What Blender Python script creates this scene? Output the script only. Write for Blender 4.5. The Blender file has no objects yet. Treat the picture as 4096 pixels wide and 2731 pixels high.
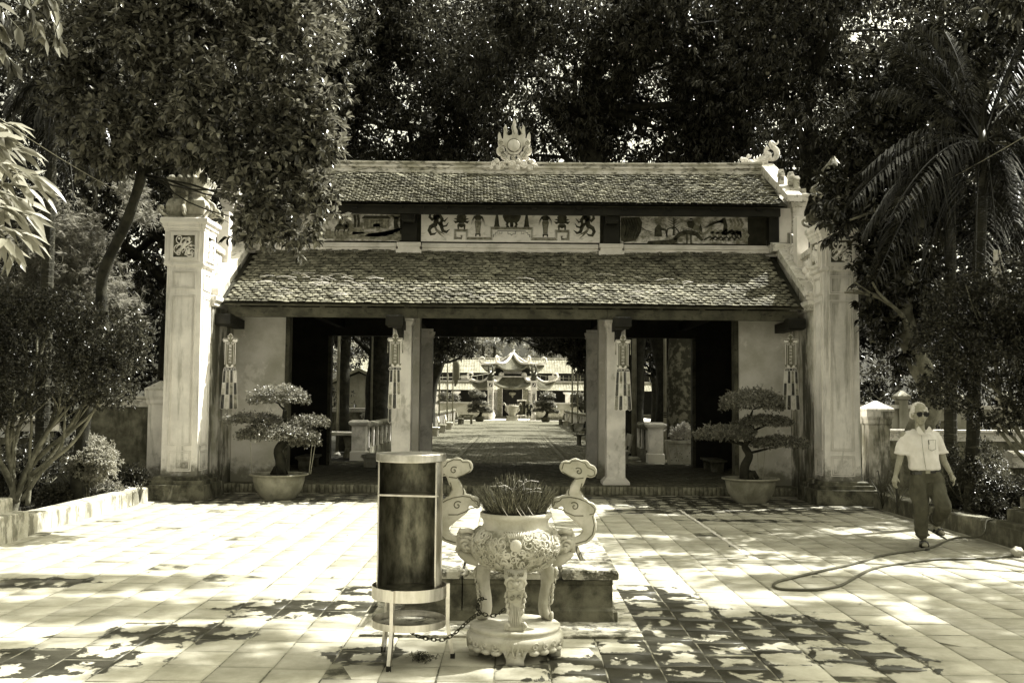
import bpy, bmesh, math, random
import numpy as np
from mathutils import Vector, Matrix, Euler

# ------------------------------------------------------------------ camera, sky, sun, exposure
SC = bpy.context.scene
COL = SC.collection
R = math.radians
random.seed(7)
rng = np.random.default_rng(7)

cam_d = bpy.data.cameras.new('camera')
cam = bpy.data.objects.new('camera', cam_d)
COL.objects.link(cam)
cam_d.sensor_width = 36.0
cam_d.lens = 35.16
cam_d.clip_start = 0.1
cam_d.clip_end = 900
CAM_POS = Vector((0, 0, 1.75))
CAM_ROT = Euler((R(90 + 3.385), 0, 0)).to_matrix() @ Matrix.Rotation(R(0.46), 3, 'Z')
cam.matrix_world = Matrix.Translation(CAM_POS) @ CAM_ROT.to_4x4()
SC.camera = cam

SUN_VEC = Vector((0.78, 0.36, 1.12)).normalized()       # towards the sun: right of the gate and a little behind it
SUN_EL = math.asin(SUN_VEC.z)
SUN_AZ = math.atan2(SUN_VEC.x, SUN_VEC.y)
W = bpy.data.worlds.new('World')
SC.world = W
W.use_nodes = True
wn = W.node_tree
wn.nodes.clear()
sky = wn.nodes.new('ShaderNodeTexSky')
sky.sky_type = 'NISHITA'
sky.sun_disc = False
sky.sun_elevation = SUN_EL
sky.sun_rotation = SUN_AZ
sky.dust_density = 4.0
bw = wn.nodes.new('ShaderNodeRGBToBW')
tn = wn.nodes.new('ShaderNodeMix')
tn.data_type = 'RGBA'; tn.blend_type = 'MULTIPLY'; tn.inputs[0].default_value = 1.0
tn.inputs[7].default_value = (1.0, 0.968, 0.76, 1)       # the photograph is a sepia monochrome
bg = wn.nodes.new('ShaderNodeBackground')
bg.inputs[1].default_value = 0.145
wo = wn.nodes.new('ShaderNodeOutputWorld')
wn.links.new(sky.outputs[0], bw.inputs[0])
wn.links.new(bw.outputs[0], tn.inputs[6])
wn.links.new(tn.outputs[2], bg.inputs[0])
wn.links.new(bg.outputs[0], wo.inputs[0])

sun_d = bpy.data.lights.new('sun', 'SUN')
sun_d.energy = 5.0
sun_d.angle = R(0.5)
sun_d.color = (1.0, 0.98, 0.91)
sun = bpy.data.objects.new('sun', sun_d)
COL.objects.link(sun)
sun.rotation_euler = SUN_VEC.to_track_quat('Z', 'Y').to_euler()
sun.location = (20, 5, 30)

SC.view_settings.view_transform = 'Standard'
SC.view_settings.look = 'None'
SC.view_settings.exposure = 1.6
SC.view_settings.gamma = 1.0
SC.view_settings.use_curve_mapping = False
SC.cycles.max_bounces = 7
SC.cycles.transparent_max_bounces = 6

# ------------------------------------------------------------------ helpers
def at(px, py, Y):
    """The point of the place that lies at depth Y and is seen at this spot of the 4096 px photograph."""
    d = CAM_ROT @ Vector(((px - 2048) / 4000.0, (1365.5 - py) / 4000.0, -1.0))
    return CAM_POS + d * (Y / d.y)

def gnd(px, py, z=0.0):
    d = CAM_ROT @ Vector(((px - 2048) / 4000.0, (1365.5 - py) / 4000.0, -1.0))
    return CAM_POS + d * ((z - CAM_POS.z) / d.z)

def T(v):
    v = max(0.0, min(1.0, v))
    return (v, v * 0.960, v * (0.64 + 0.26 * min(1.0, v * 1.5)), 1.0)

def V(*a): return Vector(a)

class MB:
    def __init__(s):
        s.v = []; s.f = []; s.smooth = None
    def add(s, vs, fs):
        o = len(s.v)
        s.v.extend([tuple(p) for p in vs])
        s.f.extend([tuple(i + o for i in f) for f in fs])
        return s
    def box(s, x0, x1, y0, y1, z0, z1):
        return s.add([(x0,y0,z0),(x1,y0,z0),(x1,y1,z0),(x0,y1,z0),(x0,y0,z1),(x1,y0,z1),(x1,y1,z1),(x0,y1,z1)],
                     [(0,3,2,1),(4,5,6,7),(0,1,5,4),(1,2,6,5),(2,3,7,6),(3,0,4,7)])
    def mbox(s, c, h, M=None):
        x, y, z = h
        vs = [Vector(p) for p in ((-x,-y,-z),(x,-y,-z),(x,y,-z),(-x,y,-z),(-x,-y,z),(x,-y,z),(x,y,z),(-x,y,z))]
        if M is not None: vs = [M @ p for p in vs]
        c = Vector(c)
        return s.add([p + c for p in vs], [(0,3,2,1),(4,5,6,7),(0,1,5,4),(1,2,6,5),(2,3,7,6),(3,0,4,7)])
    def prism(s, pts, ax, a, b):
        n = len(pts)
        def m(p, t):
            if ax == 'x': return (t, p[0], p[1])
            if ax == 'y': return (p[0], t, p[1])
            return (p[0], p[1], t)
        vs = [m(p, a) for p in pts] + [m(p, b) for p in pts]
        fs = [tuple(range(n)), tuple(range(2*n-1, n-1, -1))] + [(i, i+n, (i+1) % n + n, (i+1) % n) for i in range(n)]
        return s.add(vs, fs)
    def stack(s, cx, cy, prof, cap=True):
        """square mouldings: prof = [(half x, half y, z)...]"""
        vs = []; fs = []
        for hx, hy, z in prof:
            vs += [(cx-hx,cy-hy,z),(cx+hx,cy-hy,z),(cx+hx,cy+hy,z),(cx-hx,cy+hy,z)]
        for i in range(len(prof)-1):
            for k in range(4):
                a = 4*i + k; b = 4*i + (k+1) % 4
                fs.append((a, b, b+4, a+4))
        if cap:
            fs.append((3,2,1,0)); n = 4*(len(prof)-1); fs.append((n,n+1,n+2,n+3))
        return s.add(vs, fs)
    def lathe(s, prof, c=(0,0,0), n=24, a0=0.0, a1=2*math.pi, fn=None):
        full = abs(a1 - a0 - 2*math.pi) < 1e-6
        m = n if full else n + 1
        vs = []; fs = []
        for i, (r, z) in enumerate(prof):
            for k in range(m):
                a = a0 + (a1-a0)*k/n
                rr = r + (fn(a, z) if fn else 0)
                vs.append((c[0]+rr*math.cos(a), c[1]+rr*math.sin(a), c[2]+z))
        for i in range(len(prof)-1):
            for k in range(n):
                k2 = (k+1) % m
                fs.append((i*m+k, i*m+k2, (i+1)*m+k2, (i+1)*m+k))
        return s.add(vs, fs)
    def tube(s, pts, rad, n=8, cap=True, sx=1.0):
        pts = [Vector(p) for p in pts]
        if not hasattr(rad, '__len__'): rad = [rad]*len(pts)
        o = len(s.v); vs = []; fs = []
        prev = None
        for i, p in enumerate(pts):
            t = (pts[min(i+1, len(pts)-1)] - pts[max(i-1, 0)])
            if t.length < 1e-9: t = Vector((0,0,1))
            t.normalize()
            if prev is None:
                u = t.cross(Vector((0,0,1)))
                if u.length < 0.05: u = t.cross(Vector((1,0,0)))
            else:
                u = prev - t * prev.dot(t)
                if u.length < 1e-4: u = t.cross(Vector((1,0.3,0)))
            u.normalize(); w = t.cross(u); prev = u
            for k in range(n):
                a = 2*math.pi*k/n
                vs.append(p + (u*math.cos(a)*sx + w*math.sin(a)) * rad[i])
        for i in range(len(pts)-1):
            for k in range(n):
                fs.append((i*n+k, i*n+(k+1)%n, (i+1)*n+(k+1)%n, (i+1)*n+k))
        if cap:
            fs.append(tuple(range(n-1,-1,-1))); m = (len(pts)-1)*n; fs.append(tuple(range(m, m+n)))
        return s.add(vs, fs)
    def ball(s, c, r, nu=10, nv=7, M=None):
        if not hasattr(r, '__len__'): r = (r,r,r)
        vs = []; fs = []
        c = Vector(c)
        for j in range(nv+1):
            ph = math.pi*j/nv
            for k in range(nu):
                a = 2*math.pi*k/nu
                p = Vector((r[0]*math.sin(ph)*math.cos(a), r[1]*math.sin(ph)*math.sin(a), r[2]*math.cos(ph)))
                if M is not None: p = M @ p
                vs.append(c + p)
        for j in range(nv):
            for k in range(nu):
                fs.append((j*nu+k, (j+1)*nu+k, (j+1)*nu+(k+1)%nu, j*nu+(k+1)%nu))
        return s.add(vs, fs)
    def ribbon(s, pts, w, y0, y1):
        """a flat stroke in an xz plane, from y0 (front) to y1; w: width or list"""
        pts = [Vector((p[0], p[1])) for p in pts]
        if not hasattr(w, '__len__'): w = [w]*len(pts)
        vs = []; fs = []
        for i, p in enumerate(pts):
            t = pts[min(i+1,len(pts)-1)] - pts[max(i-1,0)]
            if t.length < 1e-9: t = Vector((1,0))
            t.normalize(); nrm = Vector((-t.y, t.x))
            a = p + nrm*w[i]/2; b = p - nrm*w[i]/2
            vs += [(a.x,y0,a.y),(b.x,y0,b.y),(a.x,y1,a.y),(b.x,y1,b.y)]
        for i in range(len(pts)-1):
            o = 4*i
            fs += [(o,o+4,o+5,o+1),(o,o+2,o+6,o+4),(o+1,o+5,o+7,o+3),(o+2,o+3,o+7,o+6)]
        fs += [(0,1,3,2)]; o = 4*(len(pts)-1); fs += [(o,o+2,o+3,o+1)]
        return s.add(vs, fs)
    def join(s, other, M=None):
        vs = other.v if M is None else [M @ Vector(p) for p in other.v]
        return s.add(vs, other.f)
    def mesh(s, name, smooth=False):
        me = bpy.data.meshes.new(name)
        me.from_pydata(s.v, [], s.f)
        bm = bmesh.new(); bm.from_mesh(me)
        bmesh.ops.recalc_face_normals(bm, faces=bm.faces)
        bm.to_mesh(me); bm.free()
        if smooth: me.polygons.foreach_set('use_smooth', [True]*len(me.polygons))
        me.update()
        return me
    def build(s, name, mat, parent=None, smooth=False, loc=None, **k):
        return link(name, s.mesh(name, smooth), mat, parent, loc, **k)

def link(name, me, mat, parent=None, loc=None, label=None, cat=None, group=None, kind=None):
    o = bpy.data.objects.new(name, me)
    COL.objects.link(o)
    if mat is not None and len(me.materials) == 0: me.materials.append(mat)
    if parent is not None: o.parent = parent
    if loc is not None: o.location = loc
    tag(o, label, cat, group, kind)
    return o

def tag(o, label=None, cat=None, group=None, kind=None):
    if label: o['label'] = label
    if cat: o['category'] = cat
    if group: o['group'] = group
    if kind: o['kind'] = kind
    return o

def thing(name, label, cat, loc=(0,0,0), rz=0.0, group=None):
    o = bpy.data.objects.new(name, None)
    o.empty_display_size = 0.2
    COL.objects.link(o)
    o.location = loc; o.rotation_euler = (0,0,rz)
    return tag(o, label, cat, group)

def dup(root, loc, rz, label):
    kids = {}
    for o in SC.objects:
        if o.parent: kids.setdefault(o.parent, []).append(o)
    r = root.copy(); COL.objects.link(r)
    r.location = loc; r.rotation_euler = (0,0,rz); r['label'] = label
    for ch in kids.get(root, []):
        c = ch.copy(); COL.objects.link(c); c.parent = r
        for g in kids.get(ch, []):
            d = g.copy(); COL.objects.link(d); d.parent = c
    return r

def local(mb, loc):
    l = Vector(loc)
    mb.v = [(p[0]-l.x, p[1]-l.y, p[2]-l.z) for p in mb.v]
    return mb

def remeshed(mb, voxel, smooth_it=2, name='solid', disp=None):
    """one continuous surface from overlapping closed pieces"""
    me = mb.mesh(name)
    o = bpy.data.objects.new(name, me); COL.objects.link(o)
    m = o.modifiers.new('r', 'REMESH'); m.mode = 'VOXEL'; m.voxel_size = voxel; m.use_smooth_shade = True
    if smooth_it:
        m = o.modifiers.new('s', 'SMOOTH'); m.factor = 0.5; m.iterations = smooth_it
    dg = bpy.context.evaluated_depsgraph_get()
    dg.update()
    me2 = bpy.data.meshes.new_from_object(o.evaluated_get(dg))
    bpy.data.objects.remove(o); bpy.data.meshes.remove(me)
    me2.name = name
    me2.materials.clear()
    if disp is not None:
        n = len(me2.vertices)
        co = np.empty(n*3); me2.vertices.foreach_get('co', co)
        no = np.empty(n*3); me2.vertices.foreach_get('normal', no)
        co = co.reshape(-1,3); no = no.reshape(-1,3)
        co = co + no * disp(co)[:,None]
        me2.vertices.foreach_set('co', co.ravel()); me2.update()
    me2.polygons.foreach_set('use_smooth', [True]*len(me2.polygons))
    return me2

def text_mesh(s, size, extrude=0.001):
    cu = bpy.data.curves.new('text', 'FONT')
    cu.body = s; cu.size = size; cu.extrude = extrude; cu.align_x = 'CENTER'; cu.align_y = 'CENTER'; cu.resolution_u = 2
    o = bpy.data.objects.new('text', cu); COL.objects.link(o)
    dg = bpy.context.evaluated_depsgraph_get(); dg.update()
    me = bpy.data.meshes.new_from_object(o.evaluated_get(dg))
    bpy.data.objects.remove(o)
    me.transform(Matrix.Rotation(R(90), 4, 'X'))
    return me

def np_mesh(name, verts, faces, smooth=False):
    """verts (N,3), faces (M,k)"""
    me = bpy.data.meshes.new(name)
    n = len(verts); m, k = faces.shape
    me.vertices.add(n); me.vertices.foreach_set('co', np.asarray(verts, dtype=np.float32).ravel())
    me.loops.add(m*k); me.loops.foreach_set('vertex_index', faces.astype(np.int32).ravel())
    me.polygons.add(m)
    me.polygons.foreach_set('loop_start', np.arange(0, m*k, k, dtype=np.int32))
    me.polygons.foreach_set('loop_total', np.full(m, k, dtype=np.int32))
    if smooth: me.polygons.foreach_set('use_smooth', np.ones(m, dtype=bool))
    me.update(calc_edges=True)
    return me

def pnoise(p, s, seed=0.0):
    """cheap smooth pseudo noise in about -1..1 on an (N,3) array"""
    q = np.asarray(p) * s + seed * 7.31
    x, y, z = q[:,0], q[:,1], q[:,2]
    return (np.sin(x*1.0 + 1.7*np.sin(y*1.3+seed)) + np.sin(y*1.1 + 1.9*np.sin(z*1.2+1.3)) + np.sin(z*0.9 + 1.6*np.sin(x*1.4+2.1)) +
            0.5*np.sin(2.3*x + 2.1*z + seed) + 0.5*np.sin(2.7*y - 1.9*x)) / 3.2

def lerp(a, b, t): return a + (b-a)*t

def catmull(pts, k=6):
    pts = [Vector(p) for p in pts]
    P = [pts[0]*2-pts[1]] + pts + [pts[-1]*2-pts[-2]]
    out = []
    for i in range(1, len(P)-2):
        for j in range(k):
            t = j/k
            p0,p1,p2,p3 = P[i-1],P[i],P[i+1],P[i+2]
            out.append(0.5*((2*p1)+(p2-p0)*t+(2*p0-5*p1+4*p2-p3)*t*t+(3*p1-p0-3*p2+p3)*t**3))
    out.append(pts[-1])
    return out

def spiral(cx, cz, r, turns=1.5, a0=0.0, n=18, ccw=1):
    return [(cx + r*(1-i/n*0.88)*math.cos(a0+ccw*turns*2*math.pi*i/n), cz + r*(1-i/n*0.88)*math.sin(a0+ccw*turns*2*math.pi*i/n)) for i in range(n+1)]

# ------------------------------------------------------------------ materials
def new_mat(name):
    m = bpy.data.materials.new(name); m.use_nodes = True
    nt = m.node_tree; nt.nodes.clear()
    out = nt.nodes.new('ShaderNodeOutputMaterial')
    b = nt.nodes.new('ShaderNodeBsdfPrincipled')
    nt.links.new(b.outputs[0], out.inputs[0])
    return m, nt, b, out

def nd(nt, t, **k):
    n = nt.nodes.new('ShaderNode' + t)
    for a, v in k.items():
        if a.startswith('i_'): n.inputs[int(a[2:])].default_value = v
        else: setattr(n, a, v)
    return n

def nmath(nt, op, a, b=None, clamp=False):
    n = nd(nt, 'Math', operation=op); n.use_clamp = clamp
    for i, v in enumerate((a, b)):
        if v is None: continue
        if isinstance(v, (int, float)): n.inputs[i].default_value = v
        else: nt.links.new(v, n.inputs[i])
    return n.outputs[0]

def ramp(nt, src, lo, hi):
    n = nd(nt, 'MapRange'); n.interpolation_type = 'SMOOTHSTEP'
    nt.links.new(src, n.inputs[0]); n.inputs[1].default_value = lo; n.inputs[2].default_value = hi
    return n.outputs[0]

def mixc(nt, fac, a, b):
    n = nd(nt, 'Mix', data_type='RGBA')
    for i, v in ((0, fac), (6, a), (7, b)):
        if isinstance(v, (int, float)): n.inputs[i].default_value = v
        elif isinstance(v, tuple): n.inputs[i].default_value = v
        else: nt.links.new(v, n.inputs[i])
    return n.outputs[2]

def noise_tex(nt, vec, scale, detail=6, rough=0.6, dist=0.0):
    n = nd(nt, 'TexNoise'); n.inputs['Scale'].default_value = scale; n.inputs['Detail'].default_value = detail
    n.inputs['Roughness'].default_value = rough; n.inputs['Distortion'].default_value = dist
    nt.links.new(vec, n.inputs['Vector'])
    return n.outputs[0]

def pos_vec(nt, sc=(1,1,1)):
    g = nd(nt, 'NewGeometry')
    m = nd(nt, 'Mapping'); m.inputs['Scale'].default_value = sc
    nt.links.new(g.outputs['Position'], m.inputs['Vector'])
    return m.outputs[0]

def piece_random(nt):
    g = nd(nt, 'NewGeometry'); o = nd(nt, 'ObjectInfo')
    return nmath(nt, 'FRACT', nmath(nt, 'ADD', g.outputs['Random Per Island'], o.outputs['Random']))

def surf(name, a, b, scale=3.0, lo=0.35, hi=0.65, stain=None, sscale=1.5, slo=0.5, shi=0.62, samt=0.8, streak=4.0,
         rough=0.85, bump=0.0, bscale=40.0, rnd=0.0, metal=0.0, spec=0.2, detail=7, low_dirt=None):
    m, nt, bs, out = new_mat(name)
    v = pos_vec(nt)
    f = ramp(nt, noise_tex(nt, v, scale, detail, 0.62), lo, hi)
    c = mixc(nt, f, T(a), T(b))
    if stain is not None:
        v2 = pos_vec(nt, (1, 1, 1.0/streak))
        f2 = ramp(nt, noise_tex(nt, v2, sscale, 9, 0.68, 0.3), slo, shi)
        c = mixc(nt, nmath(nt, 'MULTIPLY', f2, samt), c, T(stain))
    if low_dirt is not None:      # dirt splashed up from the ground: (height, grey)
        g = nd(nt, 'NewGeometry'); s = nd(nt, 'SeparateXYZ'); nt.links.new(g.outputs['Position'], s.inputs[0])
        nz = noise_tex(nt, pos_vec(nt), 5.0, 8, 0.7)
        h = nmath(nt, 'ADD', nmath(nt, 'DIVIDE', s.outputs[2], low_dirt[0]), nmath(nt, 'MULTIPLY', nz, 1.6))
        f3 = ramp(nt, h, 1.75, 1.25)
        c = mixc(nt, nmath(nt, 'MULTIPLY', f3, 0.85), c, T(low_dirt[1]))
    if rnd:
        r = piece_random(nt)
        k = nmath(nt, 'ADD', nmath(nt, 'MULTIPLY', r, 2*rnd), 1-rnd)
        vm = nd(nt, 'VectorMath', operation='SCALE'); nt.links.new(c, vm.inputs[0]); nt.links.new(k, vm.inputs[3])
        c = vm.outputs[0]
    nt.links.new(c, bs.inputs['Base Color'])
    bs.inputs['Roughness'].default_value = rough
    bs.inputs['Metallic'].default_value = metal
    bs.inputs['Specular IOR Level'].default_value = spec
    if bump:
        bp = nd(nt, 'Bump'); bp.inputs['Strength'].default_value = bump; bp.inputs['Distance'].default_value = 0.02
        nt.links.new(noise_tex(nt, v, bscale, 6, 0.65), bp.inputs['Height'])
        nt.links.new(bp.outputs[0], bs.inputs['Normal'])
    return m

def leafmat(name, a, b, rough=0.38, trans=0.25, spec=0.5, ntrans=None):
    m, nt, bs, out = new_mat(name)
    r = piece_random(nt)
    c = mixc(nt, r, T(a), T(b))
    nt.links.new(c, bs.inputs['Base Color'])
    bs.inputs['Roughness'].default_value = rough
    bs.inputs['Specular IOR Level'].default_value = spec
    tr = nd(nt, 'BsdfTranslucent'); 
    c2 = mixc(nt, r, T(min(1,a*2.0)), T(min(1,b*2.0))); nt.links.new(c2, tr.inputs[0])
    mx = nd(nt, 'MixShader'); mx.inputs[0].default_value = trans
    nt.links.new(bs.outputs[0], mx.inputs[1]); nt.links.new(tr.outputs[0], mx.inputs[2])
    nt.links.new(mx.outputs[0], out.inputs[0])
    return m

M = {}
M['plaster'] = surf('limewash_plaster', 0.66, 0.88, 1.6, stain=0.20, sscale=4.0, slo=0.49, shi=0.66, samt=0.7, streak=9, bump=0.15, bscale=30, low_dirt=(0.75, 0.10))
M['plaster_clean'] = surf('painted_moulding', 0.62, 0.78, 2.5, stain=0.3, sscale=3.0, slo=0.56, shi=0.75, samt=0.5, streak=3, bump=0.1)
M['plaster_old'] = surf('mouldy_plaster', 0.30, 0.60, 2.2, stain=0.06, sscale=2.6, slo=0.46, shi=0.58, samt=0.9, streak=5, bump=0.3, bscale=25, low_dirt=(0.6, 0.04))
M['plaster_ochre'] = surf('ochre_plaster', 0.42, 0.68, 1.1, lo=0.32, hi=0.7, stain=0.78, sscale=3.0, slo=0.56, shi=0.64, samt=0.6, streak=1.2, bump=0.12, bscale=30, low_dirt=(0.6, 0.14))
M['column'] = surf('column_plaster', 0.68, 0.90, 1.8, lo=0.4, hi=0.62, stain=0.26, sscale=3, slo=0.52, shi=0.64, samt=0.5, streak=1.5, bump=0.1, low_dirt=(0.5, 0.6))
M['black_stone'] = surf('mossy_plinth_stone', 0.03, 0.15, 4, stain=0.36, sscale=4.5, slo=0.56, shi=0.68, samt=0.7, streak=3, bump=0.4, bscale=30, rough=0.75)
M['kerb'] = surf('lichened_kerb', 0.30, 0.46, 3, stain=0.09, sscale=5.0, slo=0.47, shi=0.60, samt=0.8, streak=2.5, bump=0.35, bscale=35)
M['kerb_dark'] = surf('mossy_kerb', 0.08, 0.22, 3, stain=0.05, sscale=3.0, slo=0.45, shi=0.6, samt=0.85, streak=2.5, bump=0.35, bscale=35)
M['wood'] = surf('weathered_timber', 0.045, 0.10, 2.5, stain=0.02, sscale=7, slo=0.5, shi=0.66, samt=0.8, streak=0.6, bump=0.3, bscale=60, rough=0.7)
M['wood_dark'] = surf('dark_timber', 0.008, 0.018, 3, bump=0.2, bscale=50, rough=0.6)
M['tile'] = surf('clay_roof_tile', 0.10, 0.24, 9, stain=0.03, sscale=1.3, slo=0.42, shi=0.70, samt=0.6, streak=1, rnd=0.38, bump=0.25, bscale=120, rough=0.7)
M['roof_under'] = surf('roof_boards', 0.02, 0.04, 4, rough=0.9)
M['ridge'] = surf('weathered_ridge', 0.40, 0.70, 2.5, stain=0.07, sscale=6, slo=0.5, shi=0.62, samt=0.8, streak=0.35, bump=0.3, bscale=50)
M['coping'] = surf('lichened_coping', 0.50, 0.72, 4, stain=0.14, sscale=8, slo=0.5, shi=0.62, samt=0.7, streak=1, bump=0.35, bscale=60)
M['ornament'] = surf('carved_lime_ornament', 0.72, 0.88, 6, stain=0.22, sscale=9, slo=0.5, shi=0.68, samt=0.55, streak=2, bump=0.25, bscale=60)
M['panel_paint'] = surf('painted_panel_ground', 0.76, 0.88, 3, stain=0.26, sscale=4, slo=0.5, shi=0.7, samt=0.5, streak=0.5)
M['panel_scene'] = surf('painted_scene_ground', 0.18, 0.66, 5, lo=0.38, hi=0.6, stain=0.10, sscale=9, slo=0.5, shi=0.6, samt=0.6, streak=0.5)
M['paint_mid'] = surf('painting_mid_tone', 0.14, 0.34, 12)
M['paint_dark'] = surf('painting_dark_tone', 0.03, 0.08, 9)
M['brick'] = surf('clay_brick', 0.10, 0.22, 8, stain=0.32, sscale=9, slo=0.6, shi=0.72, samt=0.4, streak=1, rnd=0.3, bump=0.3, bscale=60)
M['brick_path'] = surf('path_brick', 0.07, 0.15, 8, stain=0.06, sscale=2, slo=0.5, shi=0.7, samt=0.5, streak=1, rnd=0.28, bump=0.3, bscale=60)
M['mortar'] = surf('mortar', 0.10, 0.18, 12, rough=0.95)
M['joint'] = surf('sandy_joint', 0.04, 0.22, 5, lo=0.4, hi=0.6, rough=0.95)
M['soil'] = surf('garden_soil', 0.010, 0.03, 4, stain=0.05, sscale=12, slo=0.6, shi=0.7, samt=0.7, streak=1, bump=0.6, bscale=20)
M['marble'] = surf('pale_marble', 0.34, 0.50, 5, stain=0.12, sscale=9, slo=0.5, shi=0.72, samt=0.4, streak=1.5, bump=0.06, bscale=80, rough=0.55)
M['groove'] = surf('carved_groove_dark', 0.08, 0.14, 8)  # plain dark tone for carved lines, bowl spots and the lip line
M['marble_dark'] = surf('shade_painted_marble', 0.16, 0.40, 14, stain=0.08, sscale=16, slo=0.52, shi=0.62, samt=0.8, streak=1, bump=0.3, bscale=60, rough=0.6)  # darker tone paints in the shade of the urn's carved recesses
M['slab'] = surf('worn_plinth_slab', 0.26, 0.50, 5, stain=0.05, sscale=7, slo=0.47, shi=0.58, samt=0.85, streak=1, bump=0.4, bscale=40)
M['concrete'] = surf('concrete', 0.32, 0.50, 4, stain=0.14, sscale=4, slo=0.5, shi=0.7, samt=0.6, streak=1.6, bump=0.2)
M['pot'] = surf('glazed_pot', 0.16, 0.30, 3, stain=0.08, sscale=5, slo=0.5, shi=0.7, samt=0.6, streak=4, bump=0.08, rough=0.45)
M['far_pot'] = surf('dark_far_pot', 0.05, 0.10, 3, rough=0.4)
M['bark'] = surf('tree_bark', 0.06, 0.14, 6, stain=0.26, sscale=5, slo=0.58, shi=0.7, samt=0.5, streak=3, bump=0.6, bscale=30)
M['bark_rough'] = surf('rough_old_bark', 0.05, 0.22, 5, lo=0.45, hi=0.6, bump=0.9, bscale=14)
M['bark_dark'] = surf('dark_bark', 0.012, 0.035, 6, bump=0.7, bscale=20)
M['bark_pale'] = surf('pale_bark', 0.09, 0.22, 5, stain=0.05, sscale=5, slo=0.5, shi=0.65, samt=0.6, streak=2, bump=0.5, bscale=30)
M['gold_text'] = surf('pale_lettering', 0.62, 0.70, 5)
M['cloth_mid'] = surf('banner_cloth', 0.10, 0.15, 8, rough=0.5)
M['satin_dark'] = surf('dark_satin', 0.012, 0.06, 9, lo=0.45, hi=0.6, rough=0.3, spec=0.6)
M['satin_mid'] = surf('grey_satin', 0.10, 0.32, 9, lo=0.4, hi=0.6, rough=0.3, spec=0.6)
M['satin_pale'] = surf('pale_satin', 0.42, 0.62, 9, lo=0.4, hi=0.6, rough=0.3, spec=0.6)
M['hose'] = surf('rubber_hose', 0.06, 0.10, 5, rough=0.4)
M['chain'] = surf('rusty_chain', 0.02, 0.06, 30, rough=0.6, metal=0.6)
M['rubber'] = surf('black_rubber', 0.01, 0.015, 10, rough=0.6)
M['pole'] = surf('steel_pole', 0.22, 0.32, 4, rough=0.4, metal=0.3)
M['wire'] = surf('cable', 0.25, 0.3, 4, rough=0.5)
M['wire_dark'] = surf('dark_cable', 0.03, 0.05, 4, rough=0.5)
M['incense'] = surf('incense_stick', 0.06, 0.16, 30, rnd=0.8)
M['ash'] = surf('incense_ash', 0.02, 0.05, 40, bump=0.6, bscale=80)
M['wall_far'] = surf('far_wall', 0.26, 0.42, 1.2, stain=0.12, sscale=1.5, slo=0.5, shi=0.7, samt=0.6, streak=4, low_dirt=(0.5,0.06))
M['white_far'] = surf('far_white_plaster', 0.50, 0.68, 2, stain=0.25, sscale=5, slo=0.5, shi=0.7, samt=0.5)
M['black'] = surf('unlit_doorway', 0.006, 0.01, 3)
M['skin'] = surf('skin', 0.24, 0.30, 12, rough=0.5)
M['hair'] = surf('grey_hair', 0.50, 0.66, 60, rough=0.6)
M['hair_dark'] = surf('black_hair', 0.01, 0.02, 60, rough=0.5)
M['shirt'] = surf('pale_shirt', 0.62, 0.70, 6, rough=0.85, bump=0.2, bscale=18)
M['trousers'] = surf('grey_trousers', 0.055, 0.085, 6, rough=0.85, bump=0.25, bscale=14)
M['leather'] = surf('black_leather', 0.01, 0.02, 20, rough=0.25, spec=0.7)
M['glass_dark'] = surf('dark_lens', 0.006, 0.01, 5, rough=0.08, spec=0.8)
M['far_shirt'] = surf('dark_shirt', 0.012, 0.02, 10)
M['lantern'] = surf('paper_lantern', 0.10, 0.18, 20)
M['bronze'] = surf('dark_bronze', 0.03, 0.08, 10, rough=0.45)

# steel of the paper burner: brushed outside, sooty inside
def steel(name, a, b, rough, vert=0.15, metal=1.0):
    m, nt, bs, out = new_mat(name)
    v = pos_vec(nt, (14, 14, vert*14))
    f = ramp(nt, noise_tex(nt, v, 1.0, 5, 0.6), 0.3, 0.7)
    v2 = pos_vec(nt)
    f2 = ramp(nt, noise_tex(nt, v2, 7.0, 6, 0.6), 0.5, 0.75)
    c = mixc(nt, f, T(a), T(b)); c = mixc(nt, nmath(nt,'MULTIPLY',f2,0.55), c, T(a*0.35))
    nt.links.new(c, bs.inputs['Base Color'])
    bs.inputs['Metallic'].default_value = metal; bs.inputs['Roughness'].default_value = rough
    return m
M['steel'] = steel('brushed_steel', 0.50, 0.72, 0.32)
M['steel_in'] = steel('sooty_steel', 0.05, 0.24, 0.38, metal=0.75, vert=0.4)

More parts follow.
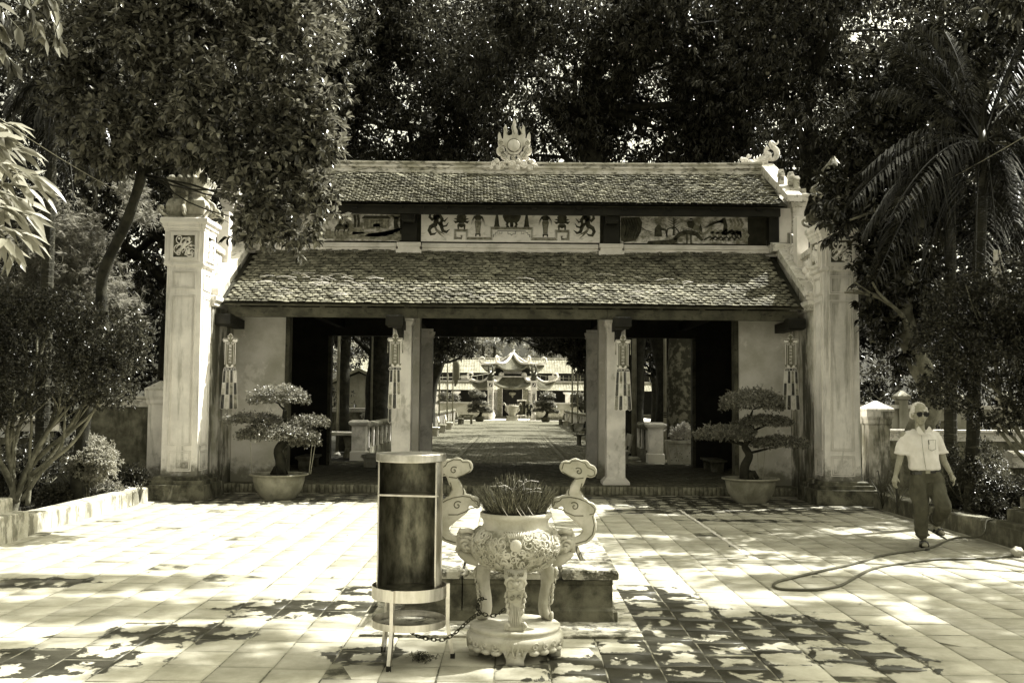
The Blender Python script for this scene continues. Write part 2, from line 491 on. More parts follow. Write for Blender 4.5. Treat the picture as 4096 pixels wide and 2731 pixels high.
# courtyard tiles: uv 0..1 across each tile; wet patches spread from the joints
def paver_mat():
    m, nt, bs, out = new_mat('courtyard_terracotta')
    v = pos_vec(nt)
    c = mixc(nt, ramp(nt, noise_tex(nt, v, 2.2, 9, 0.7), 0.3, 0.7), T(0.24), T(0.40))
    c = mixc(nt, nmath(nt,'MULTIPLY',ramp(nt, noise_tex(nt, pos_vec(nt,(1,2.5,1)), 14.0, 8, 0.7), 0.55, 0.75),0.5), c, T(0.24))
    r = piece_random(nt)
    k = nmath(nt, 'ADD', nmath(nt, 'MULTIPLY', r, 0.20), 0.90)
    vm = nd(nt, 'VectorMath', operation='SCALE'); nt.links.new(c, vm.inputs[0]); nt.links.new(k, vm.inputs[3]); c = vm.outputs[0]
    # distance from the tile's edge
    uv = nd(nt, 'UVMap'); sp = nd(nt, 'SeparateXYZ'); nt.links.new(uv.outputs[0], sp.inputs[0])
    ex = nmath(nt, 'ABSOLUTE', nmath(nt, 'SUBTRACT', sp.outputs[0], 0.5))
    ey = nmath(nt, 'ABSOLUTE', nmath(nt, 'SUBTRACT', sp.outputs[1], 0.5))
    e = nmath(nt, 'MAXIMUM', ex, ey)                       # 0 centre .. 0.5 edge
    grime = ramp(nt, nmath(nt,'ADD', e, nmath(nt,'MULTIPLY', noise_tex(nt, v, 9.0, 6, 0.7), 0.16)), 0.515, 0.60)
    c = mixc(nt, nmath(nt,'MULTIPLY',grime,0.35), c, T(0.14))
    c = mixc(nt, nmath(nt,'MULTIPLY',ramp(nt, noise_tex(nt, v, 0.9, 8, 0.7, 0.4), 0.52, 0.66),0.45), c, T(0.15))
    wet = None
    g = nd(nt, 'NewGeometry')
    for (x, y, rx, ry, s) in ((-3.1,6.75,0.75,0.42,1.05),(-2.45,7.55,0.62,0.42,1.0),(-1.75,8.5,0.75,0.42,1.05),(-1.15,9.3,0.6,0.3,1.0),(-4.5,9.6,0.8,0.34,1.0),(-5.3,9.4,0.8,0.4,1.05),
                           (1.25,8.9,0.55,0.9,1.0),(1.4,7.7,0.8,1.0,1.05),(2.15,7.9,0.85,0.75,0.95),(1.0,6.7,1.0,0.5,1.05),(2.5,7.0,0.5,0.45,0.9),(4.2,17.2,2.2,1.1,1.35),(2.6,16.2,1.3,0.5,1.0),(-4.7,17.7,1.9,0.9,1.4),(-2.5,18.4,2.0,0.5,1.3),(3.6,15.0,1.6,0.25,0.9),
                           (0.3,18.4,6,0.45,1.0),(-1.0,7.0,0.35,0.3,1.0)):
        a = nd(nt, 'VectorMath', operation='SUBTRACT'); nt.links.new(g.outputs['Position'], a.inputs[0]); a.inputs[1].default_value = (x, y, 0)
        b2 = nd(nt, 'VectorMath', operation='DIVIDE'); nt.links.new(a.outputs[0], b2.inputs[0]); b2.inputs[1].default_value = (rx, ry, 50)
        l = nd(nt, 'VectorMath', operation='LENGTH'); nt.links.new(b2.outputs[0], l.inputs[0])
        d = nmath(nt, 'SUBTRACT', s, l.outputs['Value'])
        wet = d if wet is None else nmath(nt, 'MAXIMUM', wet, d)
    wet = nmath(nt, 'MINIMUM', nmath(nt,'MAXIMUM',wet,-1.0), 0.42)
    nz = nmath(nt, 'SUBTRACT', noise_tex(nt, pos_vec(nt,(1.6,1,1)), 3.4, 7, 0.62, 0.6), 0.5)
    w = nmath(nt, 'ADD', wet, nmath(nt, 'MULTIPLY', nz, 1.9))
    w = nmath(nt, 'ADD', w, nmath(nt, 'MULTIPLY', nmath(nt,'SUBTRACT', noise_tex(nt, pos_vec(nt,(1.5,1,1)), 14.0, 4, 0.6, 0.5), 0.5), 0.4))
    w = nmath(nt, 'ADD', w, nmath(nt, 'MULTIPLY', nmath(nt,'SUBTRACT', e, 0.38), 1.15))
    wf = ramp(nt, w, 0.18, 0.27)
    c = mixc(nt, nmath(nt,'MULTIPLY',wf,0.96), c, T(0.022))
    nt.links.new(c, bs.inputs['Base Color'])
    rr = nd(nt, 'MapRange'); nt.links.new(wf, rr.inputs[0]); rr.inputs[3].default_value = 0.72; rr.inputs[4].default_value = 0.28
    nt.links.new(rr.outputs[0], bs.inputs['Roughness'])
    bs.inputs['Specular IOR Level'].default_value = 0.25
    bp = nd(nt, 'Bump'); bp.inputs['Strength'].default_value = 0.25; bp.inputs['Distance'].default_value = 0.01
    nt.links.new(noise_tex(nt, v, 26.0, 7, 0.7), bp.inputs['Height']); nt.links.new(bp.outputs[0], bs.inputs['Normal'])
    return m
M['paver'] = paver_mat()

# leaves
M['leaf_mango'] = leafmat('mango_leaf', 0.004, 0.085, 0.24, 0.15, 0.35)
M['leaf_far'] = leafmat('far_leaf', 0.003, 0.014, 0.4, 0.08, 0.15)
M['leaf_bright'] = leafmat('sun_painted_far_leaf', 0.12, 0.26, 0.5, 0.4)  # paler leaf colour stands in for sunlight on the far slope
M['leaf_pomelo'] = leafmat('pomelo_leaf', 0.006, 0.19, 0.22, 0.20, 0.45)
M['leaf_shade'] = leafmat('shade_painted_broad_leaf', 0.005, 0.045, 0.24, 0.15, 0.45)  # darkened leaf colour puts shade into the right fruit tree
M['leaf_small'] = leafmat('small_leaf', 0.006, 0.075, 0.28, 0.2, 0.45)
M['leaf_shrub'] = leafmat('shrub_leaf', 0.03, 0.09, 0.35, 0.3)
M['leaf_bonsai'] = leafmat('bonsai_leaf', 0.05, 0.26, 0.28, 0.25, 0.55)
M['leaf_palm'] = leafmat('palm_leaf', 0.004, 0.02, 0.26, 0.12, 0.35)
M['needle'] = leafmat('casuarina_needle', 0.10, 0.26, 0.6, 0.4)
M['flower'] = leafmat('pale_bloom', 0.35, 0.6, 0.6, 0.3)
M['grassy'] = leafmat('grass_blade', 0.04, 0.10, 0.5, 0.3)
M['leaf_near'] = leafmat('sun_painted_near_leaf', 0.12, 0.24, 0.35, 0.45, 0.7)  # brighter leaf colour puts the sun into the near left leaves
M['fruit'] = surf('green_fruit', 0.10, 0.16, 10, rough=0.5)
# ------------------------------------------------------------------ repeated pieces (tiles, bricks): the nearest as objects, the rest joined
def chamfer_piece(w, d, h, b=0.005):
    v = np.array([(-w/2,-d/2,-h),(w/2,-d/2,-h),(w/2,d/2,-h),(-w/2,d/2,-h),
                  (-w/2,-d/2,-b),(w/2,-d/2,-b),(w/2,d/2,-b),(-w/2,d/2,-b),
                  (-w/2+b,-d/2+b,0),(w/2-b,-d/2+b,0),(w/2-b,d/2-b,0),(-w/2+b,d/2-b,0)])
    f = np.array([(0,1,5,4),(1,2,6,5),(2,3,7,6),(3,0,4,7),(4,5,9,8),(5,6,10,9),(6,7,11,10),(7,4,8,11),(8,9,10,11)])
    return v, f

def set_uv(me, verts_uv):
    uvl = me.uv_layers.new(name='UVMap')
    n = len(me.loops); idx = np.empty(n, dtype=np.int32); me.loops.foreach_get('vertex_index', idx)
    uvl.data.foreach_set('uv', verts_uv[idx].astype(np.float32).ravel())

def pieces(name, base, items, mat, parent, nmax=300, key=None, uv=False, stuff_name=None):
    """items: (x, y, z, matrix3) list; base = (verts, faces) made once, shared by the single ones"""
    bv, bf = base
    if key: items = sorted(items, key=key)
    me = np_mesh(name, bv, bf); me.materials.append(mat)
    if uv:
        buv = np.stack([(bv[:,0]-bv[:,0].min())/np.ptp(bv[:,0]), (bv[:,1]-bv[:,1].min())/np.ptp(bv[:,1])], 1)
        set_uv(me, buv)
    for (p, m3) in items[:nmax]:
        o = bpy.data.objects.new(name, me); COL.objects.link(o)
        o.matrix_local = Matrix.Translation(p) @ m3.to_4x4()
        o.parent = parent
    rest = items[nmax:]
    if rest:
        n = len(bv)
        Ms = np.array([[list(r) for r in m3] for _, m3 in rest]); Ps = np.array([list(p) for p, _ in rest])
        vs = np.einsum('kij,nj->kni', Ms, bv) + Ps[:,None,:]
        fs = bf[None,:,:] + (np.arange(len(rest))*n)[:,None,None]
        me2 = np_mesh(stuff_name or name, vs.reshape(-1,3), fs.reshape(-1, bf.shape[1]))
        me2.materials.append(mat)
        if uv: set_uv(me2, np.tile(buv, (len(rest),1)))
        link(stuff_name or name, me2, None, parent, kind='stuff')

def in_view(x, y, m=0.3): return abs(x) < 0.515*y + m

# ------------------------------------------------------------------ ground
g = MB(); g.box(-400,400,-60,700,-1.0,-0.06)
g.build('ground', M['soil'], kind='structure')
# raised garden soil beside the courtyard, behind the kerbs
soil = MB(); n_ = 46
def soil_sheet(x0, x1, y0, y1, zf, nx, ny):
    vs = []; fs = []
    for j in range(ny+1):
        for i in range(nx+1):
            x = lerp(x0,x1,i/nx); y = lerp(y0,y1,j/ny)
            vs.append((x, y, zf(x,y)))
    for j in range(ny):
        for i in range(nx):
            a = j*(nx+1)+i; fs.append((a,a+1,a+nx+2,a+nx+1))
    m = MB(); m.add(vs, fs); return m
def gz(x, y):
    return 0.06 + 0.035*math.sin(x*2.1+y*1.3) + 0.03*math.sin(x*4.7-y*3.1) + 0.02*math.sin(9*x+2*y)
for k, (a, b) in enumerate(((-30,-6.42),(6.42,30))):
    m = soil_sheet(a, b, 2, 26, gz, 60, 60)
    m.build('garden_soil', M['soil'], smooth=True, kind='structure')

# ------------------------------------------------------------------ courtyard paving
cy = MB(); cy.box(-6.25,6.25,-6,18.95,-0.05,-0.004)
court = cy.build('courtyard_pavement', M['joint'], kind='structure')
items = []
cw = 0.362; gap = 0.0095
nx = int(12.5/cw)+1
for i in range(nx):
    x = -6.25 + cw*(i+0.5)
    yy = -2.0 + random.random()*cw
    while yy < 18.9:
        d = cw
        if x < 6.25 and yy + d/2 < 18.98 and not (abs(x) < 0.80 and 8.2 < yy < 9.7):
            rz = random.gauss(0, 0.006)
            m3 = Euler((random.gauss(0,0.004), random.gauss(0,0.004), rz)).to_matrix()
            items.append((Vector((x + random.gauss(0,0.002), yy, random.gauss(0,0.0018))), m3))
        yy += cw
far = lambda it: it[0].y if (in_view(it[0].x, it[0].y, 0.1) and it[0].y > 6.0) else 100 + abs(it[0].y-6)
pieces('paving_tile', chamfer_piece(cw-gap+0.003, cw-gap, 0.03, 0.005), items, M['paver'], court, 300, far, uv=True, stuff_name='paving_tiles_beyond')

# strips of pale lime drawn and splashed on the paving
mk = MB()
def ground_line(p0, p1, w=0.03, z=0.006):
    p0 = Vector(p0); p1 = Vector(p1); d = (p1-p0); L = d.length; d.normalize(); nn = Vector((-d.y, d.x, 0))
    k = int(L/0.12)+1
    vs = []; fs = []
    for i in range(k+1):
        p = p0.lerp(p1, i/k) + nn*random.gauss(0,0.006)
        ww = w*random.uniform(0.55,1.2)/2
        vs += [p+nn*ww+V(0,0,z), p-nn*ww+V(0,0,z)]
    fs = [(2*i,2*i+1,2*i+3,2*i+2) for i in range(k)]
    mk.add(vs, fs)
A = gnd(2717,2038); B = gnd(3005,2230)
ground_line(A, B, 0.05)
ground_line(gnd(2370,2035), A, 0.03); ground_line(A, gnd(3050,2046), 0.03); ground_line(gnd(2930,2057), gnd(3450,2082), 0.025)
ground_line(gnd(2450,2229), gnd(2970,2234), 0.03); ground_line(gnd(2380,2054), gnd(2930,2062), 0.025)
mk.build('lime_marking', M['white_far'], court)

# ------------------------------------------------------------------ low kerb walls at both sides of the courtyard
def kerb(side, mat):
    x0, x1 = (-6.42, -6.14) if side < 0 else (6.14, 6.42)
    root = None
    y = 1.5; k = 0
    segs = []
    while y < 17.0:
        L = 1.05 if side > 0 else 2.4
        y2 = min(y+L, 17.05)
        segs.append((y, y2)); y = y2
    root = thing('kerb_wall', 'pale sunlit low kerb wall along the left side of the courtyard' if side < 0 else 'dark mossy low kerb wall along the right side of the courtyard, behind the walking man',
                 'kerb', ((x0+x1)/2, 9.3, 0))
    for (a, b) in segs:
        m = MB(); w0 = random.gauss(0,0.004)
        m.stack((x0+x1)/2, (a+b)/2, [(0.145,(b-a)/2-0.006,-0.02),(0.142,(b-a)/2-0.006,0.225+w0),(0.128,(b-a)/2-0.016,0.243+w0),(0.10,(b-a)/2-0.03,0.25+w0)])
        local(m, root.location).build('kerb_block', mat, root)
    m = MB(); m.box(x0+0.02,x1-0.02,1.5,17.0,0,0.215)
    local(m, root.location).build('core', M['joint'] if side < 0 else M['white_far'], root)
    return root
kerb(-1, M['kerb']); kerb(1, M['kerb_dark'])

# ------------------------------------------------------------------ the gate's floor, edged with upright bricks
fl = MB(); fl.box(-5.45,5.45,18.98,26.0,-0.05,0.142)
gate_floor = fl.build('gate_floor', M['mortar'], kind='structure')
items = []
x = -5.42
while x < 5.4:
    m3 = Euler((random.gauss(0,0.01)+R(90), random.gauss(0,0.015), 0)).to_matrix()
    items.append((Vector((x+0.035, 18.955+random.gauss(0,0.003), 0.073)), m3)); x += 0.0795
pieces('edge_brick', chamfer_piece(0.068, 0.148, 0.06, 0.006), items, M['brick'], gate_floor, 300)
items = []
y = 19.05; row = 0
while y < 25.98:
    x = -5.42 + (0.11 if row % 2 else 0)
    while x < 5.38:
        items.append((Vector((x+0.105, y+0.05, 0.150+random.gauss(0,0.0015))), Euler((random.gauss(0,0.004),random.gauss(0,0.004),random.gauss(0,0.004))).to_matrix())); x += 0.222
    y += 0.112; row += 1
pieces('floor_brick', chamfer_piece(0.208, 0.098, 0.02, 0.005), items, M['brick_path'], gate_floor, 160, lambda it: it[0].y + 0.3*abs(it[0].x), stuff_name='floor_bricks_beyond')

# ------------------------------------------------------------------ brick walkway beyond the gate
pb = MB(); pb.box(-4.35,4.35,26.0,88.0,-0.05,-0.004)
path = pb.build('brick_walkway', M['mortar'], kind='structure')
items = []
y = 26.05; row = 0
while y < 48:
    for (xa, xb) in ((-4.3,-1.72),(-1.58,1.52),(1.66,4.3)):
        x = xa + (0.0 if row % 2 else 0.11)
        while x + 0.2 < xb:
            items.append((Vector((x+0.105, y+0.05, 0.006+random.gauss(0,0.002))), Euler((random.gauss(0,0.006),random.gauss(0,0.006),random.gauss(0,0.006))).to_matrix())); x += 0.222
    y += 0.112; row += 1
pieces('walkway_brick', chamfer_piece(0.206, 0.097, 0.02, 0.006), items, M['brick_path'], path, 140, lambda it: it[0].y + 0.3*abs(it[0].x), stuff_name='walkway_bricks_beyond')
for xx in (-1.65, 1.59):
    m = MB(); m.box(xx-0.055,xx+0.055,26.0,88,-0.02,0.012); m.build('border_strip', M['brick_path'], path)
m = MB(); m.box(-4.3,4.3,48.0,87.9,-0.03,0.003); m.build('far_brickwork', surf('far_brick_path',0.06,0.13,7,stain=0.05,sscale=2,slo=0.5,shi=0.7,samt=0.5,streak=1,bump=0.3), path)
m = MB(); m.box(-14,14,88.0,118,-0.05,0.02); m.build('temple_forecourt', surf('pale_forecourt',0.55,0.68,3), kind='structure')
# fallen leaves on the walkway
pl = MB()
for _ in range(160):
    x = random.uniform(-4,4); y = random.uniform(27,86) if random.random()<0.6 else random.uniform(70,87); a = random.random()*6.28; s = random.uniform(0.05,0.10)
    c = Vector((x,y,0.02)); u = Vector((math.cos(a),math.sin(a),0.15))*s; w = Vector((-math.sin(a),math.cos(a),0.1))*s*0.4
    pl.add([c-u,c+w,c+u,c-w],[(0,1,2,3)])
for _ in range(90):
    x = random.uniform(-5.8,5.8); y = random.uniform(7,18.6); a = random.random()*6.28; s = random.uniform(0.012,0.035)
    c = Vector((x,y,0.012)); u = Vector((math.cos(a),math.sin(a),0.2))*s; w = Vector((-math.sin(a),math.cos(a),0.1))*s*0.4
    pl.add([c-u,c+w,c+u,c-w],[(0,1,2,3)])
pl.build('fallen_leaves', M['bark_dark'], label='dry dark leaves scattered over the walkway and the courtyard paving', cat='leaf litter', kind='stuff')

# ------------------------------------------------------------------ the gate
G0 = Vector((0, 22.05, 0.0))
gate = thing('temple_gate', 'two-tiered tiled temple gate with three openings, painted frieze and flaming sun on its ridge', 'temple gate', G0)
def gb(mb, name, mat, smooth=False, parent=None, **k):
    return local(mb, G0).build(name, mat, parent or gate, smooth, **k)

def roof_tile_base():
    w = 0.0635
    xs = [-w, -w*0.72, 0, w*0.72, w]
    def row(y, bend, tip):
        out = []
        for x in xs:
            yy = y
            if tip: yy = y + 0.034*(abs(x)/w)**2.2
            z = 0.0 + bend + 0.004*(1-(x/w)**2)
            out.append((x, yy, z))
        return out
    top = row(0.03,0,0) + row(-0.08,0.001,0) + row(-0.125,0.006,1) + row(-0.152,0.017,1)
    v = list(top)
    f = []
    for r in range(3):
        for k in range(4):
            a = 5*r+k; f.append((a,a+5,a+6,a+1))
    o = len(v)
    th = 0.015
    v += [(x,y,z-th) for (x,y,z) in top[15:20]]               # under the nose
    for k in range(4): f.append((15+k, o+k, o+k+1, 16+k))
    l = len(v); v += [(x,y,z-th) for (x,y,z) in (top[5],top[10],top[9],top[14])]
    f += [(5,l,l+1,10),(10,l+1,o,15),(9,14,l+3,l+2),(14,19,o+4,l+3)]
    return np.array(v), np.array(f)
TILE = roof_tile_base()

def tiled_slope(y_eave, z_eave, y_top, z_top, hx0, hx1, parent, sag=0.05, nmax=300, lift=0.0, sel=None):
    """front slope; hx0 half width at the eave, hx1 at the top"""
    L = math.hypot(y_top-y_eave, z_top-z_eave); rows = int(L/0.113)
    items = []
    def P(t): return (lerp(y_eave,y_top,t), lerp(z_eave,z_top,t) - sag*math.sin(math.pi*t))
    for r in range(rows+1):
        t = (r*0.113 + 0.13)/L
        if t > 1.02: break
        ya, za = P(t); yb, zb = P(t+0.02)
        th = math.atan2(zb-za, yb-ya) - 0.085
        hx = lerp(hx0, hx1, t)
        n = int(2*hx/0.136); off = (r % 2)*0.068
        wob = random.uniform(0, 6)
        for k in range(n):
            x = -hx + 0.068 + off + k*0.136
            if x > hx - 0.05: continue
            z = za + lift*(abs(x)/hx)**4 + 0.010*math.sin(x*0.9+r*0.2+wob*0.1) + random.gauss(0,0.003)
            m3 = (Matrix.Rotation(th + random.gauss(0,0.03), 3, 'X') @ Matrix.Rotation(random.gauss(0,0.035), 3, 'Z') @ Matrix.Rotation(random.gauss(0,0.03), 3, 'Y'))
            items.append((Vector((x + random.gauss(0,0.004), ya + random.gauss(0,0.005), z)) - G0, m3))
    return items

# lower roof
lower = thing('lower_roof', None, None); lower.parent = gate
it = tiled_slope(18.36, 3.53, 20.48, 4.84, 5.33, 5.28, lower)
pieces('roof_tile', TILE, it, M['tile'], lower, 300, lambda a: a[0].y, stuff_name='roof_tiles_beyond')
def slope_slab(ya, za, yb, zb, hx, t, name, mat, parent, dz=-0.03):
    m = MB(); m.prism([(ya,za+dz),(yb,zb+dz),(yb,zb+dz-t),(ya,za+dz-t)], 'x', -hx, hx); gb(m, name, mat, parent=parent)
slope_slab(18.44,3.56,20.5,4.79,5.4,0.05,'roof_boards',M['roof_under'],lower)
slope_slab(25.8,3.53,23.6,4.84,5.4,0.06,'rear_slope',M['tile'],lower,0.0)
# upper roof
upper = thing('upper_roof', None, None); upper.parent = gate
it = tiled_slope(19.78, 5.70, 22.0, 6.83, 5.42, 5.52, upper, sag=0.04, lift=0.02)
pieces('roof_tile', TILE, it, M['tile'], upper, 300, lambda a: a[0].y, stuff_name='roof_tiles_beyond')
slope_slab(19.86,5.72,22.02,6.80,5.5,0.05,'roof_boards',M['roof_under'],upper)
slope_slab(24.32,5.70,22.08,6.83,5.5,0.06,'rear_slope',M['tile'],upper,0.0)

# loose straw and a broken tile lying on the lower roof
st = MB()
for _ in range(70):
    x = random.uniform(-4.9,4.5) if random.random()<0.75 else random.uniform(-4.9,-2.5)
    t = random.uniform(0.06,0.5); c = Vector((x, lerp(18.36,20.48,t), lerp(3.53,4.84,t)+0.035)); a = random.uniform(-0.5,0.5); l = random.uniform(0.06,0.2)
    u = Vector((math.cos(a), math.sin(a)*0.9, math.sin(a)*0.5))*l
    st.tube([c-u, c+V(0,0,0.02), c+u], 0.004, 4)
gb(st, 'straw', M['gold_text'], kind='stuff')

# eave timbers
def beam(x0,x1,y0,y1,z0,z1,name='eave_beam',mat=None,parent=None):
    m = MB(); m.box(x0,x1,y0,y1,z0,z1); return gb(m, name, mat or M['wood'], parent=parent)
for k in range(3):
    xa = -5.3 + k*3.54; beam(xa, xa+3.535, 18.56, 18.68, 3.275, 3.455)
beam(-5.34,5.34,18.42,18.52,3.475,3.50,'fascia')
for k in range(14):
    x = -5.1 + k*0.785; m = MB(); m.box(x-0.045,x+0.045,18.50,19.6,3.452,3.52); gb(m,'rafter_end',M['wood'])
for x in (-5.32,-2.16,2.03,5.22):
    m = MB(); m.stack(0,0,[(0.13,0.13,0),(0.16,0.16,0.03),(0.16,0.16,0.19),(0.14,0.14,0.215)])
    mm = MB(); mm.join(m, Matrix.Translation((x,18.42,3.09)) )
    mm.box(x-0.09,x+0.09,18.55,19.9,3.1,3.27)
    gb(mm,'bracket_block',M['wood_dark'])
for x in (-2.14,2.03):   # curved brace behind the block
    m = MB(); m.prism([(18.55,3.27),(19.3,3.27),(19.3,2.9),(19.15,2.98),(18.85,3.1)],'x',x-0.05,x+0.05); gb(m,'brace',M['wood_dark'])
# front columns, white, with plinth and flared capital
for x in (-2.14,2.03):
    m = MB(); m.stack(x, 19.62, [(0.26,0.26,0.148),(0.26,0.26,0.20),(0.20,0.20,0.27),(0.18,0.18,0.29),(0.18,0.18,3.2),(0.22,0.22,3.27),(0.22,0.22,3.44)])
    gb(m,'front_column',M['column'])
    m = MB(); m.stack(x+(-0.0 if x>0 else 0.0), 21.2, [(0.24,0.24,0.148),(0.24,0.24,0.20),(0.2,0.2,0.26),(0.2,0.2,4.4)]); gb(m,'middle_column',M['plaster_ochre'])
    m = MB(); m.stack(x, 24.75, [(0.23,0.23,0.148),(0.23,0.23,0.22),(0.18,0.18,0.26),(0.18,0.18,3.28),(0.23,0.23,3.34),(0.25,0.25,3.42),(0.20,0.20,3.43),(0.20,0.20,3.5)]); gb(m,'rear_column',M['column'])
# beams inside, ceiling joists
for (y,z0,z1) in ((19.62,3.44,3.7),(21.2,3.5,3.8),(24.75,3.32,3.62)):
    beam(-5.44,5.44,y-0.11,y+0.11,z0,z1,'lintel',M['wood_dark'])
beam(-5.44,5.44,24.66,24.84,3.62,4.5,'rear_wall',M['wood_dark'])
for k in range(9):
    x = -0.9+ k*0.24; beam(x-0.05,x+0.05,24.52,24.62,3.42,3.56,'joist_end',M['roof_under'])
for x in (-4.2,-2.14,2.03,4.2): beam(x-0.08,x+0.08,19.75,24.6,3.5,3.68,'tie_beam',M['wood_dark'])
# end panels in front and behind
for s in (-1,1):
    m = MB(); m.prism([(s*5.44,0.148),(s*4.42,0.148),(s*4.42,3.4),(s*5.44,3.4)],'y',19.5,19.72); gb(m,'front_panel',M['plaster_ochre'])
    m = MB(); m.prism([(s*4.418,0.148),(s*4.34,0.148),(s*4.34,3.4),(s*4.418,3.4)],'y',19.48,19.74); gb(m,'door_post',M['wood'])
    m = MB(); m.prism([(s*5.44,0.148),(s*4.52,0.148),(s*4.52,3.32),(s*5.44,3.32)],'y',24.6,24.8); gb(m,'rear_panel',M['wood_dark'])
    m = MB(); m.prism([(s*4.518,0.148),(s*4.44,0.148),(s*4.44,3.32),(s*4.518,3.32)],'y',24.56,24.82); gb(m,'rear_post',M['wood'])
    m = MB(); m.stack(s*5.33, 20.35, [(0.1,0.12,4.97),(0.1,0.12,5.6)]); gb(m,'upper_post',M['wood_dark'])
# end walls
for s in (-1,1):
    prof = [(18.12,-0.02),(26.0,-0.02),(26.0,3.45),(23.6,4.78),(23.6,5.75),(22.05,6.92),(20.45,5.75),(20.45,4.78),(18.12,3.45)]
    m = MB(); m.prism(prof,'x',s*5.45,s*5.74); gb(m,'end_wall',M['plaster_old'])
    m = MB(); m.stack(s*5.60, 18.72, [(0.17,0.62,3.42),(0.20,0.65,3.44),(0.20,0.65,3.49),(0.24,0.69,3.53),(0.24,0.69,3.60),(0.21,0.66,3.615)]); gb(m,'wall_cornice',M['coping'])
    def cop(pts, xa, xb, name='coping'):
        m = MB(); m.prism(pts,'x',s*xa,s*xb); gb(m,name,M['coping'])
    cop([(18.10,3.62),(18.10,3.75),(20.12,4.90),(20.12,4.72)],5.345,5.70)
    cop([(20.02,4.80),(20.02,4.95),(20.62,5.12),(20.62,4.80)],5.25,5.72)
    cop([(19.86,5.78),(19.86,5.92),(22.05,7.08),(22.05,6.86)],5.50,5.80,'upper_coping')
    cop([(24.24,5.78),(24.24,5.92),(22.06,7.08),(22.06,6.86)],5.50,5.80,'upper_coping')
    cop([(25.95,3.5),(25.95,3.66),(23.6,4.98),(23.6,4.8)],5.345,5.75,'coping')
    m = MB(); m.stack(s*5.57,20.42,[(0.13,0.16,5.0),(0.13,0.16,5.72)]); gb(m,'pier',M['plaster_clean'])
    m = MB(); m.stack(s*5.80,20.30,[(0.11,0.18,4.3),(0.11,0.18,5.62),(0.13,0.2,5.68),(0.18,0.24,5.86),(0.18,0.24,5.92),(0.2,0.26,5.94),(0.2,0.26,5.98),(0.15,0.2,6.0),(0.15,0.2,6.1)]); gb(m,'bracket_pier',M['ridge'])
    m = MB()
    for (dx,dy,h) in ((-0.16,0.25,0.52),(0.0,0.05,0.42),(0.08,-0.1,0.3)):
        m.stack(s*(5.72)+s*dx*0.9,20.35+dy,[(0.05,0.07,6.08),(0.065,0.09,6.12),(0.05,0.07,6.16),(0.05,0.07,6.08+h*0.7),(0.065,0.085,6.08+h*0.76),(0.04,0.05,6.08+h)])
    gb(m,'gable_ornament',M['ridge'])

# cornice band and painted frieze
def sweep_x(prof, x0, x1, zf=None, n=1):
    m = MB(); k = len(prof); vs = []; fs = []
    for i in range(n+1):
        x = lerp(x0,x1,i/n); dz = zf(x) if zf else 0
        vs += [(x,p[0],p[1]+dz) for p in prof]
    for i in range(n):
        for j in range(k):
            a = i*k+j; b = i*k+(j+1)%k; fs.append((a,b,b+k,a+k))
    fs += [tuple(range(k)), tuple(range((n+1)*k-1,n*k-1,-1))]
    return m.add(vs, fs)
cp = [(20.75,4.74),(20.40,4.74),(20.40,4.81),(20.44,4.83),(20.44,4.87),(20.41,4.885),(20.41,4.925),(20.46,4.94),(20.46,4.975),(20.75,4.975)]
for (a,b) in ((-5.42,-2.40),(-1.87,1.76),(2.29,5.42)): gb(sweep_x(cp,a,b),'cornice',M['plaster_clean'])
for x in (-2.135,2.025):
    m = MB(); m.box(x-0.262,x+0.262,20.34,20.75,4.72,4.83); m.box(x-0.225,x+0.225,20.36,20.75,4.832,4.89); m.box(x-0.245,x+0.245,20.35,20.75,4.892,4.976); gb(m,'cornice_block',M['plaster_clean'])
    beam(x-0.16,x+0.16,20.42,20.58,4.978,5.62,'frieze_post',M['wood_dark'])
    m = MB(); m.stack(x,20.26,[(0.10,0.11,5.36),(0.13,0.13,5.40),(0.13,0.13,5.58)]); gb(m,'frieze_bracket',M['wood_dark'])
m = MB(); m.box(-5.42,5.42,20.56,20.74,4.9,5.9); gb(m,'frieze_wall',M['roof_under'])
for k in range(3): beam(-5.4+k*3.6,-5.4+k*3.6+3.595,19.98,20.10,5.50,5.66,'upper_eave_beam',M['wood_dark'])
beam(-5.44,5.44,19.86,19.94,5.655,5.685,'fascia',M['wood_dark'])
for k in range(12):
    x = -5.0+k*0.905; m = MB(); m.box(x-0.05,x+0.05,19.92,20.6,5.60,5.68); gb(m,'rafter_end',M['wood_dark'])

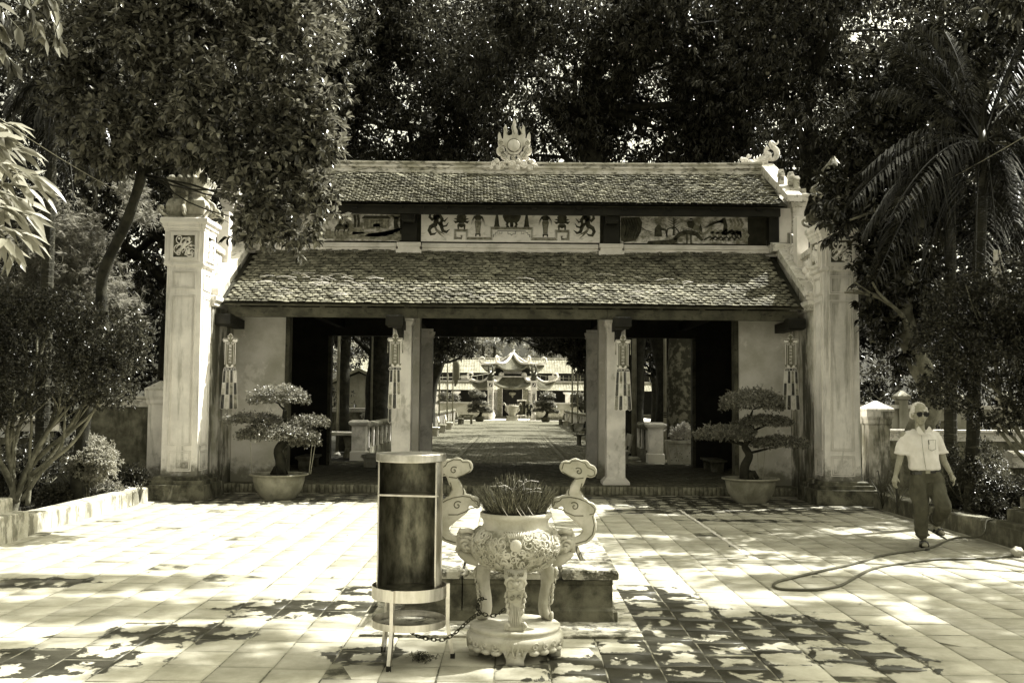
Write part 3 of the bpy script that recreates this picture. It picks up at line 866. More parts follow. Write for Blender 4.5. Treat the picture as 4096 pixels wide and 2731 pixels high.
def frieze_panel(x0, x1, draw, ground='panel_paint'):
    m = MB(); m.box(x0,x1,20.525,20.56,5.02,5.70)
    p = gb(m,'painted_panel',M[ground])
    dk, md = MB(), MB()
    draw(dk, md)
    gb(dk,'painted_figures',M['paint_dark'],parent=p,kind='stuff'); gb(md,'painted_scenery',M['paint_mid'],parent=p,kind='stuff')
YA, YB = 20.517, 20.526
def fx(px): return (px-2050)/4000*20.52
def fz(py): return 1.75 + (1602-py)/4000*20.52
def scale_poly(m, pts, ya=YA): m.prism([(fx(a),fz(b)) for a,b in pts],'y',ya,YB)
def rib(m, pts, w): m.ribbon([(fx(a),fz(b)) for a,b in pts], w if hasattr(w,'__len__') else w, YA, YB)
def altar(dk, md):
    def X(u, mir): return u if not mir else 2*2045-u
    for mir in (False, True):
        def P(*pts): return [(X(a,mir),b) for a,b in pts]
        # meander shelf (outline dark, filled mid)
        path = P((1849,950),(1849,939),(1838,939),(1838,950),(1818,950),(1818,921),(1868,921),(1868,951),(1958,951),(1958,911),(2045,911))
        path = P((1848,952),(1848,941),(1836,941)) ; rib(md, P((1843,938),(1843,951),(1817,951),(1817,919),(1865,919),(1865,951),(1963,951),(1963,909),(2046,909)), 0.045)
        for off in (-4.6,4.6):
            rib(dk, P((1843-0,938),(1843,951-off*0.2),(1817+off,951-off),(1817+off,919+off),(1865-off,919+off),(1865-off,951+off),(1963-off,951+off) if False else (1963+off,951+off),(1963+off,909+off),(2046,909+off)), 0.007)
        rib(dk, P((1972,945),(1972,934),(1980,934),(1980,926),(1988,926),(1988,920),(2046,920)), 0.011)
        rib(dk, P((1995,924),(1995,930),(2006,930),(2006,923)), 0.008); rib(dk, P((2030,920),(2030,932),(2040,932),(2046,938)), 0.010)
        # vase with leaves
        vx = 1909
        scale_poly(md, P((vx-10,878),(vx-13,884),(vx-11,900),(vx-8,915),(vx-8,930),(vx+8,930),(vx+8,915),(vx+11,900),(vx+13,884),(vx+10,878)))
        rib(dk, P((vx-10,878),(vx-13,884),(vx-9,910),(vx-8,930)),0.008); rib(dk, P((vx+10,878),(vx+13,884),(vx+9,910),(vx+8,930)),0.008)
        scale_poly(dk, P((vx-11,931),(vx-11,943),(vx-6,943),(vx-5,936),(vx+5,936),(vx+6,943),(vx+11,943),(vx+11,931)))
        scale_poly(dk, P((vx-16,862),(vx-10,877),(vx+10,877),(vx+16,862),(vx+8,856),(vx-8,856)))
        for a in (-1,1):
            for (r1,h) in ((20,20),(26,30),(14,8)):
                rib(dk, P((vx+a*5,864),(vx+a*r1*0.6,862),(vx+a*r1*0.9,862+h*0.5),(vx+a*r1,866+h)), [0.02,0.02,0.014,0.002])
        # fruit bowl
        bx = 1842
        scale_poly(dk, P((bx-16,878),(bx-10,890),(bx+10,890),(bx+16,878),(bx+20,862),(bx+12,852),(bx,856),(bx-12,852),(bx-20,862)))
        scale_poly(dk, P((bx-12,891),(bx-17,897),(bx-15,914),(bx-10,914),(bx-9,904),(bx,908),(bx+9,904),(bx+10,914),(bx+15,914),(bx+17,897),(bx+12,891)))
        for a in (-1,1): rib(dk, P((bx+a*12,882),(bx+a*24,886),(bx+a*32,880)), [0.05,0.05,0.003]); rib(dk, P((bx+a*12,878),(bx+a*22,872),(bx+a*30,872)), [0.03,0.03,0.003])
        # candlestick
        cx = 1985
        scale_poly(dk, P((cx-4,852),(cx-8,880),(cx-9,892),(cx-12,903),(cx+12,903),(cx+9,892),(cx+8,880),(cx+4,852)))
        # dragon coiled at the panel's end
        d0 = 1738
        rib(dk, P((d0-22,852),(d0-24,866),(d0-14,876),(d0-4,868),(d0+2,880),(d0-2,896),(d0-20,906),(d0-26,920),(d0-18,936),(d0-4,934),(d0+6,926)), [0.04,0.06,0.07,0.09,0.11,0.10,0.08,0.07,0.06,0.04,0.006])
        rib(dk, P((d0+2,858),(d0+16,860),(d0+26,874),(d0+22,890),(d0+30,904),(d0+44,900),(d0+52,886)), [0.06,0.08,0.07,0.06,0.05,0.035,0.004])
        rib(dk, P((d0+10,886),(d0+22,900),(d0+30,922),(d0+44,926),(d0+58,914)), [0.05,0.07,0.07,0.05,0.004])
        rib(dk, P((d0+24,876),(d0+36,882),(d0+50,866)), [0.05,0.04,0.003])
        rib(md, P((d0-4,900),(d0+4,920),(d0+18,934),(d0+34,948)), [0.05,0.04,0.03,0.004]); rib(md, P((d0+2,915),(d0+22,928),(d0+38,936)), [0.03,0.03,0.003])
        scale_poly(dk, P((d0-6,852),(d0-12,862),(d0-4,876),(d0+10,878),(d0+18,866),(d0+12,852)))
    # central censer
    c = 2045
    scale_poly(dk, [(c-26,852),(c-38,858),(c-34,868),(c-30,878),(c-22,886),(c+22,886),(c+30,878),(c+34,868),(c+38,858),(c+26,852)])
    for a in (-1,1):
        rib(dk, [(c+a*16,884),(c+a*20,894),(c+a*14,903),(c+a*22,903)], 0.05)
    rib(dk, [(c-3,886),(c-3,903)], 0.04); rib(dk, [(c+3,886),(c+3,903)], 0.04)
frieze_panel(-1.90,1.80,altar)
def countryside(dk, md):   # horseman, house, pines and roots
    scale_poly(md, [(1160,935),(1300,925),(1500,930),(1604,936),(1604,962),(1400,955),(1160,960)])
    scale_poly(dk, [(1438,874),(1450,862),(1545,862),(1558,874)]); scale_poly(md, [(1446,876),(1552,874),(1552,910),(1450,918)])
    for k in range(9): rib(dk, [(1452+k*12,878),(1452+k*12,914)],0.006)
    rib(dk, [(1478,884),(1520,882),(1520,908),(1478,912),(1478,884)],0.012); scale_poly(dk,[(1486,898),(1500,893),(1514,895),(1514,906),(1486,908)])
    for (a,w) in ((1410,0.05),(1424,0.05)): rib(dk,[(a,858),(a+4,885),(a+2,910)],w)
    rib(dk, [(1580,866),(1576,890),(1580,910),(1590,924)], [0.10,0.08,0.10,0.14])
    for a in (-1,1): rib(dk, [(1580,872),(1580+a*16,862),(1580+a*26,860)], [0.04,0.03,0.004])
    for k in range(5): rib(md, [(1590+k*2,915),(1570-k*9,930),(1530-k*16,940),(1500-k*12,948)], [0.05,0.06,0.05,0.01])
    scale_poly(md, [(1400,940),(1412,912),(1428,904),(1440,915),(1452,935)])
    # horse and rider
    rib(dk, [(1336,918),(1345,908),(1372,906),(1384,914)], [0.08,0.11,0.11,0.07]); rib(dk, [(1378,910),(1384,896),(1378,888)], [0.08,0.06,0.04])
    for a in (1336,1348,1372,1388): rib(dk, [(a,916),(a-4,930),(a-2,944)], [0.035,0.02,0.02])
    scale_poly(dk, [(1345,904),(1348,886),(1362,884),(1368,904)]); m_=[(1350,880),(1356,874),(1362,880),(1356,886)]; scale_poly(dk,m_)
    for k in range(26): 
        a = random.uniform(1165,1600); b = random.uniform(940,968); rib(dk, [(a,b),(a+random.uniform(10,40),b+random.uniform(-3,3))], [0.01,0.003])
    for k in range(18):
        a = random.uniform(1165,1420); b = random.uniform(862,905); rib(md, [(a,b),(a+random.uniform(-2,2),b+random.uniform(8,25))], [0.012,0.004])
frieze_panel(-4.92,-2.34,countryside,'panel_scene')
def bridge(dk, md):      # fisherman, arched bridge, bare tree
    scale_poly(dk, [(2486,862),(2560,858),(2572,880),(2566,920),(2545,955),(2500,962),(2486,955)])
    for k in range(6): rib(md, [(2500+k*11,868),(2510+k*11,900),(2500+k*10,945)], 0.02)
    rib(dk, [(2560,895),(2585,912),(2612,920)], 0.012)
    rib(dk, [(2640,890),(2636,905),(2636,938)], [0.06,0.14,0.16]); rib(dk, [(2646,905),(2668,912),(2672,940)], [0.06,0.05,0.03])
    scale_poly(dk, [(2586,972),(2596,956),(2680,950),(2716,940),(2712,958),(2690,970)])
    rib(dk, [(2700,948),(2725,926),(2755,918),(2790,926),(2815,952)], [0.07,0.09,0.09,0.09,0.05])
    for k in range(10): a = 2705+k*11; rib(dk, [(a,930-8*math.sin(math.pi*k/9)-6),(a,918-8*math.sin(math.pi*k/9)-6)], 0.008)
    rib(dk, [(2702,930),(2755,905),(2812,926)], 0.010)
    rib(dk, [(2699,860),(2700,900),(2698,932)], [0.02,0.03,0.05])
    for k in range(9):
        a = (-1)**k; b = 868+k*5; rib(dk, [(2699,b+6),(2699+a*14,b-2),(2699+a*24,b-8)], [0.012,0.008,0.002])
    rib(dk, [(2668,935),(2675,905),(2705,900),(2725,925)], [0.02,0.03,0.03,0.01])
    scale_poly(dk, [(2758,900),(2752,880),(2758,872),(2778,872),(2784,885),(2776,904)]); scale_poly(dk, [(2762,868),(2764,862),(2774,862),(2776,868)])
    scale_poly(dk, [(2800,905),(2806,884),(2814,905),(2812,920)])
    for k in range(7):
        a = 2824+k*22; rib(md, [(a,925),(a+20,908+3*k%9),(a+40,930),(a+30,955)], [0.05,0.07,0.09,0.03])
    for k in range(6): rib(dk, [(2820+k*24,950),(2845+k*22,936),(2870+k*20,952)], [0.03,0.04,0.01])
    rib(dk, [(2900,860),(2908,890),(2904,930)], [0.07,0.08,0.11])
    for k in range(6): rib(dk, [(2898,880-k*3),(2870-k*7,872+k*5),(2845-k*6,882+k*4)], [0.03,0.014,0.003])
    for k in range(4): rib(md, [(2925+k*14,862),(2935+k*14,885),(2925+k*13,905),(2940+k*10,940)], [0.05,0.05,0.07,0.03])
    rib(dk, [(2752,925),(2752,975)], 0.03); rib(dk, [(2768,922),(2768,975)], 0.03)
frieze_panel(2.22,4.86,bridge,'panel_scene')

# ridge with its mouldings, ends lifted
rp = [(21.93,6.80),(21.86,6.80),(21.86,6.86),(21.92,6.885),(21.92,6.93),(21.88,6.95),(21.88,6.985),(21.93,7.0),(21.93,7.03),(21.88,7.045),(21.88,7.08),(22.22,7.08),(22.22,6.80)]
gb(sweep_x(rp,-5.52,5.52,lambda x: -0.055+0.04*(abs(x)/5.5)**4,40),'ridge',M['ridge'])
# flaming sun on its bank of clouds
def oz(py): return 1.75 + (1602-py)/4000*22.0
def ox(px): return (px-2050)/4000*22.0
S = 400/2091.0
def o2(u, v): return (ox(2050+(1850+u*S-2050)*1.03), oz(440+v*S)-0.0)
orn = MB()
fl = [(720,560),(722,480),(745,418),(775,460),(800,540),(830,560),(835,480),(842,410),(835,340),(885,268),(900,320),(915,380),(905,440),(925,485),(965,490),(1010,470),(1020,400),(1000,310),(1030,230),(1045,140),(1085,200),(1095,240),(1085,310),(1125,390),(1120,450),(1150,490),(1190,480),(1205,420),(1205,370),(1225,320),(1235,268),(1280,330),(1280,380),(1290,470),(1280,540),(1310,540),(1330,470),(1370,418),(1395,480),(1395,570),(1330,640),(1250,700),(1060,780),(860,700),(780,650)]
cx_, cz_ = o2(1053,700)
orn.prism([(lambda q:(q[0],q[1]+(0.06*(700-p[1])/560 if p[1]<700 else 0)))(o2(*p)) for p in fl],'y',22.0,22.12)
for (u,v,r) in ((790,625,72),(1320,630,72),(780,790,90),(1335,785,90),(850,890,75),(1260,890,78),(950,960,70),(1150,960,70),(1050,960,80)):
    x,z = o2(u,v); rr = r*S/4000*22
    orn.prism([(x+rr*math.cos(a*math.pi/10),z+rr*math.sin(a*math.pi/10)) for a in range(20)],'y',21.97,22.14)
orn.prism([(cx_+0.185*math.cos(a*math.pi/18),cz_-0.01+0.185*math.sin(a*math.pi/18)) for a in range(36)],'y',21.95,22.13)
flame = gb(orn,'flaming_sun_ornament',M['white_far'])
disc = MB(); disc.lathe([(0.0,-0.03),(0.12,-0.028),(0.135,-0.01),(0.135,0.02)],n=32)
dd = MB(); dd.join(disc, Matrix.Translation((cx_,21.945,cz_+0.01)) @ Matrix.Rotation(R(-90),4,'X')); gb(dd,'sun_disc',M['white_far'],smooth=True,parent=flame)
sp = MB()
for (u,v,r,c) in ((790,625,58,1),(1320,630,58,-1),(800,785,64,1),(1315,785,64,-1),(850,890,56,1),(1260,890,58,-1),(1050,960,60,1)):
    x,z = o2(u,v); rr = r*S/4000*22
    sp.tube([V(a,21.965,b) for a,b in spiral(x,z,rr,1.4,1.5,16,c)],0.011,5)
sp.tube([V(cx_+0.15*math.cos(a*math.pi/16),21.945,cz_+0.01+0.15*math.sin(a*math.pi/16)) for a in range(33)],0.012,5,cap=False)
for k in (-1,0,1):
    sp.tube([V(ox(2050+k*30),21.995,oz(468+abs(k)*24)), V(ox(2050+k*31-5),21.99,oz(500)), V(ox(2050+k*30+4),21.99,oz(525))],[0.003,0.010,0.012],5)
gb(sp,'carved_scrolls',M['slab'],smooth=True,parent=flame)
cl = MB()
for (u,v,r) in ((640,1110,80),(700,1040,70),(810,1130,100),(1020,1110,105),(1260,1110,120),(1430,1060,80),(1490,1150,70),(740,1190,80),(1130,1190,80),(1380,1190,90),(600,1190,60),(900,1050,60),(1140,1040,60),(1350,1000,50)):
    x,z = o2(u,v); rr = r*S/4000*22
    cl.ball((x,22.0,z),(rr,0.17,rr),12,8)
    for q in range(3):
        a = random.uniform(0,6.28)
    cl.tube([V(a,21.84+0.012*i/16,b) for i,(a,b) in enumerate(spiral(x,z,rr*0.72,1.6,random.uniform(0,6),16,1 if u<1050 else -1))],0.012,5)
gb(cl,'cloud_bank',M['ornament'],smooth=True,parent=flame)

# carved curls, used for every relief
def carve(m, O, U, Vv, N, w, h, k=9, seed=0, r=0.35, th=0.012):
    rs = random.Random(seed)
    O = Vector(O); U = Vector(U); Vv = Vector(Vv); N = Vector(N)
    s = min(w,h)
    for i in range(k):
        c = (rs.uniform(0.15,0.85)*w, rs.uniform(0.12,0.88)*h); rr = rs.uniform(0.12,r)*s
        pts = [O+U*a+Vv*b+N*(th*0.6) for a,b in spiral(c[0],c[1],rr,rs.uniform(0.8,1.5),rs.uniform(0,6.28),14,rs.choice((-1,1)))]
        m.tube(pts,[th*rs.uniform(0.7,1.5)]*len(pts),5)
    for i in range(k):
        c = (rs.uniform(0.1,0.9)*w, rs.uniform(0.1,0.9)*h); m.ball(O+U*c[0]+Vv*c[1]+N*th*0.4, rs.uniform(0.05,0.11)*s,7,5)

# dragons biting the two ends of the ridge
def ridge_dragon(s):
    m = MB()
    def D(px, py): return V(s*(px-2050)/4000*22.0, 22.05, 1.75+(1602-py)/4000*22.0)
    ring = [D(3096+24*math.cos(a*math.pi/12), 592+26*math.sin(a*math.pi/12)) for a in range(-6,17)]
    m.tube(ring,[0.05+0.02*math.sin(i*0.3) for i in range(len(ring))],8)
    m.ball(D(3086,600),(0.075,0.07,0.075)); m.ball(D(3093,616),(0.06,0.06,0.05))
    m.tube(catmull([D(3108,566),D(3098,554),D(3092,545),D(3104,548),D(3118,552),D(3126,540)],5),[0.05]*8+[0.06]*6+[0.05,0.045]+[0.035,0.03,0.025]+[0.02,0.015,0.012,0.01,0.008,0.006,0.004][:7],7) if False else m.tube(catmull([D(3104,568),D(3094,552),D(3100,546),D(3114,556),D(3124,548),D(3124,538)],4),[lerp(0.06,0.008,i/20) for i in range(21)],7)
    m.tube(catmull([D(3080,618),D(3060,622),D(3040,636),D(3010,642),D(2995,640)],5),[lerp(0.10,0.13,i/20) for i in range(21)],8,sx=0.8)
    m.ball(D(2990,626),(0.09,0.08,0.09)); m.ball(D(3010,632),(0.10,0.09,0.08)); m.ball(D(2982,636),(0.07,0.06,0.05))
    m.tube(catmull([D(3000,612),D(3004,600),D(3012,608),D(3016,598)],4),[lerp(0.04,0.006,i/12) for i in range(13)],6)
    m.tube(catmull([D(2978,622),D(2974,612),D(2984,610)],4),[lerp(0.04,0.008,i/8) for i in range(9)],6)
    for k in range(6):
        a = D(3020+k*11, 632-k*4); b = D(3028+k*12, 606-k*4.5); m.tube([a, a.lerp(b,0.5)+V(0,-0.04,0), b],[0.028,0.02,0.005],6)
        m.tube([a+V(0,-0.07,0), a+V(s*0.06,-0.09,-0.02), a+V(s*0.12,-0.06,0.03)],[0.02,0.016,0.004],6)
    m.tube([D(3060,650),D(3030,655),D(3000,652),D(2988,644)],[0.05,0.045,0.035,0.02],7)
    gb(m,'ridge_dragon',M['ornament'],smooth=True)
ridge_dragon(1); ridge_dragon(-1)

# openwork wing between gate and pillar
for s in (-1,1):
    m = MB(); m.prism([(18.12,3.60),(19.22,3.60),(19.22,4.50),(18.12,4.58)],'x',s*5.60,s*5.70); w = gb(m,'wing_wall',M['plaster_old'])
    m = MB(); m.prism([(19.46,3.60),(20.42,3.60),(20.42,5.25),(20.0,5.15),(19.46,4.95)],'x',s*5.60,s*5.70); w2 = gb(m,'wing_wall',M['plaster_old'])
    m = MB(); m.prism([(19.20,3.60),(19.46,3.60),(19.46,5.36),(19.20,5.36)],'x',s*5.50,s*5.72); gb(m,'wing_post',M['plaster_clean'])
    m = MB(); m.prism([(18.12,4.58),(19.24,4.50),(19.24,4.60),(18.12,4.68)],'x',s*5.55,s*5.75); gb(m,'wing_coping',M['coping'],parent=w)
    m = MB(); carve(m,(s*5.598,18.2,3.66),(0,1,0),(0,0,1),(-s,0,0),0.95,0.85,22,3,0.28,0.024); gb(m,'wing_relief',M['ornament'],smooth=True,parent=w)
    m = MB(); carve(m,(s*5.598,19.5,3.7),(0,1,0),(0,0,1),(-s,0,0),0.85,1.25,26,4,0.26,0.026); gb(m,'wing_relief',M['ornament'],smooth=True,parent=w2)

# ------------------------------------------------------------------ tall lantern pillars flanking the gate
def frame(m, O, U, N, x0, x1, z0, z1, t=0.03, d=0.018):
    O = Vector(O); U = Vector(U); N = Vector(N); Z = V(0,0,1)
    def bar(a0,a1,b0,b1,dd=d):
        c = O+U*(a0+a1)/2+Z*(b0+b1)/2+N*dd/2
        vs = []
        for q in (0,1):
            for (a,b) in ((a0,b0),(a1,b0),(a1,b1),(a0,b1)): vs.append(O+U*a+Z*b+N*(dd if q else -0.002))
        m.add(vs,[(4,5,6,7),(0,4,7,3),(1,2,6,5),(3,7,6,2),(0,1,5,4)])
    bar(x0,x1,z1-t,z1); bar(x0,x1,z0,z0+t); bar(x0,x0+t,z0+t,z1-t,d*0.97); bar(x1-t,x1,z0+t,z1-t,d*0.97)

def gate_pillar(s, label):
    cx, cy0 = s*5.78, 17.82
    root = thing('gate_pillar', label, 'pillar', (cx,cy0,0))
    m = MB(); m.stack(0,0,[(0.54,0.60,-0.02),(0.53,0.59,0.26),(0.47,0.53,0.262),(0.465,0.525,0.33),(0.41,0.47,0.332),(0.40,0.46,0.385),(0.37,0.43,0.40)])
    m.build('plinth',M['black_stone'],root)
    m = MB(); m.stack(0,0,[(0.315,0.315,0.398),(0.305,0.305,4.06),(0.315,0.315,4.07)]); m.build('shaft',M['plaster'],root)
    m = MB()
    for (O,U,N) in (((0,-0.312,0),(1,0,0),(0,-1,0)),((0.312,0,0),(0,1,0),(1,0,0)),((-0.312,0,0),(0,1,0),(-1,0,0))):
        for (z0,z1) in ((0.48,0.84),(0.92,3.56),(3.66,3.99)):
            frame(m,O,U,N,-0.21,0.21,z0,z1,0.02,0.014); frame(m,O,U,N,-0.175,0.175,z0+0.035,z1-0.035,0.012,0.009)
    m.build('panel_moulding',M['plaster_clean'],root)
    m = MB(); m.stack(0,0,[(0.33,0.33,4.07),(0.355,0.355,4.09),(0.355,0.355,4.12),(0.345,0.345,4.14),(0.345,0.345,4.68),(0.36,0.36,4.70),(0.36,0.36,4.73),(0.385,0.385,4.76),(0.385,0.385,4.80),(0.42,0.42,4.84),(0.42,0.42,4.90),(0.40,0.40,4.92)])
    box = m.build('lantern_box',M['plaster'],root)
    for (O,U,N,sd) in (((0,-0.345,0),(1,0,0),(0,-1,0),5),((0.345,0,0),(0,1,0),(1,0,0),6),((-0.345,0,0),(0,1,0),(-1,0,0),8)):
        m = MB(); frame(m,O,U,N,-0.24,0.24,4.17,4.66,0.05,0.03); frame(m,O,U,N,-0.27,0.27,4.15,4.68,0.02,0.016); m.build('panel_frame',M['plaster_clean'],root)
        m = MB(); Ov = Vector(O)+Vector(N)*0.002; Uv = Vector(U)
        m.add([Ov-Uv*0.19+V(0,0,4.22),Ov+Uv*0.19+V(0,0,4.22),Ov+Uv*0.19+V(0,0,4.61),Ov-Uv*0.19+V(0,0,4.61)],[(0,1,2,3)]); bk = m.build('relief_ground',M['black_stone'],root)
        m = MB(); carve(m,Ov-Uv*0.18+V(0,0,4.23),Uv,(0,0,1),N,0.36,0.37,9,sd,0.36,0.012)
        m.tube([Ov-Uv*0.12+V(0,0,4.30)+Vector(N)*0.012,Ov+V(0,0,4.42)+Vector(N)*0.02,Ov+Uv*0.05+V(0,0,4.55)+Vector(N)*0.014],[0.012,0.03,0.008],6)
        m.tube([Ov+V(0,0,4.42)+Vector(N)*0.015,Ov+Uv*0.14+V(0,0,4.5)+Vector(N)*0.012],[0.03,0.006],6)
        m.build('phoenix_relief',M['ornament'],bk,smooth=True)
    # lotus lamp on top
    m = MB()
    m.stack(0,0,[(0.36,0.36,4.915),(0.36,0.36,4.95),(0.30,0.30,4.97),(0.34,0.34,5.06),(0.35,0.35,5.14),(0.32,0.32,5.24),(0.24,0.24,5.31),(0.22,0.22,5.35),(0.27,0.27,5.38),(0.25,0.25,5.41),(0.29,0.29,5.46),(0.33,0.33,5.60),(0.35,0.35,5.64),(0.20,0.20,5.66)])
    top = m.build('lotus_capital',M['plaster_old'],root,smooth=False)
    m = MB()
    for a in range(4):
        ca = Matrix.Rotation(a*math.pi/2,4,'Z')
        q = MB()
        q.tube([V(x_,0,z_) for x_,z_ in catmull2([(0.30,4.97),(0.40,4.98),(0.47,5.03),(0.49,5.09),(0.45,5.12),(0.43,5.08)])],0.03,6)
        q.tube([V(x_,0,z_) for x_,z_ in catmull2([(0.34,5.0),(0.41,5.08),(0.40,5.2),(0.31,5.27),(0.25,5.33),(0.30,5.36),(0.33,5.40)])],0.035,6)
        for k in range(-2,3): q.ball((0.30,k*0.13,5.62),(0.05,0.06,0.08),8,6)
        q.tube([V(0.33,a_,b_) for a_,b_ in spiral(0,5.13,0.11,1.3,0,14)],0.016,5)
        m.join(q, ca @ Matrix.Rotation(R(0),4,'Z'))
        q2 = MB(); q2.tube([V(x_,0,z_) for x_,z_ in catmull2([(0.42,4.93),(0.50,4.97),(0.60,5.02),(0.62,5.09),(0.56,5.11),(0.54,5.06)])],0.028,6)
        m.join(q2, ca @ Matrix.Rotation(R(45),4,'Z'))
    m.build('scroll_work',M['plaster_old'],top,smooth=True)
    m = MB(); m.lathe([(0.12,5.64),(0.2,5.72),(0.24,5.82),(0.2,5.95),(0.10,6.05),(0.03,6.15),(0,6.2)],n=14,fn=lambda a,z:0.025*math.cos(a*6)); m.build('lotus_bud',M['plaster_old'],root,smooth=True)
    return root
def catmull2(pts, k=5):
    return [(p.x,p.y) for p in catmull([Vector((a,b,0)) for a,b in pts],k)]
gate_pillar(-1,'tall pale pillar left of the gate, its right side in full sun, top hidden in leaves')
gate_pillar(1,'tall pale pillar right of the gate with leafy twigs hanging over its lantern box')

# ------------------------------------------------------------------ side walls and fences
def cross_fence(x0, x1, y, z0, z1, label, mat, axis='x', seedx=0):
    """low wall of a coping, a cross-pierced brick screen and a foot"""
    t = thing('pierced_fence', label, 'fence', ((x0+x1)/2, y, 0))
    L = x1-x0; cx = (x0+x1)/2
    m = MB(); m.box(-L/2,L/2,-0.13,0.13,-0.05,z0); m.build('base_course',mat,t)
    m = MB(); m.prism([(-0.19,z1-0.22),(-0.19,z1-0.14),(-0.15,z1-0.13),(-0.15,z1-0.07),(-0.20,z1-0.05),(-0.20,z1-0.01),(0,z1+0.03),(0.20,z1-0.01),(0.20,z1-0.22)],'x',-L/2,L/2); m.build('coping',M['coping'],t)
    bw, bh = 0.15, 0.105
    rows = int((z1-0.22-z0)/bh); bh = (z1-0.22-z0)/rows
    br = MB(); n = int(L/(bw/2))
    me = MB(); me.box(-bw*0.25+0.002,bw*0.25-0.002,-0.06,0.06,0.002,bh-0.002)
    sh = me.mesh('brick'); sh.materials.append(mat); cnt = 0; rest = MB()
    for r in range(rows):
        for k in range(n):
            ph = (k + 2*((r//1) % 2)) % 4
            if (r % 2 == 0 and (k % 4 == 0)) or (r % 2 == 1 and (k % 4 == 2)): continue
            if (r % 4 in (1,2)) and (k % 8 in (1,7,0)) : continue
            if (r % 4 in (3,0)) and (k % 8 in (3,4,5)) : continue
            x = -L/2 + (k+0.5)*bw/2
            if cnt < 120:
                o = bpy.data.objects.new('brick', sh); COL.objects.link(o); o.parent = t; o.location = (x,0,z0+r*bh); cnt += 1
            else: rest.join(me, Matrix.Translation((x,0,z0+r*bh)))
    if rest.v: rest.build('brickwork',mat,t,kind='stuff')
    return t
cross_fence(-11.4,-7.7,16.9,0.25,1.40,'pierced garden fence with cross-shaped openings behind the left shrubs',M['kerb_dark'])
def plain_wall(x0,x1,y,h,mat,label,cat='wall',th=0.22):
    t = thing('garden_wall',label,cat,((x0+x1)/2,y,0)); L = x1-x0
    m = MB(); m.box(-L/2,L/2,-th/2,th/2,-0.05,h-0.2); m.build('wall_face',mat,t)
    m = MB(); m.prism([(-th/2-0.05,h-0.198),(-th/2-0.05,h-0.12),(-th/2-0.02,h-0.10),(-th/2-0.02,h-0.06),(-th/2-0.07,h-0.04),(-th/2-0.07,h),(th/2+0.07,h),(th/2+0.05,h-0.198)],'x',-L/2,L/2); m.build('coping',M['coping'],t)
    return t
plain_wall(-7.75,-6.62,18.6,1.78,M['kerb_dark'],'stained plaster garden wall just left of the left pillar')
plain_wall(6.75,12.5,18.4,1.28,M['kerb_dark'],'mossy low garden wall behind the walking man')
def pier(x,y,h,w,label,mat,rz=0):
    t = thing('wall_pier',label,'pier',(x,y,0),rz)
    m = MB(); m.stack(0,0,[(w,w,-0.05),(w,w,h-0.36),(w*1.15,w*1.15,h-0.32),(w*1.15,w*1.15,h-0.26),(w*1.3,w*1.3,h-0.2),(w*1.3,w*1.3,h-0.1)]); m.build('pier_shaft',mat,t)
    m = MB(); m.stack(0,0,[(w*1.34,w*1.34,h-0.098),(w*1.34,w*1.34,h-0.06),(0.02,0.02,h+0.08)]); m.build('pier_cap',M['coping'],t)
    return t
pier(-6.42,18.35,1.98,0.17,'pale plaster pier tucked behind the left pillar',M['plaster'])
pier(6.52,17.95,1.72,0.185,'mossy stained pier with a pyramid cap beside the right pillar',M['plaster_old'])
# farther boundary wall on the right with posts and pierced slots
t = thing('boundary_wall','long boundary wall with posts and pierced slots beyond the garden on the right','wall',(10.4,27.0,0))
m = MB(); m.box(-4.3,4.6,-0.1,0.1,-0.05,1.05); m.box(-4.3,4.6,-0.1,0.1,1.30,1.62); m.build('wall_face',M['wall_far'],t)
m = MB(); m.box(-4.3,4.6,-0.17,0.17,1.62,1.72); m.build('coping',M['white_far'],t)
for k in range(7):
    x = -4.1+k*1.4
    m = MB(); m.stack(x,-0.02,[(0.12,0.16,-0.05),(0.12,0.16,1.85),(0.18,0.22,1.88),(0.18,0.22,1.96),(0.03,0.03,2.10)]); m.build('post',M['wall_far'],t)
    if k < 6:
        m = MB(); m.box(x+0.12,x+0.3,-0.1,0.1,1.05,1.30); m.box(x+1.1,x+1.28,-0.1,0.1,1.05,1.30)
        for q in range(5): 
            xx = x+0.38+q*0.16; m.tube([V(xx,0,1.05),V(xx+0.04,0,1.12),V(xx,0,1.18),V(xx-0.04,0,1.24),V(xx,0,1.30)],0.022,5)
        m.build('pierced_slot',M['wall_far'],t)
cross_fence(7.6,11.0,15.4,0.2,1.02,'pierced low fence under the bushy tree at the right edge',M['kerb_dark'])
# steps rising over the kerbs
def steps(s,label,mat,dims):
    t = thing('garden_steps',label,'steps',(s*6.2,12.6,0))
    for (x0,x1,y0,y1,z) in dims:
        m = MB(); m.stack((x0+x1)/2*s,(y0+y1)/2,[((x1-x0)/2,(y1-y0)/2,-0.02),((x1-x0)/2,(y1-y0)/2,z-0.015),((x1-x0)/2-0.012,(y1-y0)/2-0.012,z)])
        local(m,t.location).build('step',mat,t)
    return t
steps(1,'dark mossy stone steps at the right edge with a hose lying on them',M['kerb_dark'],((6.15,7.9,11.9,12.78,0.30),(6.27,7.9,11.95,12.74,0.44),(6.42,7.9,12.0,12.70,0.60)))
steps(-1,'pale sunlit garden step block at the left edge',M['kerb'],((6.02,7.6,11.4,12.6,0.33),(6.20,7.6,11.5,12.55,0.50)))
# ------------------------------------------------------------------ trees
def norm(a): return a/np.maximum(np.linalg.norm(a,axis=1,keepdims=True),1e-9)

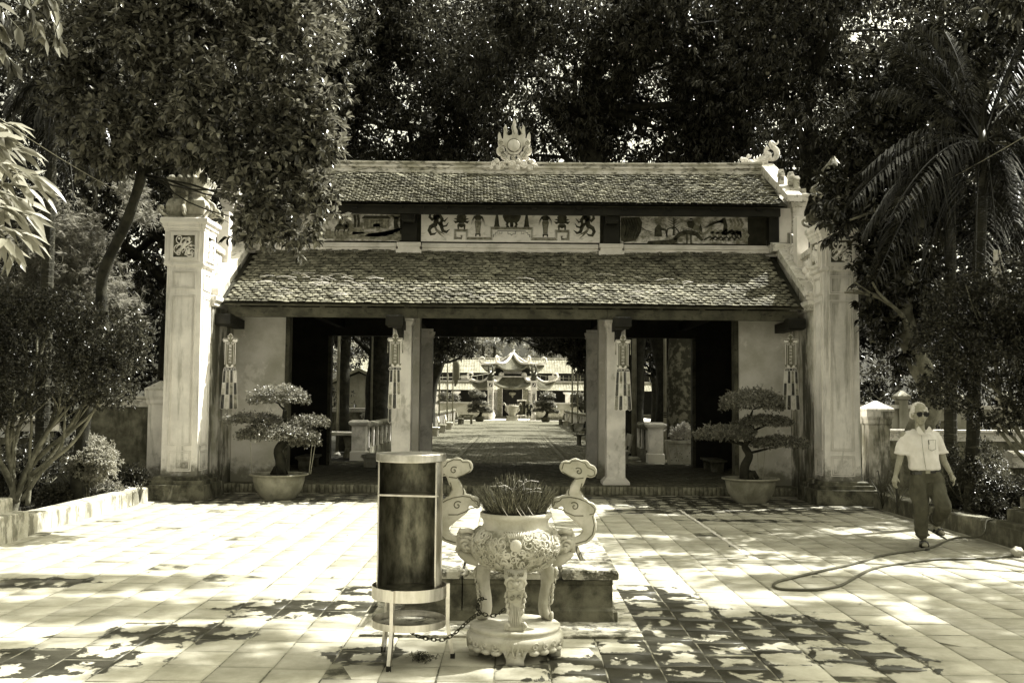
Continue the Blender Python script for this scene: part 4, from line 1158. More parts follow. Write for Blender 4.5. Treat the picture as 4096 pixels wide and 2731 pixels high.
def leaves_mesh(name, P, D, L, Wd, mat, fold=0.25, droop=0.15, big=False):
    """P base points (N,3), D directions (N,3), L lengths (N), Wd widths (N): real little folded leaves"""
    N = len(P); D = norm(D)
    up = norm(np.tile(np.array([[0,0,1.0]]),(N,1)) + rng.normal(0,0.45,(N,3)))
    S = norm(np.cross(D, up)); Nn = norm(np.cross(S, D))
    L = L[:,None]; Wd = Wd[:,None]
    if not big:
        v0 = P; v1 = P + D*L*0.45 + S*Wd*0.5 + Nn*Wd*fold; v2 = P + D*L - Nn*L*droop; v3 = P + D*L*0.45 - S*Wd*0.5 + Nn*Wd*fold
        vs = np.stack([v0,v1,v2,v3],1).reshape(-1,3)
        b = (np.arange(N)*4)[:,None]
        fs = np.concatenate([b+np.array([[0,1,2]]), b+np.array([[0,2,3]])],0)
    else:
        def q(t, w, k): return P + D*L*t + S*Wd*w + Nn*(Wd*k*fold - L*droop*t*t)
        vs = np.stack([q(0,0,0),q(0.25,0.40,1),q(0.25,0,0),q(0.25,-0.40,1),q(0.6,0.46,1),q(0.6,0,0),q(0.6,-0.46,1),q(1.0,0,0)],1).reshape(-1,3)
        b = (np.arange(N)*8)[:,None]
        fs = np.concatenate([b+np.array([t]) for t in ((0,1,2),(0,2,3),(1,4,2),(4,5,2),(2,5,3),(5,6,3),(4,7,5),(5,7,6))],0)
    me = np_mesh(name, vs, fs); me.materials.append(mat)
    return me

def crown_points(ells, n, shell=0.5, clump=1.2, thr=-0.25, seed=0.0):
    """twig ends spread through ellipsoids, thicker near the skin, with holes where the clump noise is low"""
    vol = np.array([e[1][0]*e[1][1]*e[1][2] for e in ells])**0.75
    cnt = (n*vol/vol.sum()).astype(int)
    Ps = []; Os = []
    for (c, r), k in zip(ells, cnt):
        k2 = int(k*2.2)+4
        u = norm(rng.normal(0,1,(k2,3)))
        rr = shell + (1-shell)*rng.random(k2)**0.6
        rr = rr*(1 + 0.16*pnoise(u, 3.0, seed+c[0]))
        p = np.array(c) + u*np.array(r)*rr[:,None]
        keep = pnoise(p, clump, seed) > thr + rng.normal(0,0.12,k2)
        p = p[keep][:k]; u = u[keep][:k]
        Ps.append(p); Os.append(u)
    return np.concatenate(Ps), np.concatenate(Os)

def rosettes(P, O, k, L, Wd, spread=0.9, down=0.3, jit=0.5, twig=0.12):
    N = len(P)
    Pn = np.repeat(P,k,0) ; On = np.repeat(O,k,0)
    Rn = norm(rng.normal(0,1,(N*k,3)))
    D = On*0.55 + Rn*spread + np.array([0,0,-1.0])*down
    Pn = Pn + Rn*twig*L + np.repeat(rng.normal(0,1,(N,3))*jit*L,k,0)
    Ls = L*rng.uniform(0.6,1.15,N*k); Ws = Wd*rng.uniform(0.7,1.15,N*k)
    return Pn, D, Ls, Ws

def limb(m, a, b, ra, rb, wob=0.1, k=7, n=7, seedv=None):
    a = Vector(a); b = Vector(b); L = (b-a).length
    pts = []
    ph = [random.uniform(0,6.28) for _ in range(4)]
    for i in range(k+1):
        t = i/k; e = math.sin(math.pi*t)*wob*L
        pts.append(a.lerp(b,t) + Vector((math.sin(3*t+ph[0])*e*0.6, math.sin(3.7*t+ph[1])*e*0.6, math.sin(2.9*t+ph[2])*e*0.25)))
    m.tube(pts, [lerp(ra,rb,i/k)*(1+0.08*math.sin(5*i+ph[3])) for i in range(k+1)], n)
    return pts

def tree(name, label, cat, trunk, ells, twigs, k, L, Wd, leaf, bark, rad=(0.2,0.12), shell=0.45, clump=1.2, thr=-0.25, down=0.3, group=None,
         spread=0.9, big=False, limbs=2, fruit=0, branch_r=0.06, fold=0.25, droop=0.15, seed=None, fork=(0.62,0.98)):
    base = Vector(trunk[0])
    t = thing(name, label, cat, base, 0, group)
    m = MB()
    pts = catmull(trunk, 5)
    rr = [lerp(rad[0],rad[1],i/(len(pts)-1))*(1+0.07*math.sin(i*1.7)) for i in range(len(pts))]
    rr[0] *= 1.35
    m.tube(pts, rr, 10)
    br = MB()
    top = pts[-1]
    for (c, r) in ells:
        f = pts[int(len(pts)*random.uniform(*fork))-1]
        pp = limb(br, f, Vector(c), branch_r*random.uniform(0.9,1.4), branch_r*0.35, 0.12)
        for _ in range(limbs):
            u = Vector((random.gauss(0,1),random.gauss(0,1),random.gauss(0.2,0.7))).normalized()
            e = Vector(c)+Vector((u.x*r[0],u.y*r[1],u.z*r[2]))*0.8
            limb(br, pp[random.randint(3,6)], e, branch_r*0.4, branch_r*0.12, 0.12, 5, 5)
    local(m, base).build('trunk', bark, t, smooth=True)
    local(br, base).build('branches', bark, t, smooth=True)
    P, O = crown_points(ells, twigs, shell, clump, thr, random.uniform(0,9) if seed is None else seed)
    Pn, D, Ls, Ws = rosettes(P, O, k, L, Wd, spread, down)
    me = leaves_mesh('crown', Pn-np.array(base), D, Ls, Ws, leaf, fold, droop, big)
    link('crown', me, None, t)
    for i in range(fruit):
        p = P[rng.integers(len(P))]; fm = MB(); fm.ball(Vector(p)-base+V(0,0,-L*0.6),0.055 if L > 0.1 else 0.04,10,8); fm.build('fruit',M['fruit'],t,smooth=True)
    return t

def E(px, py, Y, rx, rz, ry=None):
    """ellipsoid of crown: centre seen at a spot of the photograph, radii in metres"""
    p = at(px, py, Y); return ((p.x,p.y,p.z),(rx, ry if ry else (rx+rz)/2, rz))

# tall mango trees behind the gate
BT = 'tall mango trees standing behind the gate'
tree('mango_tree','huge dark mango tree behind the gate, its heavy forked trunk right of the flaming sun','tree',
     [(5.0,31,0),(4.9,31,3.5),(3.2,31,6.2),(2.6,30.8,9.0),(2.4,30.5,12)],
     [E(2300,250,30,4.2,2.4,3),E(2750,180,30,3.8,2.6,3),E(2650,520,31,3.6,1.7,2.5),E(2200,560,32,2.4,1.2,2),E(3050,380,30,3.0,2.4,3),E(2500,-60,29,4.5,2.2,3),E(2950,620,32,2.8,1.5,2)],
     10500, 10, 0.23, 0.055, M['leaf_mango'], M['bark_dark'], (0.62,0.30), 0.35, 1.15, 0.0, 0.55, BT, branch_r=0.15, limbs=2)
tree('mango_tree','huge dark mango tree behind the gate, crown filling the space left of the flaming sun','tree',
     [(-4.9,38,0),(-4.6,38,3.5),(-3.6,37.5,6.5),(-3.4,37,9.5),(-3.2,37,12.5)],
     [E(1750,300,33,3.8,2.6,3),E(1450,150,33,3.8,2.6,3),E(1900,80,34,3.8,2.2,3),E(1500,520,33,3.4,1.6,2.5),E(1200,420,33,3.6,2.6,3),E(1850,560,34,2.4,1.1,2),E(1150,-20,32,4.5,2.6,3)],
     10500, 10, 0.23, 0.055, M['leaf_mango'], M['bark_dark'], (0.45,0.25), 0.35, 1.15, 0.0, 0.55, BT, branch_r=0.12, limbs=2)
tree('mango_tree','fruiting mango tree above the right end of the gate roof','tree',
     [(8.8,29,0),(8.8,29,4),(8.6,28.6,7),(8.4,28,9.5)],
     [E(3150,150,27,3.2,2.0,2.5),E(3400,420,27,3.0,2.4,2.5),E(3350,60,26,3.6,2.2,2.5),E(3000,-40,27,3.2,1.8,2.5),E(3500,800,28,2.8,2.6,2.5),E(3850,500,27,3.4,3.2,3),E(3800,50,26,3.5,3.0,3)],
     7600, 10, 0.21, 0.052, M['leaf_mango'], M['bark_dark'], (0.5,0.25), 0.4, 1.0, -0.2, 0.6, BT, branch_r=0.14, fruit=30)
tree('broad_tree','dark broad tree behind the left end of the gate roof','tree',
     [(-10,29,0),(-9.8,29,4),(-9.4,28.6,8)],
     [E(1000,200,27,3.4,3.0,3),E(700,450,27,3.4,3.0,3),E(450,150,27,3.8,3.2,3),E(600,900,28,3.0,3.2,2.5),E(300,700,27,3.2,3.2,3),E(950,650,27,2.6,2.2,2),E(150,250,26,3.5,3.5,3),E(250,1150,29,2.8,2.6,2)],
     6800, 9, 0.21, 0.057, M['leaf_mango'], M['bark_dark'], (0.45,0.25), 0.4, 1.0, -0.3, 0.5, branch_r=0.14)
# the wood that closes the view beyond
def wood(name, label, ells, n, L, Wd, mat, k=7, thr=-0.45, clump=0.5):
    P, O = crown_points(ells, n, 0.3, clump, thr, 3.3)
    Pn, D, Ls, Ws = rosettes(P, O, k, L, Wd, 1.0, 0.2, 0.8)
    me = leaves_mesh(name, Pn, D, Ls, Ws, mat)
    return link(name, me, None, label=label, cat='wood', kind='stuff')
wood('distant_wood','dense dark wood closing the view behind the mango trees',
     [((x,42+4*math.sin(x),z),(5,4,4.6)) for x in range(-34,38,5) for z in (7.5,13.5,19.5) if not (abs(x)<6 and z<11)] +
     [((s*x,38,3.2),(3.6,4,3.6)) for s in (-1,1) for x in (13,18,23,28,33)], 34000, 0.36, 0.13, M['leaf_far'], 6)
wood('garden_thicket','dark thicket filling the gardens beyond the side walls',
     [((s*x,y,z),(2.0,2.0,1.9)) for s,x,y,z in ((-1,9.5,22,1.9),(-1,13,21,2.4),(-1,16.5,20,2.6),(-1,12,25,4.6),(-1,16,24,5.2),(-1,19.5,22,4),(-1,15,23,8),(1,12.5,31,2.2),(1,16,30,2.6),(1,19,28,3),(1,15.5,26,5.5),(1,18.5,24,5.2),(1,16,25,8.5),(1,20,23,7))], 5200, 0.17, 0.055, M['leaf_mango'], 8, -0.35, 0.8)

# pomelo tree over the left pillar
tree('pomelo_tree','leafy fruit tree overhanging the left pillar and the left end of the gate roof','tree',
     [(-6.75,15.6,0),(-6.62,15.55,1.4),(-6.35,15.5,2.6),(-6.35,15.4,3.6),(-5.9,15.2,4.5),(-5.5,15.0,5.6)],
     [E(620,230,14.6,1.15,1.1,1.1),E(900,120,14.6,1.1,1.1,1.1),E(1130,260,14.3,0.95,1.1,1.0),E(860,430,14.2,1.1,0.9,1.0),E(1100,560,14.2,0.85,0.8,0.9),E(500,480,14.8,0.9,0.9,1.0),
      E(1120,780,14.0,0.75,0.50,0.8),E(960,640,14.2,0.55,0.42,0.8),E(1270,820,13.8,0.30,0.42,0.5),E(1020,890,13.9,0.42,0.30,0.5),E(1340,380,14.0,0.20,0.26,0.3),E(1330,560,13.9,0.22,0.22,0.3),E(1240,500,14,0.42,0.6,0.5),
      E(1170,945,13.8,0.34,0.16,0.4),E(320,180,15,0.8,0.8,1),E(1050,-80,14.6,1.2,0.9,1.2),E(650,-120,14.8,1.3,0.9,1.2),E(760,560,14.4,0.6,0.4,0.7),E(350,400,15.2,0.6,0.6,0.8),E(500,640,15.2,0.40,0.3,0.5)],
     5400, 9, 0.135, 0.060, M['leaf_pomelo'], M['bark_dark'], (0.10,0.075), 0.42, 3.0, 0.0, 0.15, None, big=True, fruit=16, branch_r=0.016, limbs=1, fork=(0.93,1.0))
# right: broad-leaved tree with an S-bent hollow trunk
tree('fruit_tree','broad-leaved tree with a bent, hollow-scarred trunk behind the walking man','tree',
     [(6.9,17.2,0),(6.85,17.1,1.05),(7.12,17.0,1.8),(6.98,17.0,2.3),(6.65,16.9,3.1),(6.6,16.7,4.1),(6.9,16.4,5.5)],
     [E(3480,560,16.8,0.80,0.75,0.9),E(3420,760,16.5,0.60,0.5,0.8),E(3680,300,16.8,1.15,1.05,1.0),E(3400,880,16.0,0.32,0.26,0.5),E(3620,760,16.8,1.0,0.8,0.9),E(3580,1080,16.6,0.8,0.6,0.9),E(3900,200,16.8,1.15,1.05,1),
      E(3490,1130,15.6,0.36,0.24,0.5),E(3720,1150,17,0.8,0.6,0.9),E(3900,850,17.2,1.0,1.0,1),E(3380,1170,15.6,0.24,0.15,0.3),E(3570,1380,17,0.45,0.45,0.6),E(4050,500,17.2,1.1,1.1,1),E(3560,1250,16.8,0.5,0.4,0.6)],
     3400, 9, 0.16, 0.065, M['leaf_shade'], M['bark_pale'], (0.24,0.14), 0.42, 2.6, 0.0, 0.25, None, big=True, fruit=10, branch_r=0.05)
# trees whose shade dapples the courtyard from the right and from behind the photographer
SH = 'shade trees at the right side of the courtyard'
def back(ells): return [((c[0],c[1]+0.134*c[2],c[2]),r) for c,r in ells]
tree('shade_tree','tall shade tree rising outside the right edge beyond the steps','tree',[(10.2,11.8,0),(10.1,11.8,3),(9.8,11.9,6.0)],
     back([((9.6,13.6,7.3),(1.5,1.0,0.7)),((7.9,15.2,6.6),(1.4,1.5,0.6)),((7.6,12.6,7.6),(1.3,0.5,0.5)),((10.4,16.8,6.8),(1.6,1.4,0.8)),((7.3,17.0,6.4),(1.2,1.0,0.5))]),
     1000, 8, 0.20, 0.075, M['leaf_mango'], M['bark'], (0.24,0.14), 0.3, 1.9, 0.0, 0.4, SH, branch_r=0.06)
tree('shade_tree','tall shade tree outside the right edge, nearest to the photographer','tree',[(12.4,8.4,0),(12.3,8.4,5),(12.0,8.9,10.0)],
     back([((12.0,10.2,12.7),(1.7,1.1,0.7)),((10.5,8.95,12.8),(1.3,0.6,0.5)),((13.4,9.0,12.7),(1.5,1.2,0.8)),((13.8,11.2,12.8),(1.4,1.0,0.7)),((10.6,10.8,13.1),(1.2,0.45,0.4)),((12.2,12.3,13.0),(1.4,0.5,0.5))]),
     2100, 9, 0.20, 0.075, M['leaf_mango'], M['bark'], (0.24,0.14), 0.3, 1.7, -0.1, 0.4, SH, branch_r=0.06)
tree('shade_tree','tall shade tree with long boughs reaching over the courtyard above the photographer','tree',[(10.6,6.6,0),(10.4,6.7,5),(9.4,8.0,10.2)],
     back([((4.9,12.05,13.2),(1.8,0.40,0.3)),((5.9,10.85,13.2),(1.4,0.42,0.3)),((7.9,9.1,13.2),(1.5,0.44,0.3)),((6.7,9.95,13.2),(1.0,0.28,0.3)),((3.8,10.2,13.2),(1.1,0.28,0.3)),((9.0,9.9,13.0),(0.9,0.3,0.3)),((5.0,9.5,13.2),(0.8,0.2,0.3))]),
     820, 9, 0.19, 0.075, M['leaf_mango'], M['bark'], (0.26,0.16), 0.2, 1.7, -0.25, 0.3, SH, branch_r=0.045)

# left near branches with long leaves, reaching in from a tree outside the frame
def spray(P0, P1, n, L, Wd, t, mat, down=0.5, spread=0.5):
    P0 = Vector(P0); P1 = Vector(P1); ps = []; ds = []
    d = (P1-P0).normalized()
    for i in range(n):
        f = lerp(0.15,1.0,(i/n)**0.8)
        p = P0.lerp(P1,f)
        u = Vector((random.gauss(0,1),random.gauss(0,1),random.gauss(0,0.8)))*spread + d*0.9 + V(0,0,-down*random.uniform(0.3,1.2))
        ps.append(p); ds.append(u)
    return ps, ds
def near_tree(label, base, trunk, tips, n, L, Wd, mat, down=0.5, spread=0.5, group=None):
    t = thing('mango_tree', label, 'tree', base, 0, group); b = Vector(base)
    m = MB(); m.tube(catmull(trunk,5),[lerp(0.16,0.07,i/(5*(len(trunk)-1))) for i in range(5*(len(trunk)-1)+1)],9)
    br = MB(); PS=[]; DS=[]
    for (a, c) in tips:
        limb(br, trunk[-1], a, 0.04, 0.018, 0.06, 6, 6); limb(br, a, c, 0.012, 0.005, 0.05, 5, 5)
        p, d = spray(a, c, n, L, Wd, t, mat, down, spread); PS += p; DS += d
    local(m,b).build('trunk',M['bark'],t,smooth=True); local(br,b).build('branches',M['bark'],t,smooth=True)
    P = np.array([list(p-b) for p in PS]); D = np.array([list(d) for d in DS]); N = len(P)
    link('crown', leaves_mesh('crown',P,D,L*rng.uniform(0.65,1.1,N),Wd*rng.uniform(0.75,1.1,N),mat,0.22,0.22,True), None, t)
    return t
tips = []
for (px,py,qx,qy,Y) in ((-150,490,60,500,7.0),(-160,560,120,600,7.0),(-160,640,150,700,6.8),(-160,720,90,800,7.1),(-150,800,130,860,7.0),(-160,860,110,940,6.8),(-160,940,70,1010,6.9),(-150,620,30,660,6.6),(-120,760,40,830,7.3),(-100,540,20,560,6.8),(-100,900,30,960,6.7),(-150,700,160,760,6.9)):
    tips.append((at(px,py,Y), at(qx,qy,Y-0.1)))
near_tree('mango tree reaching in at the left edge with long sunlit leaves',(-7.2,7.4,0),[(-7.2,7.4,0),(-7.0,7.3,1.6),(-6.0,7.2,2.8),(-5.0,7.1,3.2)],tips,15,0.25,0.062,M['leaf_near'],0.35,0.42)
tips = []
for (px,py,qx,qy,Y) in ((-80,-60,80,120,8.0),(60,-120,170,160,8.2),(-60,120,60,260,8.0),(120,-100,220,60,8.3),(-100,20,20,120,7.8),(200,-120,240,180,8.6)):
    tips.append((at(px,py,Y), at(qx,qy,Y)))
near_tree('overhanging tree with broad drooping leaves in the top left corner',(-7.0,9.0,0),[(-7.0,9.0,0),(-6.9,8.9,2.2),(-6.2,8.6,4.0),(-5.3,8.3,5.3)],tips,13,0.20,0.075,M['leaf_pomelo'],0.9,0.5)

# bushy small-leaved trees on both sides
tree('bushy_tree','many-stemmed bushy tree with tiny leaves filling the left edge','tree',[(-7.25,14.6,0),(-7.2,14.6,0.25),(-7.15,14.6,0.4)],
     [E(150,1350,14.4,0.90,0.62,0.8),E(420,1330,14.5,0.62,0.45,0.7),E(60,1560,14.2,0.6,0.5,0.7),E(330,1520,14.4,0.65,0.40,0.7),E(510,1420,14.7,0.32,0.42,0.5),E(440,1560,14.5,0.40,0.26,0.5),E(-150,1300,14.2,0.9,0.8,0.9),E(200,1220,14.7,0.6,0.3,0.6),E(-100,1600,14,0.5,0.5,0.6)],
     4200, 10, 0.060, 0.030, M['leaf_small'], M['bark_pale'], (0.10,0.07), 0.4, 3.0, -0.3, 0.0, None, branch_r=0.036, limbs=4)
t_ = bpy.data.objects['bushy_tree']
m = MB()
for (px,py,qx,qy,rx,ry) in ((60,2010,190,1730,330,1560),(110,2020,120,1800,110,1580),(60,2000,0,1850,-30,1600),(90,2000,240,1800,260,1580),(70,2010,40,1900,50,1640),(120,1900,300,1760,420,1540)):
    m.tube(catmull([at(px,py,14.5),at((px+qx)/2+random.uniform(-12,12),(py+qy)/2,14.5),at(qx,qy,14.5),at((qx+rx)/2+random.uniform(-14,14),(qy+ry)/2,14.5),at(rx,ry,14.5)],5),[lerp(0.038,0.012,i/20) for i in range(21)],8)
local(m,t_.location).build('stems',M['bark_pale'],t_,smooth=True)
tree('bushy_tree','bushy small-leaved tree with sunlit tips filling the right edge','tree',[(7.35,13.7,0),(7.3,13.7,0.5),(7.25,13.6,1.1)],
     [E(3900,1220,13.4,0.65,0.40,0.7),E(4080,1180,13.2,0.7,0.6,0.8),E(3800,1350,13.5,0.50,0.32,0.6),E(4000,1450,13.3,0.8,0.42,0.7),E(3800,1560,13.6,0.45,0.30,0.5),E(4100,1620,13.2,0.5,0.32,0.6),E(4260,1350,13.2,0.9,0.8,0.8),E(3960,1640,13.5,0.35,0.2,0.4)],
     3900, 10, 0.060, 0.030, M['leaf_small'], M['bark_pale'], (0.08,0.05), 0.4, 3.0, -0.3, 0.0, None, branch_r=0.03, limbs=4)
def shrub(label, px, py, Y, r, n, L, mat=None, z=None, flower=False):
    c = at(px,py,Y)
    t = thing('shrub',label,'shrub',(c.x,c.y,0))
    ells = [((random.gauss(0,r*0.35),random.gauss(0,r*0.3),c.z+random.gauss(0,r*0.22)),(r*random.uniform(0.45,0.7),)*3) for _ in range(7)]
    P,O = crown_points(ells,n,0.4,4.0,-0.3,random.random()*9)
    Pn,D,Ls,Ws = rosettes(P,O,8,L,L*0.45,0.9,0.0)
    link('foliage',leaves_mesh('foliage',Pn,D,Ls,Ws,mat or M['leaf_shrub']),None,t)
    m = MB()
    for _ in range(7): limb(m,(random.gauss(0,0.05),random.gauss(0,0.05),0),(random.gauss(0,r*0.5),random.gauss(0,r*0.4),c.z+random.uniform(-0.3,0.2)*r),0.016,0.006,0.1,5,5)
    m.build('stems',M['bark'],t,smooth=True)
    return t
shrub('small sunlit shrub with glossy leaves behind the left kerb',355,1860,15.9,0.50,1700,0.055,M['leaf_near'])
shrub('low leafy plant at the foot of the sunlit left shrub',440,1960,16.3,0.24,400,0.05,M['leaf_bonsai'])
shrub('dark rounded shrub just behind the right kerb beside the walking man',3905,1890,14.8,0.60,2000,0.05)
shrub('dark low shrub between the steps and the dark rounded shrub',3820,1985,15.0,0.32,600,0.05)

shrub('dark leafy shrub directly behind the stone steps at the right edge',4020,1985,14.1,0.42,1300,0.05,M['leaf_small'])
shrub('dark leafy shrub between the two bushes behind the right kerb',3960,2030,14.0,0.26,600,0.05,M['leaf_small'])
shrub('dark leafy shrub deep in the left bed behind the bare stems',90,1880,16.0,0.50,1500,0.055,M['leaf_small'])
shrub('low dark shrub at the foot of the bare stems behind the left kerb',235,1985,15.6,0.30,800,0.05,M['leaf_shrub'])
shrub('small dark shrub between the sunlit left shrub and the left pillar',520,1930,17.2,0.30,700,0.05,M['leaf_small'])
# grassy strap-leaved clumps
def strappy(label, px, py, Y, n, h, cat='plant', mat=None):
    c = gnd(px,py,0.06) if Y is None else at(px,py,Y)
    t = thing('strap_leaf_plant',label,cat,(c.x,c.y,0.05))
    for k in range(n):
        a = random.uniform(0,6.28); l = h*random.uniform(0.6,1.1); o = random.uniform(0.2,0.6)*l
        m = MB(); w = 0.012
        pts = [V(0,0,0),V(math.cos(a)*o*0.3,math.sin(a)*o*0.3,l*0.5),V(math.cos(a)*o*0.75,math.sin(a)*o*0.75,l*0.8),V(math.cos(a)*o*1.3,math.sin(a)*o*1.3,l*0.72)]
        s = V(-math.sin(a),math.cos(a),0)*w
        vs = []
        for i,p in enumerate(pts): ww = (0.7,1.0,0.8,0.05)[i]; vs += [p+s*ww+V(random.gauss(0,0.001),0,0), p-s*ww]
        m.add(vs,[(2*i,2*i+1,2*i+3,2*i+2) for i in range(3)]); m.build('leaf',mat or M['leaf_shrub'],t)
    return t
strappy('strap-leaved clump against the mossy pier by the right pillar',3530,2000,16.4,14,0.75)
strappy('arching strap-leaved clump half hidden behind the walking man',3590,2020,15.6,16,0.6)
strappy('low dark clump at the foot of the pale pier left of the left pillar',560,1990,16.4,9,0.42)
strappy('small dark weed against the foot of the pale left pier',612,1960,17.5,7,0.36)
gr = MB()
for _ in range(1500):
    s = random.choice((-1,1)); x = s*random.uniform(6.5,9.5); y = random.uniform(11.5,18); z = gz(x,y); a = random.uniform(0,6.28); l = random.uniform(0.05,0.16)
    u = V(math.cos(a),math.sin(a),0)*0.006; gr.add([(x-u.x,y-u.y,z-0.01),(x+u.x,y+u.y,z-0.01),(x+math.cos(a+1)*l*0.5,y+math.sin(a+1)*l*0.5,z+l)],[(0,1,2)])
gr.build('undergrowth',M['grassy'],label='thin weeds growing on the dark garden soil beside the kerbs',cat='weeds',kind='stuff')

# ------------------------------------------------------------------ palms
def frond(base, tip, sag, nl, L, t, b0, mat, w=0.022, hang=0.9):
    """one frond: arched rachis and its two rows of leaflets, a part of the palm"""
    base = Vector(base); tip = Vector(tip)
    mid = base.lerp(tip,0.5)+V(0,0,sag)
    pts = []
    for i in range(13):
        u = i/12; pts.append(base*(1-u)**2 + mid*2*u*(1-u) + tip*u*u)
    m = MB(); m.tube([p-b0 for p in pts],[lerp(0.022,0.004,i/12) for i in range(13)],5)
    vs = []; fs = []
    for side in (-1,1):
        for i in range(nl):
            u = lerp(0.16,0.99,i/nl); k = min(int(u*12),11); p = pts[k].lerp(pts[k+1],u*12-k); d = (pts[k+1]-pts[k]).normalized()
            s = d.cross(V(0,0,1)); s = s.normalized() if s.length > 0.05 else V(1,0,0)
            ll = L*(math.sin(math.pi*min(1,u*0.85+0.12))**0.6)*random.uniform(0.85,1.1)
            dr = (s*side*1.0 + d*0.75 + V(0,0,0.15)+Vector((random.gauss(0,0.08),random.gauss(0,0.08),random.gauss(0,0.08)))).normalized()
            q1 = p + dr*ll*0.4; q2 = p + dr*ll*0.72 + V(0,0,-hang*ll*0.22); q3 = p + dr*ll*0.92 + V(0,0,-hang*ll*0.62)
            n_ = dr.cross(V(0,0,1)).normalized()*w
            o = len(vs)
            for (q,ww) in ((p,0.4),(q1,1.0),(q2,0.8),(q3,0.08)): vs += [q+n_*ww*0.5-b0, q-n_*ww*0.5+V(0,0,w*0.3*ww)-b0]
            fs += [(o+2*j,o+2*j+1,o+2*j+3,o+2*j+2) for j in range(3)]
    m.add(vs,fs)
    m.build('frond',mat,t)

def palm(label, base, top, r, fr, nl=46, L=0.5, cat='palm tree', rings=True, mat=None, group=None):
    base = Vector(base); top = Vector(top)
    t = thing('palm_tree',label,cat,base,0,group)
    n = max(12,int((top-base).length/0.11)); prof = []
    m = MB(); pts = []; rr = []
    for i in range(n+1):
        u = i/n; p = base.lerp(top,u)-base
        pts += [p, p+V(0,0,0.012)]; rr += [r*lerp(1.15,0.85,u)*(1.07 if rings else 1), r*lerp(1.15,0.85,u)]
    m.tube(pts,rr,10); m.build('trunk',M['palm_trunk'],t)
    m = MB(); m.tube([top-base+V(0,0,z) for z in (-0.1,0.1,0.45,0.8)],[r*0.95,r*1.25,r*1.1,r*0.5],10); m.build('crownshaft',M['leaf_palm_sheath'],t,smooth=True)
    for (tp, sag) in fr:
        frond(top+V(0,0,0.55), tp, sag, nl, L, t, base, mat or M['leaf_palm'])
    return t
M['palm_trunk'] = surf('ringed_palm_trunk',0.015,0.04,3,stain=0.14,sscale=5,slo=0.55,shi=0.66,samt=0.6,streak=0.15,bump=0.4,bscale=30)
M['leaf_palm_sheath'] = surf('palm_crownshaft',0.03,0.06,3,rough=0.4)
bp_ = at(160,2025,16.2); tp_ = at(208,520,16.2)
palm('dark areca palm with hanging fronds left of the pomelo tree',(bp_.x,16.2,0.05),tp_,0.10,
     [(at(390,820,16.5),0.9),(at(300,860,15.6),1.0),(at(180,800,15.5),0.9),(at(60,700,15.8),0.8),(at(430,600,16.8),0.9),(at(20,470,16),0.7),(at(360,250,16.5),0.4),(at(100,160,16),0.4),(at(250,880,17),1.0),(at(340,720,17.3),1.0)],44,0.55)
bp_ = gnd(3835,2040,0.05); tp_ = at(3930,720,14.4)
palm('big areca palm with spreading fronds at the upper right',(6.65,14.6,0.05),tp_,0.085,
     [(at(3560,170,14.0),0.4),(at(3660,110,14.4),0.5),(at(3780,130,14.9),0.4),(at(3400,820,13.8),0.75),(at(3440,700,14.2),0.7),(at(3500,1130,13.8),0.95),(at(3560,870,13.4),0.7),(at(4150,60,14.4),0.4),(at(4200,420,14.2),0.6),(at(4000,1120,13.2),1.0),(at(4120,1020,13.6),0.9),(at(4200,760,14.0),0.7),(at(3900,1180,13.9),1.1),(at(3620,960,14.6),0.9),(at(3700,1100,15.0),1.0),(at(3500,380,14.9),0.5),(at(4060,900,14.6),0.9),(at(3450,950,15.0),0.85),(at(3960,200,14.0),0.4)],52,0.62)
bp_ = at(3822,1830,15.4)
palm('slim ringed palm trunk rising behind the mossy wall right of the walking man',(bp_.x,15.6,0.05),at(3800,600,16.2),0.088,[(at(3500,350,16.4),0.6),(at(4000,300,16.6),0.6),(at(3700,250,16.8),0.5),(at(3560,640,16.9),0.8)],40,0.5)
# hanging dry sheaths and torn fronds
t = thing('dead_frond','dry pale torn palm frond hanging at the right above the bushy tree','dead frond',at(4000,1010,13.2))
m = MB()
for k in range(16):
    a = at(3985+random.uniform(-10,14),1000,13.2)-t.location; b = at(3960+k*5,1210+random.uniform(-20,40),13.2)-t.location
    m.tube([a,a.lerp(b,0.45)+V(random.gauss(0,0.02),0.02,0),b],[0.006,0.009,0.002],4)
m.build('strips',M['satin_pale'],t)

# feathery casuarina
def casuarina(label):
    base = (at(330,2000,23).x,23,0)
    t = thing('casuarina_tree',label,'tree',base)
    m = MB(); limb(m,(0,0,0),(0.2,0,5.0),0.16,0.06,0.03,8,8); m.build('trunk',M['bark'],t,smooth=True)
    ps=[];ds=[]
    for (px,py,rx,rz,n) in ((330,950,0.42,0.5,260),(250,900,0.35,0.5,200),(380,1060,0.4,0.5,260),(300,1130,0.35,0.4,160),(420,1180,0.42,0.4,260),(150,1020,0.45,0.6,200),(80,1150,0.5,0.5,200),(480,1230,0.3,0.35,160),(230,1220,0.4,0.4,200),(520,760,0.25,0.2,80),(560,850,0.3,0.25,100)):
        c = at(px,py,23)
        for _ in range(n):
            p = Vector((c.x+random.gauss(0,rx*0.6),23+random.gauss(0,0.4),c.z+random.gauss(0,rz*0.6)))
            a = random.uniform(0,6.28)
            for q in range(16):
                ps.append(p-Vector(base)); ds.append(V(math.cos(a)+random.gauss(0,0.6),math.sin(a)+random.gauss(0,0.6),random.gauss(-0.1,0.6)))
    N = len(ps)
    link('needles',leaves_mesh('needles',np.array([list(p) for p in ps]),np.array([list(p) for p in ds]),rng.uniform(0.10,0.22,N),np.full(N,0.008),M['needle']),None,t)
casuarina('feathery pale casuarina behind the dark ringed palm trunk on the left')

